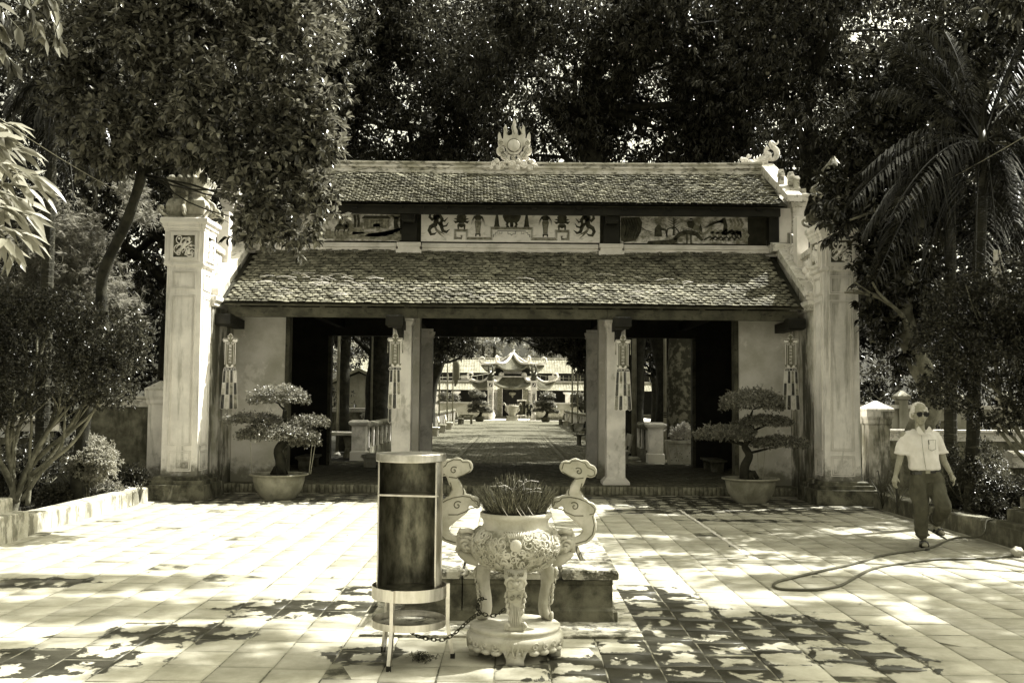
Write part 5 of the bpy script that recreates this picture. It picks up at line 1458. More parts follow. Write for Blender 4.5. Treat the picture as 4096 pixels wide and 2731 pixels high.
# ------------------------------------------------------------------ trees along the walkway
WT = 'old trees lining the walkway beyond the gate'
tree('old_tree','massive rough trunk right behind the flower planter in the right opening','tree',[(5.15,29.6,0),(5.1,29.6,2.5),(5.2,29.6,5)],
     [((5.2,29.5,6.6),(2.5,2.2,1.6)),((3.6,31,5.4),(1.5,1.6,0.7)),((7.2,30,5.5),(2,2,1.4))], 1300, 9, 0.2, 0.05, M['leaf_mango'], M['bark_rough'] if 'bark_rough' in M else M['bark'], (0.56,0.48), 0.4,1.0,-0.2,0.5,WT,branch_r=0.12)
tree('old_tree','dark leaning trunk seen left of the central walkway','tree',[(-4.15,51,0),(-4.1,51,2.2),(-3.6,51,4.0),(-2.9,50.5,6.5)],
     [E(1790,1330,44,1.3,0.9,1.5),E(1850,1385,43,0.75,0.4,0.8),E(1740,1250,44,1.8,1.0,1.5),E(1760,1400,46,0.5,0.5,0.8)], 1800, 9, 0.2, 0.05, M['leaf_mango'], M['bark_dark'], (0.30,0.26), 0.4,1.0,-0.2,0.5,WT,branch_r=0.08)
tree('old_tree','dark spreading tree overhanging the right side of the central walkway','tree',[(4.4,44,0),(4.4,44,2.5),(4.1,43.5,5)],
     [E(2230,1365,42,1.15,0.45,1.2),E(2300,1340,42,1.1,0.6,1.2),E(2170,1345,42,0.5,0.25,0.7),E(2330,1430,43,0.6,0.5,0.8),E(2050,1345,40,0.34,0.16,0.4),E(2370,1300,42,1.5,0.9,1.2),E(2345,1400,43,0.7,0.7,0.8)], 2400, 9, 0.2, 0.05, M['leaf_mango'], M['bark_dark'], (0.34,0.22), 0.4,1.0,-0.2,0.5,WT,branch_r=0.09)
tree('old_tree','thick dark trunk seen just left of the left front banner','tree',[(-4.9,36.5,0),(-4.85,36.5,2.5),(-4.7,36.5,5)],
     [((-4.8,36,5.4),(2.2,2,1.3)),((-6.4,35,4.6),(1.4,1.4,0.9))], 900, 9, 0.2, 0.05, M['leaf_mango'], M['bark_dark'], (0.50,0.40), 0.4,1.0,-0.2,0.5,WT,branch_r=0.10)
tree('old_tree','thin dark trunk standing between the flagpoles of the left opening','tree',[(-5.65,34,0),(-5.7,34,2.5),(-5.6,34,5)],
     [((-6.6,34,5.2),(2.2,1.6,1.2)),((-7.8,33,4.0),(1.0,1.0,0.6)),((-6.2,33,4.1),(0.9,0.9,0.5))], 1000, 9, 0.18, 0.05, M['leaf_mango'], M['bark_dark'], (0.20,0.18), 0.4,1.0,-0.2,0.5,WT,branch_r=0.08)
tree('old_tree','dark trunk with shaggy foliage behind the bench of the right opening','tree',[(4.05,33,0),(4.05,33,2.5),(4.2,33,5)],
     [((4.2,33,5.5),(2,1.6,1.2)),((5.4,34,4.4),(1.0,1.0,0.8))], 900, 9, 0.18, 0.05, M['leaf_mango'], M['bark_dark'], (0.34,0.30), 0.4,1.0,-0.2,0.5,WT,branch_r=0.08)
for k,(x,y) in enumerate(((9.5,50),(10.5,58),(9.8,66),(10.6,74),(9.6,37))):
    tree('old_tree',('shade tree right of the walkway, nearest of the row','shade tree right of the walkway, second of the row','shade tree right of the walkway, third of the row','shade tree right of the walkway, farthest of the row','shade tree right of the walkway just past the massive trunk')[k],'tree',[(x,y,0),(x,y,3),(x-0.3,y,5)],
     [((x-1.6,y-1,6.3),(3.4,3.2,1.0)),((x-5.2,y+2,6.9),(3.0,2.4,0.5)),((x-8.4,y-1,7.2),(2.4,1.8,0.4)),((x+1.5,y+2,6.5),(2.5,2.5,1.2))], 1500, 8, 0.30, 0.10, M['leaf_far'], M['bark_dark'], (0.3,0.22), 0.3,0.9,-0.05,0.4,WT,branch_r=0.09)
for i,(px,Y,r) in enumerate(((2350,60,0.20),)):
    b = gnd(px,1700); palm('slim palm trunk beside the right back column of the gate',(at(px,1680,Y).x,Y,0),at(px-4,1280,Y),r,[(at(px+dx,1330+dy,Y),0.7) for dx,dy in ((-60,30),(60,20),(-40,-30),(50,-40))],30,0.6)
# side gardens along the walkway: dark dense backdrop low down
wood('walkway_hedge','dark shrubbery filling the gardens along both sides of the walkway',
     [((s*x,y,z),(2.4,3.0,1.6)) for s in (-1,1) for (x,y,z) in ((14.5,44,1.8),(12.5,50,1.6),(11,56,1.5),(14,60,4.5),(9.5,64,4.8),(12,52,5.5),(17,48,5),(10,72,5),(13,70,3))] +
     [((s*x,y,5.9),(2.4,3.0,1.5)) for s in (-1,1) for (x,y) in ((7.5,40),(8.5,46),(7.5,54),(8,62))], 3000, 0.26, 0.09, M['leaf_far'], 8, -0.4, 0.8)
# ------------------------------------------------------------------ stone plinth in the courtyard
t = thing('stone_plinth','broad low weathered stone plinth with a broken mossy top, behind the incense urn','plinth',(-0.01,8.93,0))
ap = MB(); ap.box(-1.1,1.0,-1.42,1.25,-0.004,0.018); ap.build('apron',M['slab'],t)
for (xa,xb) in ((-0.825,-0.372),(-0.366,0.825)):
    m = MB(); cx=(xa+xb)/2; hx=(xb-xa)/2
    prof=[(0.03,0.0),(0.035,0.10),(0.02,0.115),(0.0,0.125),(0.0,0.295),(0.015,0.305),(0.02,0.335),(0.0,0.345)]
    m.stack(cx,0,[(hx-0.002+(o if False else 0),0.90+o,z) for o,z in prof]); m.build('plinth_block',M['black_stone'],t)
m = MB(); m.stack(0,0,[(0.86,0.935,0.0),(0.86,0.935,0.09),(0.83,0.91,0.105)]); m.build('foot_moulding',M['black_stone'],t)
k = 0
for (xa,xb,ya,yb) in ((-0.87,-0.38,-0.95,-0.10),(-0.87,-0.30,-0.085,0.95),(-0.365,0.40,-0.95,-0.42),(-0.365,0.22,-0.41,-0.10),(0.235,0.60,-0.41,0.25),(0.415,0.87,-0.95,-0.42),(0.615,0.87,-0.41,0.95),(-0.285,0.22,-0.085,0.95),(0.235,0.60,0.265,0.95)):
    m = MB(); z=0.42+0.006*math.sin(k*2.2); k+=1
    nx_=9; vs=[]; 
    m.stack((xa+xb)/2,(ya+yb)/2,[((xb-xa)/2-0.014,(yb-ya)/2-0.006,0.345),((xb-xa)/2-0.004,(yb-ya)/2-0.004,0.36),((xb-xa)/2-0.003,(yb-ya)/2-0.003,z-0.02),((xb-xa)/2-0.016,(yb-ya)/2-0.016,z)])
    m.build('top_slab',M['slab'],t)
m = MB()
for _ in range(60):
    x = random.uniform(-0.85,0.85); m.ball((x,-0.945+random.gauss(0,0.006),0.40+random.gauss(0,0.012)),(random.uniform(0.01,0.03),0.012,random.uniform(0.006,0.016)),6,4)
m.build('broken_edge',M['slab'],t,smooth=True,kind='stuff')

# ------------------------------------------------------------------ marble incense urn
UC = V(0.037,7.05,0)
urn = thing('incense_urn','carved pale marble incense urn with cloud-scroll handles, three lion legs and a round base','incense urn',UC)
prof = [(0.08,0.572),(0.17,0.582),(0.235,0.615),(0.285,0.668),(0.312,0.725),(0.318,0.765),(0.308,0.81),(0.285,0.845),(0.255,0.868),(0.248,0.872),(0.236,0.876),(0.226,0.895),(0.228,0.92),(0.242,0.940),(0.250,0.945),(0.250,0.972),(0.244,0.976),(0.232,0.974),(0.228,0.95),(0.0,0.95)]
m = MB(); m.lathe(prof,n=64); bowl = m.build('bowl',M['marble_dark'],urn,smooth=True)
m = MB(); m.lathe([(0.2555,0.8675),(0.2485,0.8725),(0.2365,0.8765),(0.2265,0.895),(0.2285,0.92),(0.2425,0.9400),(0.2505,0.945),(0.2505,0.9722),(0.2445,0.9763),(0.2320,0.9743)],n=64); m.build('rim',M['marble'],urn,smooth=True)
def prad(z):
    zs=[p[1] for p in prof[:11]]; rs=[p[0] for p in prof[:11]]
    return float(np.interp(z,zs,rs))
def on_bowl(a, z, off=0.0): r = prad(z)+off; return V(r*math.cos(a), r*math.sin(a), z)
rel = MB(); rs = random.Random(5)
for i in range(170):
    a = R(rs.uniform(-200,20)); z = rs.uniform(0.60,0.855); rr = rs.uniform(0.014,0.040)
    pts = []
    for (u,v) in spiral(0,0,rr,rs.uniform(0.8,1.6),rs.uniform(0,6.28),14,rs.choice((-1,1))):
        zz = min(0.87,max(0.58,z+v)); pts.append(on_bowl(a+u/0.3,zz,0.004))
    rel.tube(pts,[rs.uniform(0.004,0.008)]*len(pts),5)
for i in range(70):   # manes and waves
    a = R(rs.uniform(-200,20)); z = rs.uniform(0.61,0.84); d = rs.choice((-1,1)); pts=[]
    for q in range(9): pts.append(on_bowl(a+d*q*0.028, min(0.868,max(0.585,z+0.02*math.sin(q*0.9+i))),0.004))
    rel.tube(pts,[lerp(0.009,0.002,q/8) for q in range(9)],5)
rel.ball(on_bowl(R(-90),0.785,0.004),(0.040,0.022,0.042),14,10)
for i in range(9):
    a0 = R(-90)+(i-4)*0.05; rel.tube([on_bowl(R(-90)+(i-4)*0.035,0.83,0.006),on_bowl(a0*1.0,0.855,0.012),on_bowl(R(-90)+(i-4)*0.075,0.868,0.004)],[0.008,0.008,0.003],5)
rel.build('dragon_relief',M['marble'],bowl,smooth=True)
hl = MB()
for i in range(46):
    a = R(rs.uniform(-190,10)); z = rs.uniform(0.60,0.72); rr = rs.uniform(0.006,0.016)
    p = on_bowl(a,z,-0.001); q = MB(); q.ball((0,0,0),(rr,0.004,rr*0.8),8,5)
    hl.join(q, Matrix.Translation(p) @ Matrix.Rotation(a+math.pi/2,4,'Z'))
hl.build('painted_recess_shade',M['groove'],bowl,smooth=True,kind='stuff')  # dark spots on the bowl, painted shade for carved recesses
# legs
for a in (R(-90),R(28),R(152)):
    d = V(math.cos(a),math.sin(a),0); s_ = V(-math.sin(a),math.cos(a),0)
    m = MB()
    path = [(0.20,0.63,0.075,0.05),(0.245,0.58,0.078,0.055),(0.262,0.52,0.066,0.05),(0.250,0.44,0.056,0.04),(0.228,0.36,0.047,0.036),(0.222,0.30,0.045,0.036),(0.235,0.25,0.052,0.04),(0.255,0.215,0.056,0.03)]
    n=12; vs=[]; fs=[]
    for (r_,z_,w_,dp) in path:
        for k in range(n):
            b = 2*math.pi*k/n; cs=math.copysign(abs(math.cos(b))**0.6,math.cos(b)); sn=math.copysign(abs(math.sin(b))**0.6,math.sin(b))
            vs.append(d*(r_-0.0+sn*dp*0.7)+s_*(cs*w_)+V(0,0,z_))
    for i in range(len(path)-1):
        for k in range(n): fs.append((i*n+k,i*n+(k+1)%n,(i+1)*n+(k+1)%n,(i+1)*n+k))
    fs += [tuple(range(n)),tuple(range((len(path)-1)*n,len(path)*n))]
    m.add(vs,fs)
    for sd in (-1,1):      # foot scrolls, brow, curls
        m.tube([d*(0.262)+s_*(sd*0.056)+s_*u*0.5+d*u*0.4+V(0,0,0.242+v) for u,v in spiral(0,0,0.030,1.3,0,12)],0.011,6)
        m.tube([d*0.29+s_*sd*u+V(0,0,z) for u,z in ((0.008,0.555),(0.03,0.572),(0.058,0.560),(0.07,0.535),(0.06,0.515))],[0.008,0.012,0.012,0.010,0.005],6)
        m.tube([d*0.288+s_*sd*u+V(0,0,z) for u,z in ((0.01,0.50),(0.03,0.485),(0.055,0.50),(0.062,0.47))],[0.012,0.011,0.009,0.004],6)
        for q in range(4): m.tube([d*0.27+s_*sd*(0.06-0.004*q)+V(0,0,0.47-q*0.035),d*0.262+s_*sd*(0.07-0.006*q)+V(0,0,0.44-q*0.035),d*0.25+s_*sd*(0.052-0.004*q)+V(0,0,0.42-q*0.035)],[0.011,0.009,0.003],5)
        m.ball(d*0.292+s_*sd*0.028+V(0,0,0.540),0.011,8,6)
    m.ball(d*0.296+V(0,0,0.528),(0.026,0.02,0.020),8,6)
    for q in range(5): m.tube([d*(0.262-0.01*q*0.3)+s_*(q-2)*0.012+V(0,0,0.40),d*0.258+s_*(q-2)*0.010+V(0,0,0.33),d*0.272+s_*(q-2)*0.016+V(0,0,0.24)],[0.004,0.005,0.003],4)
    for i_ in range(60):
        z=rs.uniform(0.5,0.6)
    leg = m.build('leg',M['marble'],urn,smooth=True)
    mm = MB()
    for q in (-1,1):
        for w_ in range(4): mm.tube([d*(0.292-0.004*w_)+s_*q*(0.012+0.010*w_)+V(0,0,0.585-0.004*w_),d*(0.300-0.004*w_)+s_*q*(0.020+0.012*w_)+V(0,0,0.60+0.004*w_),d*(0.290-0.004*w_)+s_*q*(0.026+0.014*w_)+V(0,0,0.59)],[0.004,0.006,0.002],5)
        mm.tube([d*0.296+s_*(q*0.026+u)+V(0,0,0.44+v) for u,v in spiral(0,0,0.020,1.2,1.0,12,q)],0.005,5)
    mm.build('carved_mane',M['marble_dark'],leg,smooth=True)
# base
m = MB(); m.lathe([(0,0.10),(0.28,0.07),(0.318,0.085),(0.333,0.115),(0.335,0.14),(0.322,0.165),(0.305,0.172),(0.308,0.185),(0.315,0.19),(0.315,0.205),(0.305,0.212),(0.0,0.213)],n=64)
base = m.build('base',M['marble'],urn,smooth=True)
m = MB()
for k in range(4):
    a = R(-90+90*k); d=V(math.cos(a),math.sin(a),0); s_=V(-math.sin(a),math.cos(a),0)
    pts=[(-0.085,0.10),(-0.062,0.045),(-0.058,0.03),(-0.062,0.0),(0.062,0.0),(0.058,0.03),(0.062,0.045),(0.085,0.10)]
    vs=[d*0.315+s_*u+V(0,0,z) for u,z in pts]+[d*0.25+s_*u+V(0,0,z) for u,z in pts]
    m.add(vs,[tuple(range(8)),tuple(range(15,7,-1))]+[(i,i+8,(i+1)%8+8,(i+1)%8) for i in range(8)])
    for sd in (-1,1):
        m.tube([d*0.325+s_*sd*u+V(0,0,z) for u,z in ((0.0,0.15),(0.02,0.11),(0.012,0.07),(0.0,0.05))],[0.010,0.012,0.009,0.004],5)
        m.tube([d*0.318+s_*sd*u+V(0,0,z) for u,z in ((0.055,0.145),(0.045,0.10),(0.052,0.06))],[0.010,0.010,0.006],5)
    for q in range(4):
        b = a+R(24+14*q)
        for sd in (1,):
            dd_=V(math.cos(b),math.sin(b),0); ss=V(-math.sin(b),math.cos(b),0)
            m.tube([dd_*0.333+ss*u+V(0,0,0.118+v) for u,v in spiral(0,0,0.028,1.1,rs.uniform(0,6),12,1 if q<2 else -1)],0.007,5)
            m.ball(dd_*0.308+V(0,0,0.075),(0.04,0.04,0.022),8,5)
m.build('base_carving',M['marble'],base,smooth=True)
# dragon heads and cloud handles
def ux(u): return (u-1090)*0.001068
def uz(v): return 1.489-0.001068*v
for s in (-1,1):
    m = MB()
    def H(u,v,dy=0): return V(s*ux(u),dy,uz(v))
    m.tube([H(1350,700),H(1400,680),H(1440,672),H(1466,675)],[0.07,0.075,0.062,0.05],10,sx=0.85)
    m.tube([H(1360,640),H(1400,640),H(1440,632),H(1464,610)],[0.03,0.04,0.03,0.02],8)
    m.tube([H(1330,790),H(1390,780),H(1440,755),H(1462,742)],[0.05,0.045,0.03,0.018],8)
    m.tube(catmull([H(1370,610,-0.03),H(1400,596,-0.05),H(1440,604,-0.04),H(1452,596,-0.03),H(1448,585,-0.03)],4),[0.018]*12+[0.012,0.01,0.008,0.006,0.004],6)
    m.tube([V(s*ux(1415)+s*a,-0.062,uz(690)+b) for a,b in spiral(0,0,0.042,1.4,0.5,16)],0.012,6)
    m.tube([V(s*ux(1400)+s*a,-0.068,uz(690)+b) for a,b in spiral(0,0,0.060,0.7,1.2,12)],0.012,6)
    for q in range(4): m.tube([H(1455-6*q,650+22*q,-0.035),H(1430-6*q,660+22*q,-0.062),H(1400,650+26*q,-0.07)],[0.006,0.012,0.006],5)
    m.tube([H(1452,600,-0.01),H(1462,640,-0.02),H(1462,700,-0.02),H(1468,735,0)],[0.012,0.016,0.014,0.02],6)
    m.ball(H(1340,650,0),(0.05,0.07,0.04),8,6); m.ball(H(1340,700,-0.02),(0.06,0.07,0.05),8,6)
    m.build('dragon_head',M['marble'],urn,smooth=True)
    m = MB(); th = 0.026
    def disc(u,v,r,t_=th):
        m.prism([(s*ux(u)+r*0.001068*math.cos(k*math.pi/10),uz(v)+r*0.001068*math.sin(k*math.pi/10)) for k in range(20)],'y',-t_,t_)
    for (u,v,r) in ((1418,188,45),(1478,178,50),(1535,178,40),(1575,212,44),(1505,222,44),(1455,215,38),(1360,415,34),(1345,440,22),(1405,405,38),(1455,425,58),(1520,430,50),(1575,455,42),(1500,455,48),(1430,465,30)):
        disc(u,v,r)
    m.prism([(s*ux(u),uz(v)) for u,v in ((1478,258),(1546,262),(1532,300),(1508,338),(1528,372),(1545,400),(1430,400),(1420,350),(1450,305))],'y',-th*0.98,th*0.98)
    m.prism([(s*ux(u),uz(v)) for u,v in ((1600,480),(1618,545),(1616,600),(1596,645),(1560,675),(1510,693),(1455,702),(1455,640),(1495,634),(1522,612),(1528,588),(1500,560),(1450,520),(1415,492),(1500,470))],'y',-th*0.98,th*0.98)
    me = remeshed(m,0.0085,3,'handle'); h_ = link('handle',me,M['marble'],urn)
    m = MB()
    for (cu,cv,r,n0) in ((1498,213,26,0),(1472,440,30,0)):
        m.tube([V(s*(ux(cu)+a),-th-0.0005,uz(cv)+b) for a,b in spiral(0,0,r*0.001068,1.2,2.4,16,-1)],0.0042,5)
    def line(pts): m.tube([V(s*ux(u),-th-0.0005,uz(v)) for u,v in pts],0.0038,5)
    line([(1388,200),(1400,160),(1440,160),(1455,145),(1500,142),(1540,160),(1555,185),(1598,205),(1605,235),(1580,245),(1555,238)])
    line([(1390,215),(1430,240),(1480,262),(1530,255)]); line([(1335,440),(1345,412),(1375,405),(1390,385),(1440,380),(1500,390),(1540,405),(1575,425),(1605,455),(1600,485),(1570,492)])
    line([(1340,450),(1390,460),(1420,480),(1470,500),(1530,500)]); line([(1460,275),(1440,310),(1432,350),(1436,370)]); line([(1520,290),(1510,335),(1535,380)])
    line([(1590,500),(1602,560),(1590,620),(1550,660),(1480,680)])
    m.build('carved_lines',M['groove'],h_)
# ash and bundle of spent incense sticks
m = MB(); m.lathe([(0.228,0.955),(0.2,0.985),(0.1,1.0),(0,1.0)],n=24,fn=lambda a,z:0.004*math.sin(a*9)); m.build('ash',M['ash'],urn,smooth=True)
m = MB()
for i in range(3000):
    a = random.uniform(0,6.28); r = 0.215*math.sqrt(random.random()); x=r*math.cos(a); y=r*math.sin(a)
    l = random.uniform(0.07,0.19)*(1.2-r*1.0) + (0.05 if r<0.08 else 0)
    k = r/0.215; lean = V(x,y,0)*3.4*random.uniform(0.4,1.4)+Vector((random.gauss(0,0.2),random.gauss(0,0.2),0)); d=(V(0,0,1)+lean).normalized()
    p=V(x,y,0.985); w=0.0016 if i%12 else 0.0026
    s_=Vector((random.gauss(0,1),random.gauss(0,1),0)).normalized()*w
    q=p+d*l; b_=V(random.gauss(0,0.01),random.gauss(0,0.01),0)
    mid=p+d*l*0.5+b_
    m.add([p+s_,p-s_,mid+s_,mid-s_,q+s_*0.8,q-s_*0.8],[(0,1,3,2),(2,3,5,4)])
m.build('incense_sticks',M['incense'],urn,kind='stuff')
m = MB()
for i in range(18):
    a = random.uniform(0,6.28); r=random.uniform(0.01,0.10); p=V(r*math.cos(a),r*math.sin(a)-0.03,1.0); h=random.uniform(0.13,0.22); c_=random.choice((-1,1))*random.uniform(0.003,0.014)
    k_=random.gauss(0,0.03); m.tube(catmull([p,p+V(k_*0.3,0,h*0.4),p+V(k_*0.9,0,h*0.75),p+V(k_*1.7+c_,0,h*0.95),p+V(k_*2.6+c_*2,0.0,h*0.92)],6),[0.0018]*25,4)
for i in range(5):
    x=random.uniform(-0.2,0.1); m.tube(catmull([V(x,-0.12,1.08),V(x+0.02,-0.22,1.03),V(x+0.06,-0.245,0.97)],4),[0.0018]*9,4)
m.build('curled_sticks',M['gold_text'],urn,kind='stuff')

# ------------------------------------------------------------------ steel paper burner
BC = V(-0.682,6.86,0)
bn = thing('paper_burner','open-fronted steel cylinder burner on tripod legs with one shelf, left of the incense urn','burner',BC)
a0, a1 = R(-33), R(191)
m = MB(); m.lathe([(0.2185,0.47),(0.2185,1.36)],n=40,a0=a0,a1=a1); out_ = m.build('outer_shell',M['steel'],bn,smooth=True)
m = MB(); m.lathe([(0.2155,0.47),(0.2155,1.36)],n=40,a0=a0,a1=a1); m.build('inner_lining',M['steel_in'],bn,smooth=True)
m = MB()
for a in (a0,a1):
    p=V(0.217*math.cos(a),0.217*math.sin(a),0); m.tube([p+V(0,0,0.46),p+V(0,0,1.36)],0.006,6)
m.build('folded_edge',M['steel'],bn)
def half_disc(r,z0,z1,mat,name):
    m = MB(); pts=[(r*math.cos(a0+(a1-a0)*k/32),r*math.sin(a0+(a1-a0)*k/32)) for k in range(33)]
    m.prism(pts,'z',z0,z1); m.build(name,mat,bn)
half_disc(0.213,1.10,1.112,M['steel'],'shelf')
half_disc(0.213,0.468,0.476,M['steel_in'],'hearth')
m = MB(); m.lathe([(0.205,1.335),(0.236,1.335),(0.238,1.34),(0.238,1.383),(0.234,1.389),(0.225,1.386),(0.12,1.395),(0,1.4)],n=48); m.build('lid',M['steel'],bn,smooth=False)
def band(name,r,z0,z1):
    m = MB(); m.lathe([(r-0.004,z0),(r,z0),(r,z1),(r-0.004,z1),(r-0.004,z0)],n=48); b_ = m.build(name,M['steel'],bn,smooth=False); return b_
band('upper_ring',0.252,0.425,0.505); band('lower_ring',0.25,0.236,0.282)
m = MB()
for k_ in range(7):
    a_=R(-28)+k_*R(36); 
    if a_<a1: m.ball((0.2195*math.cos(a_),0.2195*math.sin(a_),1.325),0.0045,7,5); m.ball((0.2195*math.cos(a_),0.2195*math.sin(a_),1.106),0.0045,7,5)
m.build('rivets',M['steel'],bn,kind='stuff')
m = MB(); m.lathe([(0.0,0.43),(0.247,0.43)],n=40); m.build('upper_tray',M['steel_in'],bn)
m = MB(); m.lathe([(0.0,0.236),(0.20,0.238),(0.245,0.242)],n=40); m.build('lower_tray',M['slab'],bn,smooth=True)
for k in range(3):
    a=R(-109+120*k); d=V(math.cos(a),math.sin(a),0)
    m = MB(); s_=V(-math.sin(a),math.cos(a),0)
    pts=[d*0.262+V(0,0,0.505),d*0.262+V(0,0,0.24),d*0.302+V(0,0,0.0)]
    vs=[]; w=0.0125
    for p in pts: vs+=[p+s_*w+d*w,p-s_*w+d*w,p-s_*w-d*w,p+s_*w-d*w]
    m.add(vs,[(4*i+j,4*i+(j+1)%4,4*i+4+(j+1)%4,4*i+4+j) for i in range(2) for j in range(4)]+[(0,1,2,3),(8,9,10,11)])
    leg = m.build('leg',M['steel'],bn)
    m = MB(); p=d*0.301; m.mbox(p+V(0,0,0.017),(0.0155,0.0155,0.017)); m.build('rubber_foot',M['rubber'],leg)

# chain
ch = thing('chain','rusty chain slung from under the steel burner to the legs of the incense urn','chain',V(-0.4,6.8,0))
cp_ = catmull([at(1628,2512,6.80),at(1665,2540,6.76),at(1715,2553,6.72),at(1770,2556,6.70),at(1815,2534,6.74),at(1862,2492,6.80),at(1895,2464,6.86),at(1925,2452,6.93),at(1960,2462,6.95),at(1995,2452,6.95),at(2020,2430,7.0)],8)
cp2 = catmull([at(1925,2452,6.93),at(1908,2425,6.96),at(1920,2395,7.02),at(1945,2395,7.08)],8)
def chain_links(pts, pitch, start=0):
    d=0; last=pts[0]; out=[]
    acc=0
    for i in range(1,len(pts)):
        seg=(pts[i]-pts[i-1]); L=seg.length
        while acc+L>=pitch*(len(out)+0.5):
            u=(pitch*(len(out)+0.5)-acc)/L; out.append((pts[i-1].lerp(pts[i],u),seg.normalized()))
        acc+=L
    return out
lm = MB(); oval=[]
for k in range(16):
    a=2*math.pi*k/16; oval.append(V(0.0105*math.cos(a),0,0.0105*math.sin(a)+math.copysign(0.0085,math.sin(a)) if abs(math.sin(a))>1e-6 else 0))
oval.append(oval[0]); lm.tube(oval,0.0036,6,cap=False); lmesh=lm.mesh('link',True); lmesh.materials.append(M['chain'])
for cpts in (cp_,cp2):
    for i,(p,d) in enumerate(chain_links(cpts,0.029)):
        o=bpy.data.objects.new('link',lmesh); COL.objects.link(o); o.parent=ch
        q=d.to_track_quat('Z','Y').to_matrix() @ Matrix.Rotation(R(90 if i%2 else 0)+random.gauss(0,0.15),3,'Z')
        o.matrix_local=Matrix.Translation(p-ch.location) @ q.to_4x4()
# withered herbs under the burner
c_=gnd(1690,2640); t=thing('withered_bouquet','small withered bunch of herbs lying on the paving under the burner','dried plant',(c_.x,c_.y,0))
m=MB()
for i in range(40):
    a=random.uniform(0,6.28); l=random.uniform(0.03,0.10); p=V(random.gauss(0,0.03),random.gauss(0,0.05),0.008)
    m.tube([p,p+V(math.cos(a)*l*0.5,math.sin(a)*l*0.5,random.uniform(0.01,0.05)),p+V(math.cos(a)*l,math.sin(a)*l,random.uniform(0,0.03))],[0.0025,0.003,0.001],4)
m.build('stalks',M['bark'],t)
P=np.array([[random.gauss(0,0.035),random.gauss(0,0.05),0.015+abs(random.gauss(0,0.015))] for _ in range(160)]); link('dry_leaves',leaves_mesh('dry_leaves',P,rng.normal(0,1,(160,3))*[1,1,0.3],np.full(160,0.02),np.full(160,0.008),M['leaf_far']),None,t)

# ------------------------------------------------------------------ hose
def ground_pts(lst,z): return [gnd(px,py,z) for px,py in lst]
hp=[at(3892,2077,12.75),at(3860,2103,12.3),at(3838,2130,12.1)]
hp[0].z=0.27; hp[1].z=max(hp[1].z,0.14)
hp=[V(6.26,13.1,0.268),V(6.10,12.95,0.255),V(5.92,12.7,0.10)]+ground_pts([(3816,2152),(3720,2190),(3613,2206),(3520,2222),(3445,2246),(3340,2270),(3239,2293),(3160,2312),(3110,2325),(3093,2340),(3112,2352),(3160,2357),(3254,2357),(3320,2350),(3369,2337),(3430,2302),(3483,2276),(3540,2262),(3598,2254),(3680,2243),(3751,2236),(3880,2234),(3980,2230)],0.014)+[V(6.02,11.78,0.03),V(6.06,11.72,0.10),V(6.2,11.9,0.335),V(6.5,12.1,0.63)]
t=thing('garden_hose','grey rubber hose looping across the paving in front of the walking man','hose',gnd(3300,2330))
m=MB(); m.tube([p-t.location for p in catmull(hp,6)],0.014,7); m.build('hose_pipe',M['hose'],t,smooth=True)
m=MB(); m.tube([p-t.location for p in catmull([V(6.28,12.6,0.47),V(6.45,12.3,0.475),V(6.7,12.35,0.62),V(7.1,12.2,0.615)],6)],0.014,7); m.build('hose_end',M['hose'],t,smooth=True)
t=thing('plastic_bag','small pale crumpled plastic bag on the paving at the foot of the right steps','bag',gnd(4068,2226))
m=MB(); m.ball((0,0,0.055),(0.075,0.06,0.06),16,12); link('crumpled_film',remeshed(m,0.01,1,'crumpled_film',disp=lambda p:0.012*pnoise(p,40)),M['marble'],t)

# ------------------------------------------------------------------ bonsai in pots
def bowl_pot(parent, r, h, mat):
    m=MB(); m.lathe([(0,0.0),(r*0.62,0.0),(r*0.64,0.02),(r*0.72,h*0.12),(r*0.88,h*0.4),(r*0.965,h*0.72),(r*0.975,h*0.86),(r*1.0,h*0.90),(r*1.10,h*0.93),(r*1.13,h*0.965),(r*1.11,h),(r*1.0,h*0.985),(r*0.96,h*0.93),(r*0.95,h*0.88)],n=40)
    m.build('pot',mat,parent,smooth=True)
    m=MB(); m.lathe([(r*0.96,h*0.88),(r*0.5,h*0.93),(0,h*0.97)],n=20); m.build('potting_soil',M['soil'],parent,smooth=True)
def pad(P,O,c,r,n):
    u=norm(rng.normal(0,1,(n,3))); u[:,2]=np.where(u[:,2]<-0.35,-u[:,2]*0.4,u[:,2])
    k=0.72+0.28*rng.random(n)**0.5; k=k*(1+0.10*pnoise(u,5,c[0]))
    p=np.array(c)+u*np.array(r)*k[:,None]; P.append(p); O.append(u)
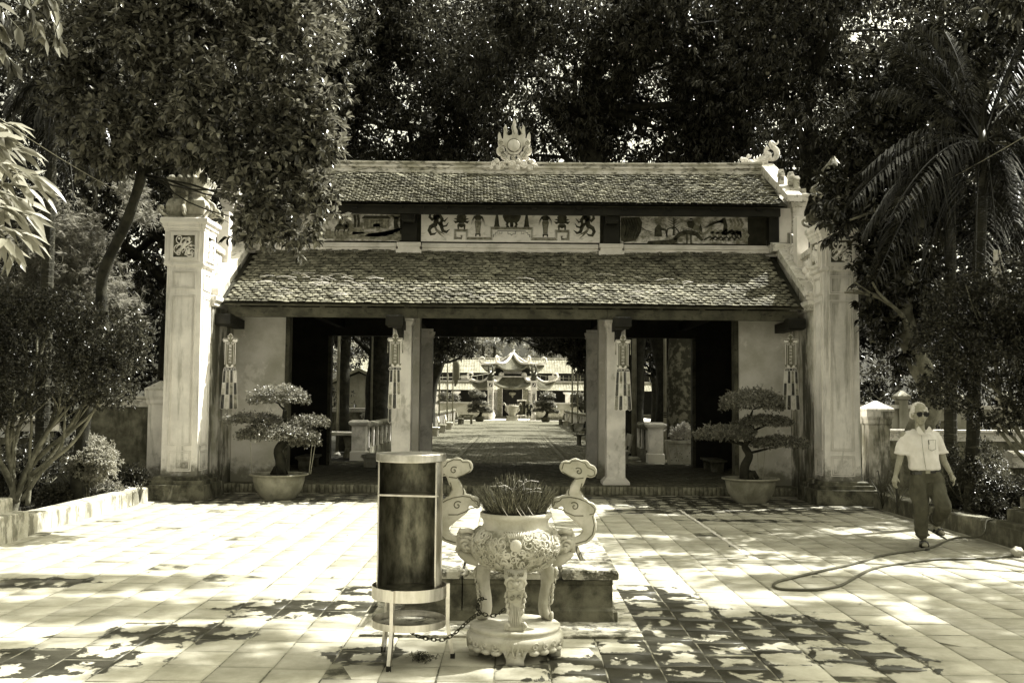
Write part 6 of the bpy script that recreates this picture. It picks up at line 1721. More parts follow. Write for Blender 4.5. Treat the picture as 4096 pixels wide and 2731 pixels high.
def bonsai(label,cx,cy_,pr,ph,pads,trunk,rads,L,n,potmat,leaf,group=None,props=()):
    t=thing('potted_bonsai',label,'bonsai',(cx,cy_,0),0,group); b=Vector((cx,cy_,0))
    bowl_pot(t,pr,ph,potmat)
    m=MB(); pts=catmull(trunk,5); m.tube([p-b for p in pts],[lerp(rads[0],rads[1],(i/(len(pts)-1))**0.7) for i in range(len(pts))],9)
    for (c,r) in pads:
        f=min(pts,key=lambda q:(q-(Vector(c)-V(0,0,r[2]*0.3))).length+abs(q.z-c[2]+0.15)*0.5)
        limb(m,f-b,Vector(c)-b-V(0,0,r[2]*0.4),rads[1]*0.8,rads[1]*0.3,0.10,6,6)
        for _ in range(4):
            e=Vector(c)+Vector((random.uniform(-0.7,0.7)*r[0],random.uniform(-0.7,0.7)*r[1],-r[2]*0.1)); limb(m,Vector(c)-b-V(0,0,r[2]*0.4),e-b,rads[1]*0.3,rads[1]*0.12,0.1,4,5)
    for _ in range(6):
        a=random.uniform(0,6.28); m.tube([V(math.cos(a)*rads[0]*0.5,math.sin(a)*rads[0]*0.5,trunk[0][2]+0.14),V(math.cos(a)*rads[0]*1.4,math.sin(a)*rads[0]*1.4,trunk[0][2]+0.02)],[rads[0]*0.4,rads[0]*0.2],6)
    m.build('trunk',M['bark_dark'],t,smooth=True)
    P=[];O=[]
    vol=sum(r[0]*r[1] for c,r in pads)
    for (c,r) in pads: pad(P,O,c,r,int(n*r[0]*r[1]/vol))
    P=np.concatenate(P)-np.array(b); O=np.concatenate(O)
    stray=rng.random(len(P))<0.05; P[stray]+=O[stray]*rng.uniform(0.02,0.10,(int(stray.sum()),1))*(L/0.045)
    Pn,D,Ls,Ws=rosettes(P,O,5,L,L*0.5,0.8,0.25,0.35)
    link('foliage',leaves_mesh('foliage',Pn,D,Ls,Ws,leaf,0.2,0.2),None,t)
    for (p,q) in props:
        m=MB(); m.tube([Vector(p)-b,Vector(q)-b],0.006,5); m.build('guy_wire',M['wire'],t)
    return t
def PE(px,py,Y,rx,rz,ry=None,dy=0):
    c=at(px,py,Y); return ((c.x,Y+dy,c.z),(rx*Y/4000,(ry or rx*0.75)*Y/4000,rz*Y/4000))
LY=17.72; lx=at(1116,1900,LY).x
bonsai('potted bonsai with cloud-pruned leaf pads standing in sun before the left panel',lx,LY,0.46,0.44,
   [PE(1115,1592,LY,118,50),PE(1020,1680,LY,116,26,70,-0.05),PE(1110,1738,LY-0.15,158,44,100),PE(1235,1690,LY,84,30,60),PE(1220,1768,LY-0.1,60,26,50),PE(1180,1740,LY-0.2,80,34,60)],
   [V(lx+0.0,LY,0.40),V(lx+0.03,LY,0.62),V(lx-0.02,LY,0.85),V(lx+0.12,LY,1.05),V(lx+0.18,LY,1.22),V(lx+0.08,LY,1.36),V(lx+0.08,LY,1.55)],(0.12,0.035),0.045,5600,M['pot'],M['leaf_bonsai'],None,
   [(at(1001,1770,LY),at(1008,1900,LY)),(at(1250,1760,LY),at(1236,1895,LY)),(at(1262,1770,LY),at(1242,1895,LY))])
RY=17.75; rx_=at(3002,1900,RY).x
bonsai('potted bonsai with domed shaded leaf pads before the right panel',rx_,RY,0.45,0.43,
   [PE(3010,1614,RY,128,58),PE(3065,1690,RY,104,28,70),PE(2900,1740,RY-0.1,118,40,80),PE(2830,1742,RY-0.1,50,24,40),PE(3118,1774,RY-0.05,112,28,80),PE(2960,1730,RY,60,30,60)],
   [V(rx_-0.10,RY,0.40),V(rx_-0.10,RY,0.62),V(rx_-0.02,RY,0.82),V(rx_-0.10,RY,1.0),V(rx_+0.04,RY,1.18),V(rx_+0.02,RY,1.34),V(rx_+0.02,RY,1.5)],(0.10,0.035),0.045,5600,M['pot'],M['leaf_bonsai'],None,
   [(at(3030,1800,RY),at(3035,1920,RY)),(at(3060,1800,RY),at(3050,1920,RY))])

# ------------------------------------------------------------------ prayer banners hanging from the brackets
CHARS='南無阿彌陀佛'
ctm=[text_mesh(c,0.052,0.0015) for c in CHARS]
for c in ctm: c.materials.append(M['gold_text'])
tones=[['satin_dark','satin_mid','satin_dark','satin_pale'],['satin_pale','satin_dark','satin_mid','satin_dark'],['satin_dark','satin_pale','satin_dark','satin_mid']]
def banner(x,y,ztop,label,ntail=4,extra=False,perm=0,tassel=True,rz=0.0):
    t=thing('prayer_banner',label,'banner',(x,y,ztop),rz,'embroidered prayer banners hanging from the eave')
    t.scale=(1.12,1.12,1.0)
    m=MB(); m.tube([V(0,0,0),V(0,0.01,0.20+0.05)],0.0025,4); m.build('cord',M['wire_dark'],t)
    # crown: outlined trefoil, bat-like wings
    f0,f1=-0.004,0.0
    m=MB()
    out=[(0,0),(0.022,-0.012),(0.024,-0.03),(0.045,-0.04),(0.040,-0.058),(0.02,-0.062),(0.045,-0.082),(0.075,-0.09),(0.11,-0.085),(0.125,-0.105),(0.118,-0.14),(0.09,-0.155),(0.075,-0.165),(0.045,-0.19),(0,-0.205)]
    poly=out+[(-a,b) for a,b in out[-2:0:-1]]
    m.prism(poly,'y',f0,f1); crown=m.build('crown_panel',M['cloth_mid'],t)
    m=MB(); m.ribbon(poly+[poly[0]],0.006,-0.009,-0.0045)
    for s in (-1,1):
        m.ribbon([(s*a,b) for a,b in spiral(0.03,-0.17,0.022,1.2,0,12)],0.005,-0.009,-0.0045); m.ribbon([(s*a,b) for a,b in spiral(0.024,-0.088,0.016,1.1,0,10)],0.005,-0.009,-0.0045)
        m.prism([(s*0.03,-0.125),(s*0.06,-0.105),(s*0.085,-0.11),(s*0.11,-0.10),(s*0.11,-0.135),(s*0.08,-0.15),(s*0.05,-0.145)],'y',-0.009,-0.0045)
    m.build('crown_edging',M['gold_text'],crown)
    m=MB(); m.prism([(-0.088,-0.15),(0.088,-0.15),(0.086,-0.57),(-0.086,-0.57)],'y',-0.001,0.003); body=m.build('text_panel',M['cloth_mid'],t)
    m=MB()
    for xx,w in ((-0.084,0.010),(0.084,0.010),(-0.055,0.004),(0.055,0.004)): m.ribbon([(xx,-0.17),(xx*0.98,-0.57)],w,-0.006,-0.0015)
    m.build('border',M['gold_text'],body)
    for i,c in enumerate(ctm):
        o=bpy.data.objects.new('character',c); COL.objects.link(o); o.parent=body; o.location=(0,-0.004,-0.235-i*0.058)
    # lotus and lower crosspiece
    m=MB()
    for s in (-1,1):
        m.prism([(0,-0.615),(s*0.03,-0.612),(s*0.062,-0.60),(s*0.052,-0.555),(s*0.028,-0.575),(s*0.02,-0.56)],'y',-0.012,-0.006)
    lot=m.build('lotus',M['gold_text'],t)
    m=MB(); m.prism([(0,-0.535),(0.022,-0.562),(0.024,-0.59),(0,-0.612),(-0.024,-0.59),(-0.022,-0.562)],'y',-0.016,-0.0125)
    for s in (-1,1): m.prism([(s*0.064,-0.60),(s*0.09,-0.588),(s*0.105,-0.545),(s*0.075,-0.565)],'y',-0.012,-0.006)
    m.build('lotus_shade',M['cloth_mid'],lot)
    m=MB(); m.prism([(-0.085,-0.618),(0.085,-0.618),(0.10,-0.65),(0.098,-0.672),(0.0,-0.668),(-0.098,-0.672),(-0.10,-0.65)],'y',-0.008,0.002); cr=m.build('crosspiece',M['satin_dark'],t)
    m=MB(); m.ribbon([(-0.085,-0.618),(0.085,-0.618),(0.10,-0.65),(0.098,-0.672),(0.0,-0.668),(-0.098,-0.672),(-0.10,-0.65),(-0.085,-0.618)],0.006,-0.013,-0.0085)
    for s in (-1,1):
        for q in (0.028,0.066): m.ribbon([(s*a,b) for a,b in spiral(q,-0.645,0.015,1.1,0,10)],0.005,-0.013,-0.0085)
    m.build('scroll_edging',M['gold_text'],cr)
    wt=0.056; wb=0.074
    for k in range(ntail):
        c0=(k-(ntail-1)/2)
        zz=-0.665
        for j,h in enumerate((0.24,0.23,0.27)):
            z1=zz-h
            def ct(z): u=(-0.665-z)/0.74; return c0*lerp(wt,wb,u), lerp(wt,wb,u)/2-0.002
            (ca,wa),(cb,wb_)=ct(zz),ct(z1)
            yo=-0.004*j; bulge=0.012
            def seg(off,dy):
                wa2=wa-off; wb2=wb_-off
                pts=[]; fs=[]
                rows=6
                for r_ in range(rows+1):
                    u=r_/rows; z=lerp(zz,z1+ (0.02),u); cc=lerp(ca,cb,u); ww=lerp(wa2,wb2,u)
                    bb=-bulge*math.sin(math.pi*u)*0.5*(1+0.5*math.sin(k*2+j))
                    pts+=[(cc-ww,dy+yo,z),(cc,dy+yo+bb,z-(0.0 if r_<rows else 0.022-off)),(cc+ww,dy+yo,z)]
                fs=[]
                for r_ in range(rows): fs+=[(3*r_,3*r_+1,3*r_+4,3*r_+3),(3*r_+1,3*r_+2,3*r_+5,3*r_+4)]
                return pts,fs
            m=MB(); m.add(*seg(0,0.0)); e=m.build('tail',M['gold_text'],t)
            m=MB(); m.add(*seg(0.0075,-0.003)); m.build('satin_insert',M[tones[(j+perm)%3][(k+perm)%4]],e,smooth=True)
            zz=z1+0.01
    if extra:
        m=MB(); m.prism([(-0.098,-1.36),(-0.045,-1.36),(-0.043,-1.62),(-0.07,-1.65),(-0.10,-1.62)],'y',0.002,0.004); e=m.build('tail',M['gold_text'],t)
        m=MB(); m.prism([(-0.092,-1.36),(-0.05,-1.36),(-0.048,-1.615),(-0.07,-1.64),(-0.094,-1.615)],'y',-0.001,0.0015); m.build('satin_insert',M['satin_dark'],e)
    if tassel:
        for s in (-1,1):
            m=MB(); m.tube([V(s*0.118,0,-0.14),V(s*0.120,0,-0.22),V(s*0.121,0,-0.36)],[0.004,0.008,0.011],6); m.build('tassel',M['satin_mid'],t)
    return t
banner(at(923,1335,18.34).x,18.34,at(923,1335,18.34).z,'prayer banner hanging in the shade before the left panel, above the sunlit bonsai',4,False,0,False)
banner(at(1582,1333,18.34).x,18.34,at(1582,1333,18.34).z,'prayer banner at the left front column, one tail hanging lower than the rest',3,True,1,True,0.12)
banner(at(2492,1340,18.34).x,18.34,at(2492,1340,18.34).z,'prayer banner with four even tails at the right front column',4,False,2,True,-0.05)
banner(at(3162,1338,18.34).x,18.34,at(3162,1338,18.34).z,'prayer banner before the right panel, near the mossy end wall',4,False,3,False)

# ------------------------------------------------------------------ benches
def bench(label,x,y,rz,group,dark=False,back=True):
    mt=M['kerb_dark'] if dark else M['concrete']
    t=thing('concrete_bench',label,'bench',(x,y,0),rz,group)
    m=MB(); m.stack(0,0,[(0.60,0.19,0.38),(0.60,0.20,0.385),(0.60,0.20,0.43),(0.59,0.19,0.435)]); m.build('seat',mt,t)
    for s in (-1,1):
        m=MB(); m.stack(s*0.44,0,[(0.055,0.17,0.0),(0.045,0.14,0.06),(0.045,0.14,0.32),(0.055,0.18,0.379)]); m.build('leg',mt,t)
    if back:
        for s in (-1,1):
            m=MB(); m.prism([(0.14,0.436),(0.20,0.436),(0.29,0.86),(0.25,0.86)],'x',s*0.44-0.04,s*0.44+0.04); m.build('back_support',mt,t)
            m=MB(); m.prism([(0.165,0.56),(0.20,0.555),(0.27,0.87),(0.235,0.88)],'x',s*0.30-0.275,s*0.30+0.275); m.build('back_panel',mt,t)
    return t
BG='concrete benches lining the walkway'
bench('empty concrete bench just beyond the gate floor, right of the right front column',2.98,27.3,R(-90),BG)
bench('backless concrete bench partly hidden by the steel burner, left of the left front column',-3.35,24.3,R(90),None,False,False)
for i,(px,Y,lb) in enumerate(((1749,49,'nearest sunlit bench at the left side of the walkway'),(1777,54,'second sunlit bench along the left balustrade'),(1802,60,'broad sunlit bench along the left balustrade, third from the gate'),(1842,73,'dark bench at the far end of the left balustrade'))):
    bench(lb,-3.72,Y,R(90),BG,i==3)
for i,(px,Y,lb) in enumerate(((2246,74,'farthest bench at the right side of the walkway'),(2271,68,'pale bench second from the far end of the right balustrade'),(2297,58,'dark bench in the middle of the right balustrade'),(2331,51,'bench nearest the seated woman at the right balustrade'))):
    bench(lb,3.66,Y,R(-90),BG,i%2==0)
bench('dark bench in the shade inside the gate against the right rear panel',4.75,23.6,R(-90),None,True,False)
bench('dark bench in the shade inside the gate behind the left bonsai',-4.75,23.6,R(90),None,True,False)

# ------------------------------------------------------------------ balustrades of the walkway
def balustrade(s,x,segs,label):
    t=thing('balustrade',label,'balustrade',(x,45,0))
    for (ya,yb,pier_) in segs:
        if pier_:
            m=MB(); m.stack(0,ya-45,[(0.24,0.24,0),(0.24,0.24,0.25),(0.20,0.20,0.28),(0.20,0.20,0.98),(0.27,0.27,1.04),(0.29,0.29,1.10),(0.20,0.20,1.16)]); m.build('end_post',M['column'],t)
        n=int((yb-ya)/1.05)
        m=MB(); m.prism([(-0.16,0.92),(0.16,0.92),(0.19,0.99),(0.19,1.04),(0,1.09),(-0.19,1.04),(-0.19,0.99)],'y',ya-45+0.3,yb-45); m.build('top_rail',M['kerb_dark'],t)
        m=MB(); m.box(-0.10,0.10,ya-45+0.2,yb-45,0.0,0.30); m.build('bottom_rail',M['kerb_dark'],t)
        for k in range(n+1):
            y=ya-45+0.3+k*(yb-ya-0.3)/n; m=MB(); m.box(-0.085,0.085,y-0.08,y+0.08,0.301,0.919); m.build('post',M['column'],t)
            if k<n:
                m=MB(); w=(yb-ya-0.3)/n
                for q in range(4):
                    yy=y+0.08+(w-0.16)*(q+0.5)/4; m.tube([V(0,yy,0.301),V(0,yy+0.04,0.45),V(0,yy-0.04,0.6),V(0,yy+0.04,0.75),V(0,yy,0.919)],0.03,5)
                m.build('pierced_screen',M['kerb_dark'],t)
    return t
balustrade(-1,-4.38,((29.0,40.0,True),(40.2,76,True)),'weathered balustrade along the left side of the walkway')
balustrade(1,4.15,((28.9,40.0,True),(40.2,76,True)),'weathered balustrade along the right side of the walkway')
t=thing('flower_planter','speckled concrete planter full of pale blossom in the right opening','planter',(4.72,27.6,0))
m=MB(); m.stack(0,0,[(0.38,0.32,0.04),(0.44,0.38,0.62),(0.46,0.40,0.63),(0.46,0.40,0.70)]); m.box(-0.3,0.3,-0.25,0.25,-0.02,0.05); m.build('box',M['concrete'],t)
m=MB()
for i in range(26):
    m.ball((random.uniform(-0.38,0.38),-0.34-0.0-0.05*random.random()*0,random.uniform(0.15,0.6)),(0.015,0.03,0.015),6,4)
m.build('weep_hole',M['black'],t,kind='stuff')
P,O=crown_points([((0,0,0.85),(0.42,0.34,0.26)),((0.1,-0.1,0.98),(0.3,0.25,0.2))],420,0.3,5,-0.5,1); Pn,D,Ls,Ws=rosettes(P,O,7,0.06,0.035)
link('blossom',leaves_mesh('blossom',Pn,D,Ls,Ws,M['flower']),None,t)
# flagpoles
def flagpole(px,Y,r,h,label,mat='pole',bands=False):
    x=at(px,1600,Y).x; t=thing('flagpole',label,'flagpole',(x,Y,0),0,'flagpoles along the walkway')
    m=MB(); m.tube([V(0,0,-0.02),V(0,0,h)],[r,r*0.75],10); m.build('pole',M[mat],t,smooth=True)
    m=MB(); m.lathe([(r*2.2,0),(r*2.2,0.04),(r*1.2,0.10)],n=12); m.build('foot',M['concrete'],t)
    m=MB(); m.ball((0,0,h+r),r*1.3); m.build('finial',M['pole'],t)
    if bands:
        for z in (1.30,1.36,1.42): m=MB(); m.lathe([(r*0.98,z),(r*1.15,z+0.01),(r*1.15,z+0.025),(r*0.98,z+0.035)],n=12); m.build('band',M['wire_dark'],t)
    return t
flagpole(1352,31.5,0.052,7.5,'thick pale flagpole in the left opening nearest the dark rear panel')
flagpole(1486,36,0.045,8,'second flagpole of the left opening, beside the thick trunk')
flagpole(2537,30.5,0.085,7.5,'thick pole right of the right front column, just behind its banner')
flagpole(2660,29.0,0.050,7.5,'banded pale flagpole beside the massive trunk in the right opening',bands=True)
flagpole(1757,56,0.05,6.6,'first thin flagpole at the left edge of the central opening')
flagpole(1789,62,0.05,6.2,'second thin flagpole of the central opening, with a round top',)
fp_=flagpole(1811,70,0.05,6.3,'third thin flagpole of the central opening, carrying a furled flag')
m=MB(); m.tube([V(0.1,0,4.9),V(0.22,0,4.2),V(0.25,0,3.4),V(0.15,0,2.7)],[0.12,0.26,0.22,0.04],8,sx=0.4); m.build('flag',M['cloth_mid'],fp_,smooth=True)
flagpole(2289,58,0.055,6.6,'thin flagpole at the right of the central opening, nearest the pavilion')
flagpole(2311,60,0.05,7.6,'taller thin flagpole at the right of the central opening')

# wires
def wire(label,a,b,sag,r,mat):
    t=thing('cable',label,'cable',a); a=Vector(a); b=Vector(b)
    m=MB(); m.tube([a.lerp(b,i/24)-a+V(0,0,-sag*4*(i/24)*(1-i/24)) for i in range(25)],r,5); m.build('strand',M[mat],t,smooth=True)
wire('pale cable slanting down from the upper left edge into the fruit tree',at(-300,255,10.5),at(545,800,15.4),0.10,0.006,'wire')
wire('pale cable slanting from the upper right edge across the areca palm to the right pillar',at(4500,300,11.5),at(3470,880,16.5),0.08,0.006,'wire')
wire('dark cable running low behind the right pillar towards the bushy tree',at(3430,1310,18),at(4300,850,16),0.1,0.007,'wire_dark')
wire('pale cable strung across the walkway in front of the far pavilion, left part',at(1740,1508,70),at(1960,1492,88),0.15,0.014,'wire')
wire('pale cable strung across the walkway in front of the far pavilion, right part',at(2150,1498,88),at(2360,1512,70),0.15,0.014,'wire')
# ------------------------------------------------------------------ the far temple at the end of the walkway
def r8(u,v,Y): return at(1680+u*0.3146,1300+v*0.3146,Y)
M['far_tile']=surf('far_tile_field',0.22,0.38,2.0,stain=0.22,sscale=14,slo=0.45,shi=0.6,samt=0.7,streak=0.5,bump=0.9,bscale=9)
M['far_tile_dark']=surf('pavilion_tile_field',0.05,0.12,2.0,stain=0.2,sscale=14,slo=0.48,shi=0.62,samt=0.6,streak=0.5,bump=0.9,bscale=9)
M['brick_far']=surf('far_brickwork',0.22,0.42,3.0,stain=0.10,sscale=5,slo=0.5,shi=0.6,samt=0.7,streak=0.15)
HY=114.0
hall=thing('temple_hall','long far hall with two tiers of pale sunlit tiled roof behind the pavilion','hall',(0,HY,0))
def hx(u): return r8(u,600,HY).x
def hz(v): return r8(1000,v,HY).z
x0,x1=hx(-900),hx(3300)
def hbuild(m,n,mat,**k): return local(m,(0,HY,0)).build(n,mat,hall,**k)
def ridged(y0,z0,y1,z1,name):      # tile courses as real ribs on the slope
    m=MB(); L=int((x1-x0)/0.30); rows=int(math.hypot(y1-y0,z1-z0)/0.32)
    prof=[]
    for r_ in range(rows+1):
        t=r_/rows; prof.append((lerp(y0,y1,t),lerp(z0,z1,t)))
        prof.append((lerp(y0,y1,t)+0.0,lerp(z0,z1,t)+0.05))
    vs=[];fs=[]
    for (y,z) in prof: vs+=[(x0,y,z),(x1,y,z)]
    for i in range(len(prof)-1): fs.append((2*i,2*i+1,2*i+3,2*i+2))
    m.add(vs,fs)
    for k in range(L):
        x=x0+k*0.30; m.tube([V(x,y0,z0+0.03),V(x,y1,z1+0.05)],0.035,4,cap=False)
    return hbuild(m,name,M['far_tile'])
ridged(HY-3.2,hz(618),HY,hz(430),'upper_roof'); ridged(HY-5.2,hz(832),HY-3.0,hz(735),'lower_roof')
m=MB(); m.box(x0,x1,HY-0.2,HY+0.2,hz(430),hz(416)); hbuild(m,'ridge',M['white_far'])
m=MB(); m.box(x0,x1,HY-2.95,HY-2.7,hz(735),hz(712)); hbuild(m,'cornice',M['white_far'])
m=MB(); m.box(x0,x1,HY-2.7,HY-2.6,hz(720),hz(610)); hbuild(m,'upper_wall',M['wood_dark'])
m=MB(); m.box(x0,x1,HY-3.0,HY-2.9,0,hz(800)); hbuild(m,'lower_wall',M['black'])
m=MB()
for k in range(60):
    x=lerp(x0,x1,k/59); m.box(x-0.03,x+0.03,HY-2.8,HY-2.74,hz(706),hz(645))
hbuild(m,'lattice_bars',M['wall_far'],kind='stuff')
for (ua,ub) in ((540,640),(1620,1770)):
    m=MB()
    for i in range(12):
        for j in range(5):
            x=lerp(hx(ua),hx(ub),(i+0.5)/12); z=lerp(hz(706),hz(645),(j+0.5)/5); m.box(x-0.05,x+0.05,HY-2.84,HY-2.80,z-0.05,z+0.05)
    hbuild(m,'lattice_panel',M['white_far'],kind='stuff')
for u in (490,1850,250,2100,2350,-10):
    m=MB(); m.stack(hx(u),HY-4.6,[(0.30,0.3,0),(0.26,0.26,0.2),(0.26,0.26,hz(880)),(0.5,0.3,hz(865)),(0.5,0.3,hz(850))]); hbuild(m,'column',M['white_far'])
hbuild((lambda m:(m.box(x0,x1,HY-4.0,HY+4,0.0,0.35),m)[1])(MB()),'floor',M['wall_far'])
hbuild((lambda m:(m.prism([(HY,hz(430)),(HY+3.2,hz(618)),(HY+3.2,hz(640)),(HY,hz(450))],'x',x0,x1),m)[1])(MB()),'rear_slope',M['far_tile'])

# two-tiered pavilion with upturned corners
PY=100.0
pav=thing('pavilion','far two-tiered pavilion with upturned white-ridged eaves and a dark central doorway','pavilion',(at(2050,1600,PY).x,PY,0))
pc=pav.location
def pz(v,Y=PY): return r8(1175,v,Y).z
def pb_(m,n,mat,parent=None,**k): return m.build(n,mat,parent or pav,**k)
def hexroof(name,Re,ez,Rt,tz,lift,sag,sc=1.0):
    """six-sided roof with a flat front, swept-up corners, real tile ribs"""
    m=MB(); NU,NVv=14,9; cor=[(math.cos(R(-120+60*k)),math.sin(R(-120+60*k))) for k in range(7)]
    def P(side,u,v):
        a=Vector(cor[side]+(0,)); b=Vector(cor[side+1]+(0,)); d=a.lerp(b,(u+1)/2); w=(1-v)
        rr=lerp(Re,Rt,v**0.85); e=w**2*lift*abs(u)**3.2; q=d*rr*(1+0.05*abs(u)**4*w)
        return V(q.x*sc,q.y,lerp(ez,tz,v)-sag*math.sin(math.pi*v)+e)
    for side in range(6):
        vs=[P(side,2*i/NU-1,j/NVv) for j in range(NVv+1) for i in range(NU+1)]
        m.add(vs,[(j*(NU+1)+i,j*(NU+1)+i+1,(j+1)*(NU+1)+i+1,(j+1)*(NU+1)+i) for j in range(NVv) for i in range(NU)])
        vs2=[P(side,2*i/NU-1,0)+V(0,0,-0.16*k) for k in (0,1) for i in range(NU+1)]
        m.add(vs2,[(i,i+1,NU+2+i,NU+1+i) for i in range(NU)])
        if side in (0,1,5):
            n=int(Re*9)
            for i in range(n+1):
                u=2*i/n-1; m.tube([P(side,u,v/5)+V(0,0,0.02) for v in range(6)],0.035,4,cap=False)
    rf=pb_(m,name,M['far_tile_dark'])
    for k in range(6):
        pts=[P(k,-1,v/9)+V(0,0,0.10) for v in range(10)]; d=Vector((cor[k][0]*sc,cor[k][1],0)).normalized()
        m=MB(); m.tube(pts,[0.15]*10,6)
        c=pts[0]; m.tube([c+d*a+V(0,0,b) for a,b in ((0.0,0.0),(0.18,0.22),(0.15,0.5),(-0.08,0.62),(-0.3,0.5),(-0.32,0.3),(-0.2,0.22))],[0.14,0.13,0.12,0.11,0.10,0.08,0.05],6)
        pb_(m,'corner_ridge',M['white_far'],rf,smooth=True)
    return rf
hexroof('lower_roof',3.95,pz(806),2.25,pz(672),0.85,0.18,1.04)
hexroof('upper_roof',2.90,pz(580),0.15,pz(378),0.62,0.26,1.04)
m=MB(); m.stack(0,0,[(2.15,1.85,pz(675)),(2.15,1.85,pz(655)),(1.7,1.5,pz(650)),(1.7,1.5,pz(560))]); pb_(m,'upper_storey',M['wood_dark'])
m=MB(); m.box(-2.2,2.2,-1.95,-1.86,pz(676),pz(655)); pb_(m,'cornice',M['white_far'])
m=MB()
for k in range(16):
    x=-0.88+k*0.117; m.tube([V(x,-1.55,pz(628)),V(x,-1.58,pz(605)),V(x,-1.55,pz(590))],[0.022,0.04,0.022],5)
pb_(m,'balusters',M['white_far'],kind='stuff')
for s in (-1,1):
    m=MB(); m.ball((s*1.12,-1.7,pz(640)),(0.28,0.2,0.3)); m.tube([V(s*1.2,-1.75,pz(660)),V(s*1.6,-2.1,pz(700)),V(s*2.0,-2.6,pz(725))],[0.13,0.14,0.14],6); pb_(m,'ridge_scroll',M['white_far'],smooth=True)
m=MB(); m.tube([V(0,0,pz(380)),V(0,0,pz(352)),V(0.08,0,pz(330)),V(0.2,0,pz(310))],[0.2,0.13,0.10,0.02],8); m.ball((0,0,pz(365)),0.22); pb_(m,'finial',M['white_far'],smooth=True)
def wx(u): return r8(u,900,PY-2.2).x-pc.x
fy=-2.2
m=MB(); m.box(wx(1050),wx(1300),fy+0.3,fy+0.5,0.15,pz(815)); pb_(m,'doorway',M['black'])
for (ua,ub,uc) in ((985,1046,1),(1304,1375,-1)):
    m=MB(); m.box(wx(ua),wx(ub),fy-0.02,fy+0.6,0.1,pz(812)); w_=pb_(m,'brick_pier',M['mortar'])
    sh=MB(); W_=abs(wx(ub)-wx(ua)); sh.box(0.01,W_*0.46,-0.03,0.0,0.0,0.058); shm=sh.mesh('brick'); shm.materials.append(M['brick'])
    n=int((pz(812)-0.1)/0.085)
    for r_ in range(n):
        for q in range(2):
            o=bpy.data.objects.new('brick',shm); COL.objects.link(o); o.parent=w_; o.location=(min(wx(ua),wx(ub))+q*W_*0.49+(r_%2)*0.02,fy-0.022,0.12+r_*0.085)
for (ua,ub) in ((935,985),(1378,1412)):
    m=MB(); a_,b_=wx(ua),wx(ub); m.box(a_,b_,fy+0.1,fy+0.5,0.1,pz(838)); w_=pb_(m,'louvred_pier',M['white_far'])
    for r_ in range(24):
        z=0.2+r_*(pz(850)-0.25)/24; m=MB(); m.box(a_-0.01,b_+0.01,fy+0.05,fy+0.098,z,z+0.04); m.build('louvre',M['wood'],w_)
m=MB(); m.box(-2.9,2.9,-2.9,-2.0,-0.02,0.12); m.box(-2.4,2.4,-2.6,-1.9,0.12,0.24); pb_(m,'steps',M['wall_far'])
fr=MB(); a_,b_=wx(1046),wx(1304)
for (p,q,c,d_) in ((a_-0.03,a_+0.02,0.24,pz(812)),(b_-0.02,b_+0.03,0.24,pz(812))): fr.box(p,q,fy-0.05,fy+0.05,c,d_)
fr.box(a_-0.03,b_+0.03,fy-0.05,fy+0.05,pz(816),pz(812)); pb_(fr,'door_frame',M['white_far'])
lt=thing('hanging_lantern','round paper lantern hanging in the dark doorway of the far pavilion','lantern',(wx(1175)+pc.x,PY-2.0,pz(870)))
m=MB(); m.ball((0,0,0),(0.36,0.36,0.2),14,8); m.build('shade',M['lantern'],lt,smooth=True)
m=MB(); m.tube([V(0,0,-0.2),V(0,0,-0.42)],[0.12,0.06],8); m.tube([V(0,0,0.18),V(0,0,0.5)],0.01,4); m.build('tassel',M['lantern'],lt)

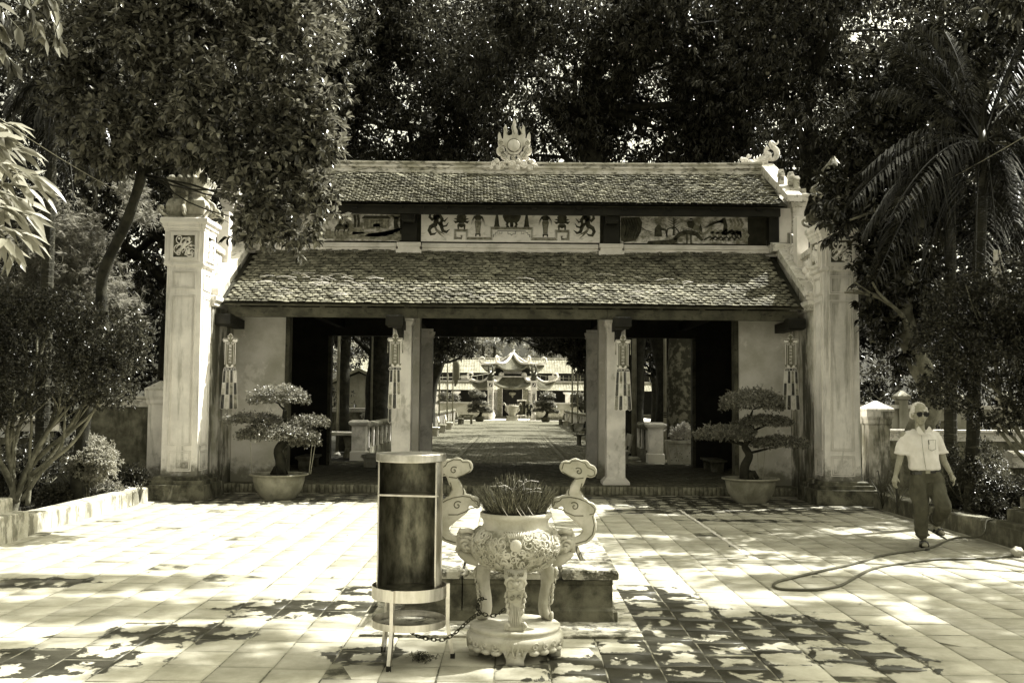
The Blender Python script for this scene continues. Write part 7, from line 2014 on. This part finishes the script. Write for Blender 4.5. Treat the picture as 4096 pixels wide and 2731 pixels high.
# gate pillars with inscriptions and phoenix tops in front of the pavilion
left_t='一居松竹觀小城'; right_t='八景春閒雲林行'
def far_pillar(u,s,txt,label):
    Y=90.0; c=r8(u,900,Y); t=thing('inscribed_pillar',label,'pillar',(c.x,Y,0))
    Z=lambda v: r8(u,v,Y).z
    m=MB(); m.lathe([(0.42,0),(0.42,0.06),(0.32,0.12),(0.42,0.28),(0.44,0.48),(0.34,0.70),(0.28,0.8),(0.34,0.86)],n=20); m.build('drum_base',M['white_far'],t,smooth=True)
    m=MB(); m.stack(0,0,[(0.26,0.26,0.82),(0.26,0.26,Z(812)),(0.31,0.31,Z(806)),(0.31,0.31,Z(798)),(0.28,0.28,Z(794)),(0.28,0.28,Z(724)),(0.34,0.34,Z(716)),(0.34,0.34,Z(708))]); m.build('shaft',M['column'],t)
    m=MB(); frame(m,(0,-0.26,0),(1,0,0),(0,-1,0),-0.21,0.21,0.95,Z(830),0.025,0.02); frame(m,(0,-0.28,0),(1,0,0),(0,-1,0),-0.2,0.2,Z(790),Z(732),0.04,0.03); m.build('frame',M['plaster_clean'],t)
    m=MB(); m.box(-0.14,0.14,-0.295,-0.283,Z(786),Z(736)); m.build('niche',M['black'],t); m=MB(); m.tube([V(-0.08,-0.30,Z(780)),V(0.02,-0.31,Z(762)),V(0.08,-0.30,Z(742))],[0.03,0.05,0.02],6); m.build('niche_relief',M['ornament'],t,smooth=True)
    for i,chh in enumerate(txt):
        me=text_mesh(chh,0.30,0.004); me.materials.append(M['satin_dark']); o=bpy.data.objects.new('character',me); COL.objects.link(o); o.parent=t; o.location=(0,-0.266,lerp(Z(868),Z(1045),i/6))
    m=MB(); m.lathe([(0.2,Z(706)),(0.32,Z(695)),(0.36,Z(680)),(0.22,Z(655)),(0.28,Z(640)),(0.22,Z(622)),(0.16,Z(612))],n=12); 
    for q in range(4):
        a=R(45+90*q); d=V(math.cos(a),math.sin(a),0)
        m.tube([d*0.10+V(0,0,Z(620)),d*0.24+V(0,0,Z(590)),d*0.28+V(0,0,Z(550)),d*0.16+V(0,0,Z(515)),d*0.04+V(0,0,Z(492))],[0.10,0.10,0.08,0.06,0.02],6)
        m.tube([d*0.22+V(0,0,Z(650)),d*0.38+V(0,0,Z(640)),d*0.42+V(0,0,Z(605))],[0.07,0.05,0.02],6)
    m.build('phoenix_finial',M['bronze'],t,smooth=True)
far_pillar(897,-1,left_t,'far inscribed pillar left of the pavilion doorway, phoenixes on top')
far_pillar(1447,1,right_t,'far inscribed pillar right of the pavilion doorway, phoenixes on top')
for s,ua,ub,lb in ((-1,250,870,'far low plastered wall left of the inscribed pillars'),(1,1475,2200,'far low plastered wall right of the inscribed pillars')):
    Y=89.5; a=r8(ua,1000,Y).x; b=r8(ub,1000,Y).x
    t=thing('forecourt_wall',lb,'wall',((a+b)/2,Y,0)); L=b-a
    m=MB(); m.box(-L/2,L/2,-0.12,0.12,0,r8(500,990,Y).z); m.build('wall_face',M['wall_far'],t)
    m=MB(); m.box(-L/2,L/2,-0.2,0.2,r8(500,990,Y).z,r8(500,975,Y).z); m.build('coping',M['white_far'],t)
# far urn on a pedestal, far burner
c=r8(1172,1100,88.5); t=thing('stone_urn','far stone incense urn on a pedestal before the pavilion doorway','incense urn',(c.x,88.5,0)); t.scale=(0.74,0.74,0.86)
m=MB(); m.stack(0,0,[(0.75,0.5,0),(0.75,0.5,0.12),(0.62,0.42,0.2),(0.62,0.42,0.42),(0.72,0.48,0.5)]); m.build('pedestal',M['concrete'],t)
m=MB(); m.lathe([(0.3,0.5),(0.42,0.58),(0.5,0.75),(0.66,1.1),(0.74,1.42),(0.78,1.45),(0.78,1.52),(0.66,1.5),(0,1.5)],n=24); m.build('bowl',M['marble'],t,smooth=True)
for s in (-1,1):
    m=MB(); m.tube([V(s*0.5,0,0.8),V(s*0.8,0,1.1),V(s*0.72,0,1.4),V(s*0.85,0,1.7),V(s*1.02,0,1.8),V(s*1.08,0,1.66),V(s*0.98,0,1.62)],[0.08,0.1,0.08,0.07,0.08,0.07,0.05],7); m.build('handle',M['marble'],t,smooth=True)
m=MB()
for i in range(90):
    a=random.uniform(0,6.28); r_=0.6*math.sqrt(random.random()); p=V(r_*math.cos(a),r_*math.sin(a),1.48); m.tube([p,p+V(random.gauss(0,0.06),0,random.uniform(0.08,0.22))],[0.012,0.006],3)
m.build('incense_sticks',M['flower'],t,kind='stuff')
c=r8(1292,1080,90); t=thing('far_burner','far dark paper burner standing right of the stone urn','burner',(c.x,90,0))
m=MB(); m.lathe([(0.38,0.45),(0.38,1.75)],n=20,a0=R(-25),a1=R(205)); m.build('shell',M['steel_in'],t,smooth=True)
m=MB(); m.lathe([(0.40,1.74),(0.42,1.74),(0.42,1.84),(0,1.86)],n=20); m.build('lid',M['steel'],t,smooth=True)
m=MB(); m.lathe([(0,0.38),(0.43,0.38),(0.43,0.5),(0.40,0.5)],n=20); m.build('tray',M['steel'],t,smooth=True)
for k in range(3):
    a=R(-100+120*k); m=MB(); m.tube([V(0.4*math.cos(a),0.4*math.sin(a),0.5),V(0.45*math.cos(a),0.45*math.sin(a),0)],0.025,5); m.build('leg',M['steel'],t)
m=MB(); m.lathe([(0,1.2),(0.36,1.2)],n=16); m.build('shelf',M['steel'],t)

# far bonsai in dark pots
FB='bonsai in dark pots before the far temple'
def far_bonsai(u,Y,pads,label,vpot=1145,vbase=1210,rw=72):
    c=r8(u,vbase,Y); r_=rw*0.3146*Y/4000; ph=(vbase-vpot)*0.3146*Y/4000
    L=[]
    for (du,v,ru,rv) in pads:
        p=r8(u+du,v,Y); L.append(((p.x,Y,p.z),(ru*0.3146*Y/4000,ru*0.25*Y/4000,rv*0.3146*Y/4000)))
    top=L[0][0][2]
    bonsai(label,c.x,Y,r_/1.1,ph,L,[V(c.x,Y,ph*0.9),V(c.x+0.12,Y,ph+0.4),V(c.x-0.12,Y,lerp(ph,top,0.45)),V(c.x+0.1,Y,lerp(ph,top,0.75)),V(c.x,Y,top-0.1)],(0.16,0.05),0.11,2600,M['far_pot'],M['leaf_bonsai'],FB)
far_bonsai(757,83,[(-20,890,92,38),(-60,850,55,24),(10,995,95,26),(-80,1030,65,18),(-95,1090,55,22),(70,1060,60,16),(95,1095,70,20),(-30,1060,50,16)],'far bonsai left of the pavilion with layered pads, in a dark bowl')
far_bonsai(1597,83,[(25,900,88,42),(-10,985,115,22),(-60,1025,62,18),(60,1030,75,20),(-95,1085,62,20),(105,1100,65,20),(10,1065,60,16)],'far bonsai right of the pavilion with a domed top pad, in a dark bowl')
far_bonsai(2040,86,[(-30,900,75,38),(30,960,90,26),(-30,1020,95,22),(60,1060,60,20)],'far bonsai at the right edge of the central opening',1140,1200,60)
far_bonsai(300,92,[(0,905,62,44),(30,960,50,20),(-30,985,55,18)],'far round-topped bonsai showing above the left forecourt wall',1100,1160,50)
far_bonsai(430,92,[(0,930,55,50),(20,985,45,20)],'far pale bushy bonsai beside the hall column, above the left forecourt wall',1100,1160,50)
# small stool, stakes
c=r8(597,1215,74); t=thing('stone_stool','small dark stone stool at the end of the left balustrade','stool',(c.x,74,0))
m=MB(); m.stack(0,0,[(0.5,0.25,0.62),(0.5,0.25,0.72)]); m.build('seat',M['kerb_dark'],t)
for s in (-1,1): m=MB(); m.box(s*0.32-0.08,s*0.32+0.08,-0.15,0.15,0,0.619); m.build('leg',M['kerb_dark'],t)

# sunlit wooded hill and palms far behind the hall
wood('hillside_trees','pale sunlit trees on the slope behind the far temple hall',
     [((x,150+5*math.sin(x),z),(6.5,4,4.2)) for x in range(-40,44,8) for z in (7,12.5)], 3600, 0.75, 0.3, M['leaf_bright'], 7, -0.5, 0.4)
hl_=MB(); hl_.prism([(125,-0.5),(160,3),(200,26),(320,30),(320,-0.5)],'x',-200,200); hl_.build('hill',M['leaf_far_ground'] if 'leaf_far_ground' in M else M['soil'],kind='structure')
def far_palm(u,v,Y,label):
    c=r8(u,v,Y); t=c
    palm(label,(c.x,Y,0),(c.x+0.2,Y,c.z-0.6),0.22,[(Vector((c.x+math.cos(a)*2.1,Y+math.sin(a)*1.6,c.z-0.5+0.9*math.sin(3*a))),1.1) for a in [k*0.79 for k in range(8)]],22,1.0,group='palms behind the far temple')
far_palm(785,265,130,'left of the two far palms rising above the temple hall roof')
far_palm(930,240,130,'right of the two far palms rising above the temple hall roof')
# pale gabled house seen in the left opening, and a garden table
hY=62.0
def l3(u,v,Y): return at(1300+u*0.3828,1300+v*0.3828,Y)
a=l3(70,600,hY); b=l3(640,600,hY); z0=l3(0,620,hY).z; zt=l3(0,498,hY).z
t=thing('gabled_house','plain pale gabled house wall seen through the left opening','house',((a.x+b.x)/2,hY,0))
h_=(b.x-a.x)/2
m=MB(); m.prism([(-h_,0),(h_,0),(h_,z0),(0,zt),(-h_,z0)],'y',0,6); m.build('wall',M['wall_far'],t)
m=MB(); m.prism([(-h_-0.3,z0-0.05),(0,zt+0.12),(h_+0.3,z0-0.05),(h_+0.3,z0+0.12),(0,zt+0.32),(-h_-0.3,z0+0.12)],'y',-0.3,6.3); m.build('roof',M['far_tile'],t)
c=l3(190,1080,29); t=thing('garden_table','pale stone garden table seen in the left opening beside the balustrade end','table',(c.x-0.6,30.5,0))
m=MB(); m.stack(0,0,[(0.95,0.5,0.66),(1.0,0.55,0.68),(1.0,0.55,0.76)]); m.build('table_top',M['concrete'],t)
for s in (-1,1): m=MB(); m.stack(s*0.6,0,[(0.2,0.3,0),(0.14,0.22,0.3),(0.2,0.3,0.659)]); m.build('leg',M['kerb_dark'],t)
plain_wall(-12,-4.9,52,1.3,M['kerb_dark'],'dark low wall across the garden seen in the left opening')
shrub('pale blossoming shrub behind the balustrade in the left opening',1530,1668,38,0.62,700,0.10,M['flower'])
# ------------------------------------------------------------------ people
def capsule(m, pts, rad, n=12, flat=1.0, axis=None):
    """closed tapering tube with rounded ends"""
    pts=[Vector(p) for p in pts]
    m.tube(pts,rad,n)
    m.ball(pts[0],rad[0],n,8); m.ball(pts[-1],rad[-1],n,8)
def rings(m, secs, n=20, pw=0.85):
    """stack of elliptical cross sections: (centre, rx, ry, tilt matrix or None)"""
    vs=[];fs=[]
    for (c,rx,ry,Mx) in secs:
        for k in range(n):
            a=2*math.pi*k/n; p=V(rx*math.copysign(abs(math.cos(a))**pw,math.cos(a)),ry*math.copysign(abs(math.sin(a))**pw,math.sin(a)),0)
            if Mx is not None: p=Mx@p
            vs.append(Vector(c)+p)
    for i in range(len(secs)-1):
        for k in range(n): fs.append((i*n+k,i*n+(k+1)%n,(i+1)*n+(k+1)%n,(i+1)*n+k))
    fs+=[tuple(range(n)),tuple(range((len(secs)-1)*n,len(secs)*n))]
    m.add(vs,fs)

def hand(m, wrist, d, side, palm_n, curl=0.5, s=1.0):
    """palm, four fingers of different length and a thumb; d = pointing direction, side = direction of the thumb"""
    d=Vector(d).normalized(); side=Vector(side); side=(side-d*side.dot(d)).normalized(); nn=Vector(palm_n); nn=(nn-d*nn.dot(d)-side*nn.dot(side)).normalized()
    w=Vector(wrist)
    vs=[]
    m.tube([w,w+d*0.03*s,w+d*0.065*s,w+d*0.088*s],[0.024*s,0.032*s,0.038*s,0.034*s],10,sx=1)
    for i,(o,L) in enumerate(((0.030,0.070),(0.010,0.078),(-0.010,0.072),(-0.028,0.056))):
        b=w+d*0.082*s+side*o*s; p1=b+d*L*0.42*s+nn*curl*0.010*s; p2=p1+(d*0.8+nn*curl*0.9).normalized()*L*0.32*s; p3=p2+(d*0.4+nn*curl*1.4).normalized()*L*0.26*s
        capsule(m,[b-d*0.03*s,b,p1,p2,p3],[0.010*s,0.0100*s,0.0092*s,0.0082*s,0.007*s],8)
    b=w+d*0.028*s+side*0.026*s; p1=b+(d*0.6+side*0.75+nn*0.3).normalized()*0.036*s; p2=p1+(d*0.9+side*0.3+nn*0.4).normalized()*0.030*s
    capsule(m,[b,p1,p2],[0.013*s,0.0115*s,0.009*s],8)

MY=12.28
def mp(u,v,dy=0.0):       # spot of the man in the enlarged view -> point of the place
    return at(3300+u*0.5103,1550+v*0.5103,MY+dy)
man0=gnd(3693,2183); man0.z=0
man=thing('person','elderly man in sunglasses, pale short-sleeved shirt and dark trousers striding along the right kerb','person',(man0.x,MY,0))
def ml(m): return local(m,man.location)
# landmarks
neck=mp(742,318); hd=mp(742,222); chest=mp(745,420,0.02); belly=mp(775,590,0.0); hip=mp(790,680,0.02)
shL=mp(620,375,0.02); shR=mp(872,372,0.04)
elL=mp(585,565,0.02); wrL=mp(552,690,-0.03); elR=mp(930,570,0.06); wrR=mp(985,675,-0.02)
hpL=mp(728,730,0.0); hpR=mp(870,725,0.02); knL=mp(748,960,-0.05); anL=mp(775,1190,0.02); knR=mp(925,940,-0.22); anR=mp(862,1075,0.16)
body=MB()
capsule(body,[mp(748,352),mp(743,318),mp(742,280,0.01)],[0.062,0.057,0.055])
hb=MB(); HC=mp(742,300); HK=1.16
def big(m):
    m.v=[tuple(HC+(Vector(q)-HC)*HK) for q in m.v]; return m
# head: skull, jaw, face
H=mp(742,222)
hb.ball(H+V(0,0.015,0.035),(0.074,0.092,0.088),18,14)
hb.ball(H+V(-0.004,-0.02,-0.035),(0.058,0.072,0.075),16,12)
hb.ball(H+V(-0.006,-0.052,-0.092),(0.034,0.030,0.024),12,8)
hb.tube([H+V(-0.006,-0.082,0.012),H+V(-0.006,-0.100,-0.018),H+V(-0.006,-0.108,-0.032),H+V(-0.006,-0.092,-0.042)],[0.009,0.012,0.016,0.010],8)
hb.ball(H+V(-0.005,-0.082,-0.062),(0.026,0.014,0.007),10,6); hb.ball(H+V(-0.005,-0.080,-0.073),(0.022,0.014,0.007),10,6)
for s in (-1,1):
    hb.ball(H+V(-0.004+s*0.040,-0.058,-0.025),(0.024,0.022,0.026),10,8)
    hb.ball(H+V(s*0.077,0.012,-0.008),(0.012,0.020,0.032),10,8)
    hb.tube([H+V(-0.005+s*0.008,-0.084,0.030),H+V(-0.005+s*0.032,-0.084,0.036),H+V(-0.005+s*0.055,-0.070,0.028)],[0.008,0.009,0.006],6)
body.join(big(hb))
# arms
capsule(body,[shL,elL,elL.lerp(wrL,0.35),wrL],[0.052,0.040,0.038,0.026]); capsule(body,[shR,elR,elR.lerp(wrR,0.35),wrR],[0.052,0.040,0.038,0.026])
hand(body,wrL,mp(538,790,-0.06)-wrL,V(0.3,-1,0),V(1,0.1,0),0.55)
hand(body,wrR,mp(1022,760,-0.06)-wrR,V(-0.2,-1,0.1),V(-1,0,-0.3),0.6)
# shins and feet
capsule(body,[knL.lerp(anL,0.5),anL,anL+V(0,-0.02,-0.05)],[0.052,0.036,0.036]); capsule(body,[knR.lerp(anR,0.45),anR,anR+V(0.03,-0.02,-0.05)],[0.052,0.038,0.036])
capsule(body,[chest,belly,hip],[0.10,0.11,0.10])
capsule(body,[chest,shL],[0.08,0.05]); capsule(body,[chest,shR],[0.08,0.05])
capsule(body,[hip+V(-0.05,0,0),mp(741,840,-0.02),knL,knL.lerp(anL,0.5)],[0.07,0.06,0.05,0.045]); capsule(body,[hip+V(0.04,0,0),mp(885,820,-0.09),knR,knR.lerp(anR,0.45)],[0.07,0.06,0.05,0.045])
me=remeshed(ml(body),0.0075,2,'body'); bd=link('body',me,M['skin'],man)
# mouth line
m=MB(); m.tube([H+V(-0.005+a,-0.0955+abs(a)*0.3,-0.0675) for a in (-0.018,-0.006,0.006,0.018)],[0.0006,0.0013,0.0013,0.0006],5); ml(big(m)).build('lips',M['groove'],bd)
# hair: short grey-white, receding
m=MB(); m.ball(H+V(0.002,0.036,0.050),(0.079,0.088,0.080),18,12)
for s in (-1,1): m.ball(H+V(s*0.070,0.012,0.035),(0.020,0.045,0.045),10,8); m.ball(H+V(s*0.062,0.05,0.0),(0.028,0.045,0.05),10,8)
m.ball(H+V(0,0.075,0.0),(0.06,0.035,0.065),12,8)
for k in range(26): a=random.uniform(-0.06,0.06); y_=random.uniform(-0.05,0.08); z_=0.047+0.080*math.sqrt(max(0,1-(a/0.085)**2-((y_-0.036)/0.095)**2)); m.tube([H+V(a,y_,z_-0.004),H+V(a*1.1+0.008,y_+0.02,z_+0.004)],[0.007,0.005],5)
link('hair',remeshed(ml(big(m)),0.008,1,'hair',disp=lambda p:0.004*pnoise(p,110)),M['hair'],man)
# aviator sunglasses
m=MB()
gl=MB()
for s in (-1,1):
    c=H+V(-0.005+s*0.033,-0.098,0.004); pts=[(c.x+s*a,c.z+b) for a,b in ((-0.026,0.016),(0.0,0.019),(0.032,0.014),(0.029,-0.010),(0.010,-0.028),(-0.014,-0.022),(-0.026,0.0))]
    gl.prism(pts,'y',c.y,c.y+0.004); m.ribbon(pts+[pts[0]],0.0035,c.y-0.002,c.y+0.005)
    m.tube([H+V(-0.005+s*0.060,-0.096,0.016),H+V(s*0.078,-0.05,0.014),H+V(s*0.080,0.01,0.008)],0.0025,5)
m.tube([H+V(-0.018,-0.098,0.018),H+V(0.008,-0.098,0.018)],0.003,5)
g_=ml(big(m)).build('sunglasses',M['leather'],man); ml(big(gl)).build('lens',M['glass_dark'],g_)
# shirt: torso and short sleeves, open collar
def fold_disp(sc,amt,seed=0):
    def f(p):
        q=np.asarray(p)*np.array([1.0,1.0,0.55]); return amt*pnoise(q,sc,seed)+amt*0.5*pnoise(q,sc*2.2,seed+2)
    return f
m=MB()
rings(m,[(mp(785,648,0.0),0.172,0.120,None),(mp(782,632,0.0),0.190,0.134,None),(mp(776,590,0.0),0.184,0.132,None),(mp(762,520,0.01),0.182,0.126,None),(mp(752,450,0.015),0.196,0.124,None),(mp(748,400,0.02),0.204,0.112,None),(mp(747,368,0.02),0.172,0.092,None),(mp(746,345,0.02),0.10,0.072,None),(mp(745,332,0.02),0.064,0.062,None)],24,0.8)
capsule(m,[mp(690,372,0.02),shL+V(0.02,0,-0.01),mp(606,445,0.02),mp(598,492,0.02)],[0.075,0.072,0.068,0.070]); capsule(m,[mp(810,370,0.03),shR+V(-0.02,0,-0.01),mp(892,445,0.05),mp(906,485,0.06)],[0.075,0.072,0.068,0.070])
m.mbox(mp(596,514,0.02),(0.070,0.070,0.014),Matrix.Rotation(R(6),3,'Y')); m.mbox(mp(911,508,0.06),(0.070,0.070,0.014),Matrix.Rotation(R(-8),3,'Y'))
sh=link('shirt',remeshed(ml(m),0.011,3,'shirt',disp=fold_disp(24,0.009,1)),M['shirt'],man)
m=MB()
m.prism([(p.x,p.z) for p in (mp(690,318),mp(706,300),mp(752,362),mp(735,370),mp(694,356))],'y',MY-0.115,MY-0.10); m.prism([(p.x,p.z) for p in (mp(800,312),mp(786,300),mp(752,362),mp(772,352),mp(808,340))],'y',MY-0.115,MY-0.10)
ml(m).build('collar',M['shirt'],sh)
m=MB(); m.tube([mp(757,372,-0.112),mp(762,440,-0.118),mp(772,520,-0.124),mp(784,600,-0.138),mp(792,640,-0.136)],0.003,4)
p_=[mp(808,412,-0.125),mp(866,408,-0.11),mp(868,480,-0.11),mp(838,494,-0.125),mp(812,482,-0.128)]
m.tube(p_+[p_[0]],0.003,4,cap=False); ml(m).build('seams',M['cloth_mid'],sh)
m=MB()
for v in (430,500,570,625): m.ball(mp(760+ (v-430)*0.14,v,-0.122-(v-430)*0.00010),0.006,7,5)
ml(m).build('buttons',M['marble'],sh,kind='stuff')
m=MB(); m.tube([mp(812,408,-0.14),mp(816,445,-0.14)],0.005,6); ml(m).build('pen',M['satin_dark'],sh)
# trousers
m=MB()
rings(m,[(mp(806,745,0.01),0.175,0.120,None),(mp(800,700,0.01),0.178,0.122,None),(mp(792,660,0.0),0.172,0.118,None),(mp(790,645,0.0),0.168,0.115,None)],22,0.85)
capsule(m,[mp(740,730,0.0),mp(742,840,-0.02),knL,mp(755,1050,-0.02),mp(762,1120,0.0),mp(764,1148,0.01)],[0.108,0.100,0.086,0.078,0.070,0.070],14)
capsule(m,[mp(865,730,0.0),mp(890,830,-0.10),mp(930,930,-0.20)],[0.108,0.100,0.088],14)
capsule(m,[mp(930,930,-0.20),mp(905,985,-0.06),mp(880,1020,0.06)],[0.088,0.086,0.080],14)
tr=link('trousers',remeshed(ml(m),0.012,3,'trousers',disp=fold_disp(20,0.016,5)),M['trousers'],man)
m=MB(); q_=[]
for k in range(21):
    a=2*math.pi*k/20; q_.append(mp(764,1150,0.01)+V(0.073*math.cos(a),0.073*math.sin(a),0))
m.tube(q_,0.014,6,cap=False)
q_=[]
dd_=(mp(880,1020,0.06)-mp(905,985,-0.06)).normalized(); u_=dd_.cross(V(1,0,0)).normalized(); w_=dd_.cross(u_)
for k in range(21):
    a=2*math.pi*k/20; q_.append(mp(874,1030,0.09)+u_*0.082*math.cos(a)+w_*0.082*math.sin(a))
m.tube(q_,0.014,6,cap=False); ml(m).build('cuff',M['trousers'],tr,smooth=True)
m=MB(); q_=[]
for k in range(25):
    a=2*math.pi*k/24; c=mp(789,657,0.0); q_.append(c+V(0.180*math.copysign(abs(math.cos(a))**0.85,math.cos(a)),0.122*math.copysign(abs(math.sin(a))**0.85,math.sin(a)),0.0+0.018*math.cos(a)))
vs=[];fs=[]
for k,p in enumerate(q_[:-1]): vs+=[p+V(0,0,-0.017),p+V(0,0,0.017)]
n_=24; fs=[(2*k,2*((k+1)%n_),2*((k+1)%n_)+1,2*k+1) for k in range(n_)]
m.add(vs,fs); be=ml(m).build('belt',M['leather'],man)
m=MB(); m.mbox(mp(805,660,-0.128),(0.026,0.010,0.019)); ml(m).build('buckle',M['pole'],be)
m=MB(); q_=[]
d_=(wrR-elR).normalized(); u_=d_.cross(V(0,1,0)).normalized(); w_=d_.cross(u_)
for k in range(17):
    a=2*math.pi*k/16; q_.append(wrR-d_*0.005+u_*0.029*math.cos(a)+w_*0.029*math.sin(a))
m.tube(q_,0.005,5,cap=False); m.mbox(wrR-d_*0.005+V(0.0,-0.033,0.004),(0.016,0.006,0.014)); ml(m).build('wristwatch',M['pole'],man)
# sandals and feet
def foot(a,toe,up,label):
    a=Vector(a); toe=Vector(toe); f=(toe-a).normalized(); s_=f.cross(Vector(up)).normalized(); u=s_.cross(f)
    m=MB(); capsule(m,[a-f*0.04-u*0.01,a+f*0.06,toe-f*0.03],[0.032,0.036,0.030])
    for k in range(5): capsule(m,[toe-f*(0.05+0.008*k)+s_*(0.030-0.015*k),toe-f*(0.008+0.010*k)+s_*(0.032-0.016*k)],[0.012-0.001*k,0.010-0.001*k],7)
    link('foot',remeshed(ml(m),0.008,2,'foot'),M['skin'],man)
    m=MB(); capsule(m,[a-f*0.06-u*0.040,a+f*0.03-u*0.042,toe+f*0.01-u*0.040],[0.040,0.040,0.044],12)
    mm=MB(); 
    for p in m.v:
        q=Vector(p); h=(q-a).dot(u); q=q-u*(h+0.040)*0.72; mm.v.append(tuple(q))
    mm.f=list(m.f); sd=ml(mm).build('sandal_sole',M['leather'],man,smooth=True)
    for t0 in (0.03,0.075):
        m=MB(); c=a+f*t0; m.tube([c+s_*0.047-u*0.035,c+s_*0.035+u*0.022,c+u*0.038,c-s_*0.035+u*0.022,c-s_*0.047-u*0.035],[0.012,0.017,0.018,0.017,0.012],7); ml(m).build('strap',M['leather'],sd,smooth=True)
fa=V(mp(778,1235).x,MY+0.03,0.055)
foot(fa,fa+V(-0.035,-0.17,-0.006),(0,0,1),'l')
fb=mp(862,1108,0.20); foot(fb,mp(938,1150,0.06),(0.25,0.35,1),'r')

# dark-shirted walker far down the walkway
c=gnd(2116,1684); c.z=0
wk=thing('person','distant walker in dark shirt and shorts seen from behind near the pavilion','person',(c.x,c.y,0))
m=MB()
capsule(m,[V(0,0,1.66),V(0,0,1.70)],[0.10,0.10]); capsule(m,[V(0,0,1.45),V(0,0,1.6)],[0.06,0.055])
for s in (-1,1):
    capsule(m,[V(s*0.23,0,1.38),V(s*0.29,0.02,1.12),V(s*0.30,-0.02,0.86)],[0.055,0.042,0.032]); m.ball(V(s*0.31,-0.02,0.79),(0.03,0.04,0.07),8,6)
    capsule(m,[V(s*0.11,s*0.04,0.85),V(s*0.11,s*0.10,0.5),V(s*0.10,s*0.16,0.08)],[0.085,0.06,0.04]); capsule(m,[V(s*0.10,s*0.16+0.05,0.04),V(s*0.10,s*0.16-0.10,0.035)],[0.04,0.035])
capsule(m,[V(0,0,0.95),V(0,0,1.35)],[0.13,0.14])
link('body',remeshed(m,0.02,2,'body'),M['skin'],wk)
m=MB(); rings(m,[(V(0,0,0.90),0.19,0.13,None),(V(0,0,1.1),0.18,0.125,None),(V(0,0,1.35),0.22,0.125,None),(V(0,0,1.47),0.15,0.09,None),(V(0,0,1.5),0.07,0.07,None)])
for s in (-1,1): capsule(m,[V(s*0.2,0,1.40),V(s*0.27,0,1.18)],[0.07,0.065])
link('shirt',remeshed(m,0.02,2,'shirt'),M['far_shirt'],wk)
m=MB(); rings(m,[(V(0,0,0.80),0.20,0.14,None),(V(0,0,0.95),0.185,0.13,None)])
for s in (-1,1): capsule(m,[V(s*0.10,s*0.03,0.82),V(s*0.115,s*0.08,0.55)],[0.105,0.10])
link('shorts',remeshed(m,0.02,2,'shorts'),M['far_shirt'],wk)
m=MB(); m.ball(V(0,0.02,1.71),(0.105,0.11,0.10),12,9); m.build('hair',M['hair_dark'],wk,smooth=True)
# woman seated at the right balustrade, partly behind the rear column
c=at(2352,1700,40.0); sw=thing('person','person in dark clothes seated at the right balustrade, half hidden by the rear column','person',(c.x+0.05,40.0,0),R(25))
m=MB()
capsule(m,[V(0,0,1.14),V(0,0,1.20)],[0.095,0.10]); capsule(m,[V(0,0,0.95),V(0,0,1.08)],[0.06,0.05])
for s in (-1,1):
    capsule(m,[V(s*0.19,0,0.90),V(s*0.24,-0.12,0.66),V(s*0.12,-0.34,0.60)],[0.055,0.042,0.03]); m.ball(V(s*0.10,-0.39,0.60),(0.03,0.05,0.025),8,6)
    capsule(m,[V(s*0.10,0,0.48),V(s*0.11,-0.42,0.50),V(s*0.11,-0.46,0.08)],[0.09,0.07,0.04]); capsule(m,[V(s*0.11,-0.44,0.04),V(s*0.11,-0.60,0.03)],[0.04,0.03])
capsule(m,[V(0,0,0.5),V(0,0,0.88)],[0.13,0.13])
link('body',remeshed(m,0.018,2,'body'),M['skin'],sw)
m=MB(); rings(m,[(V(0,0,0.42),0.20,0.15,None),(V(0,0,0.6),0.18,0.13,None),(V(0,0,0.86),0.20,0.12,None),(V(0,0,0.98),0.10,0.08,None)])
for s in (-1,1): capsule(m,[V(s*0.17,0,0.90),V(s*0.235,-0.08,0.72)],[0.07,0.065]); capsule(m,[V(s*0.10,0,0.48),V(s*0.11,-0.42,0.50),V(s*0.11,-0.47,0.18)],[0.11,0.10,0.09])
link('clothes',remeshed(m,0.02,2,'clothes',disp=lambda p:0.01*pnoise(p,14)),M['far_shirt'],sw)
m=MB(); m.ball(V(0,0.03,1.21),(0.105,0.11,0.11),12,9); m.ball(V(0,0.09,1.12),(0.05,0.04,0.1),8,6); m.build('hair',M['hair_dark'],sw,smooth=True)
bench('dark bench carrying the seated person at the right balustrade',sw.location.x+0.02,40.12,R(15),BG,True)
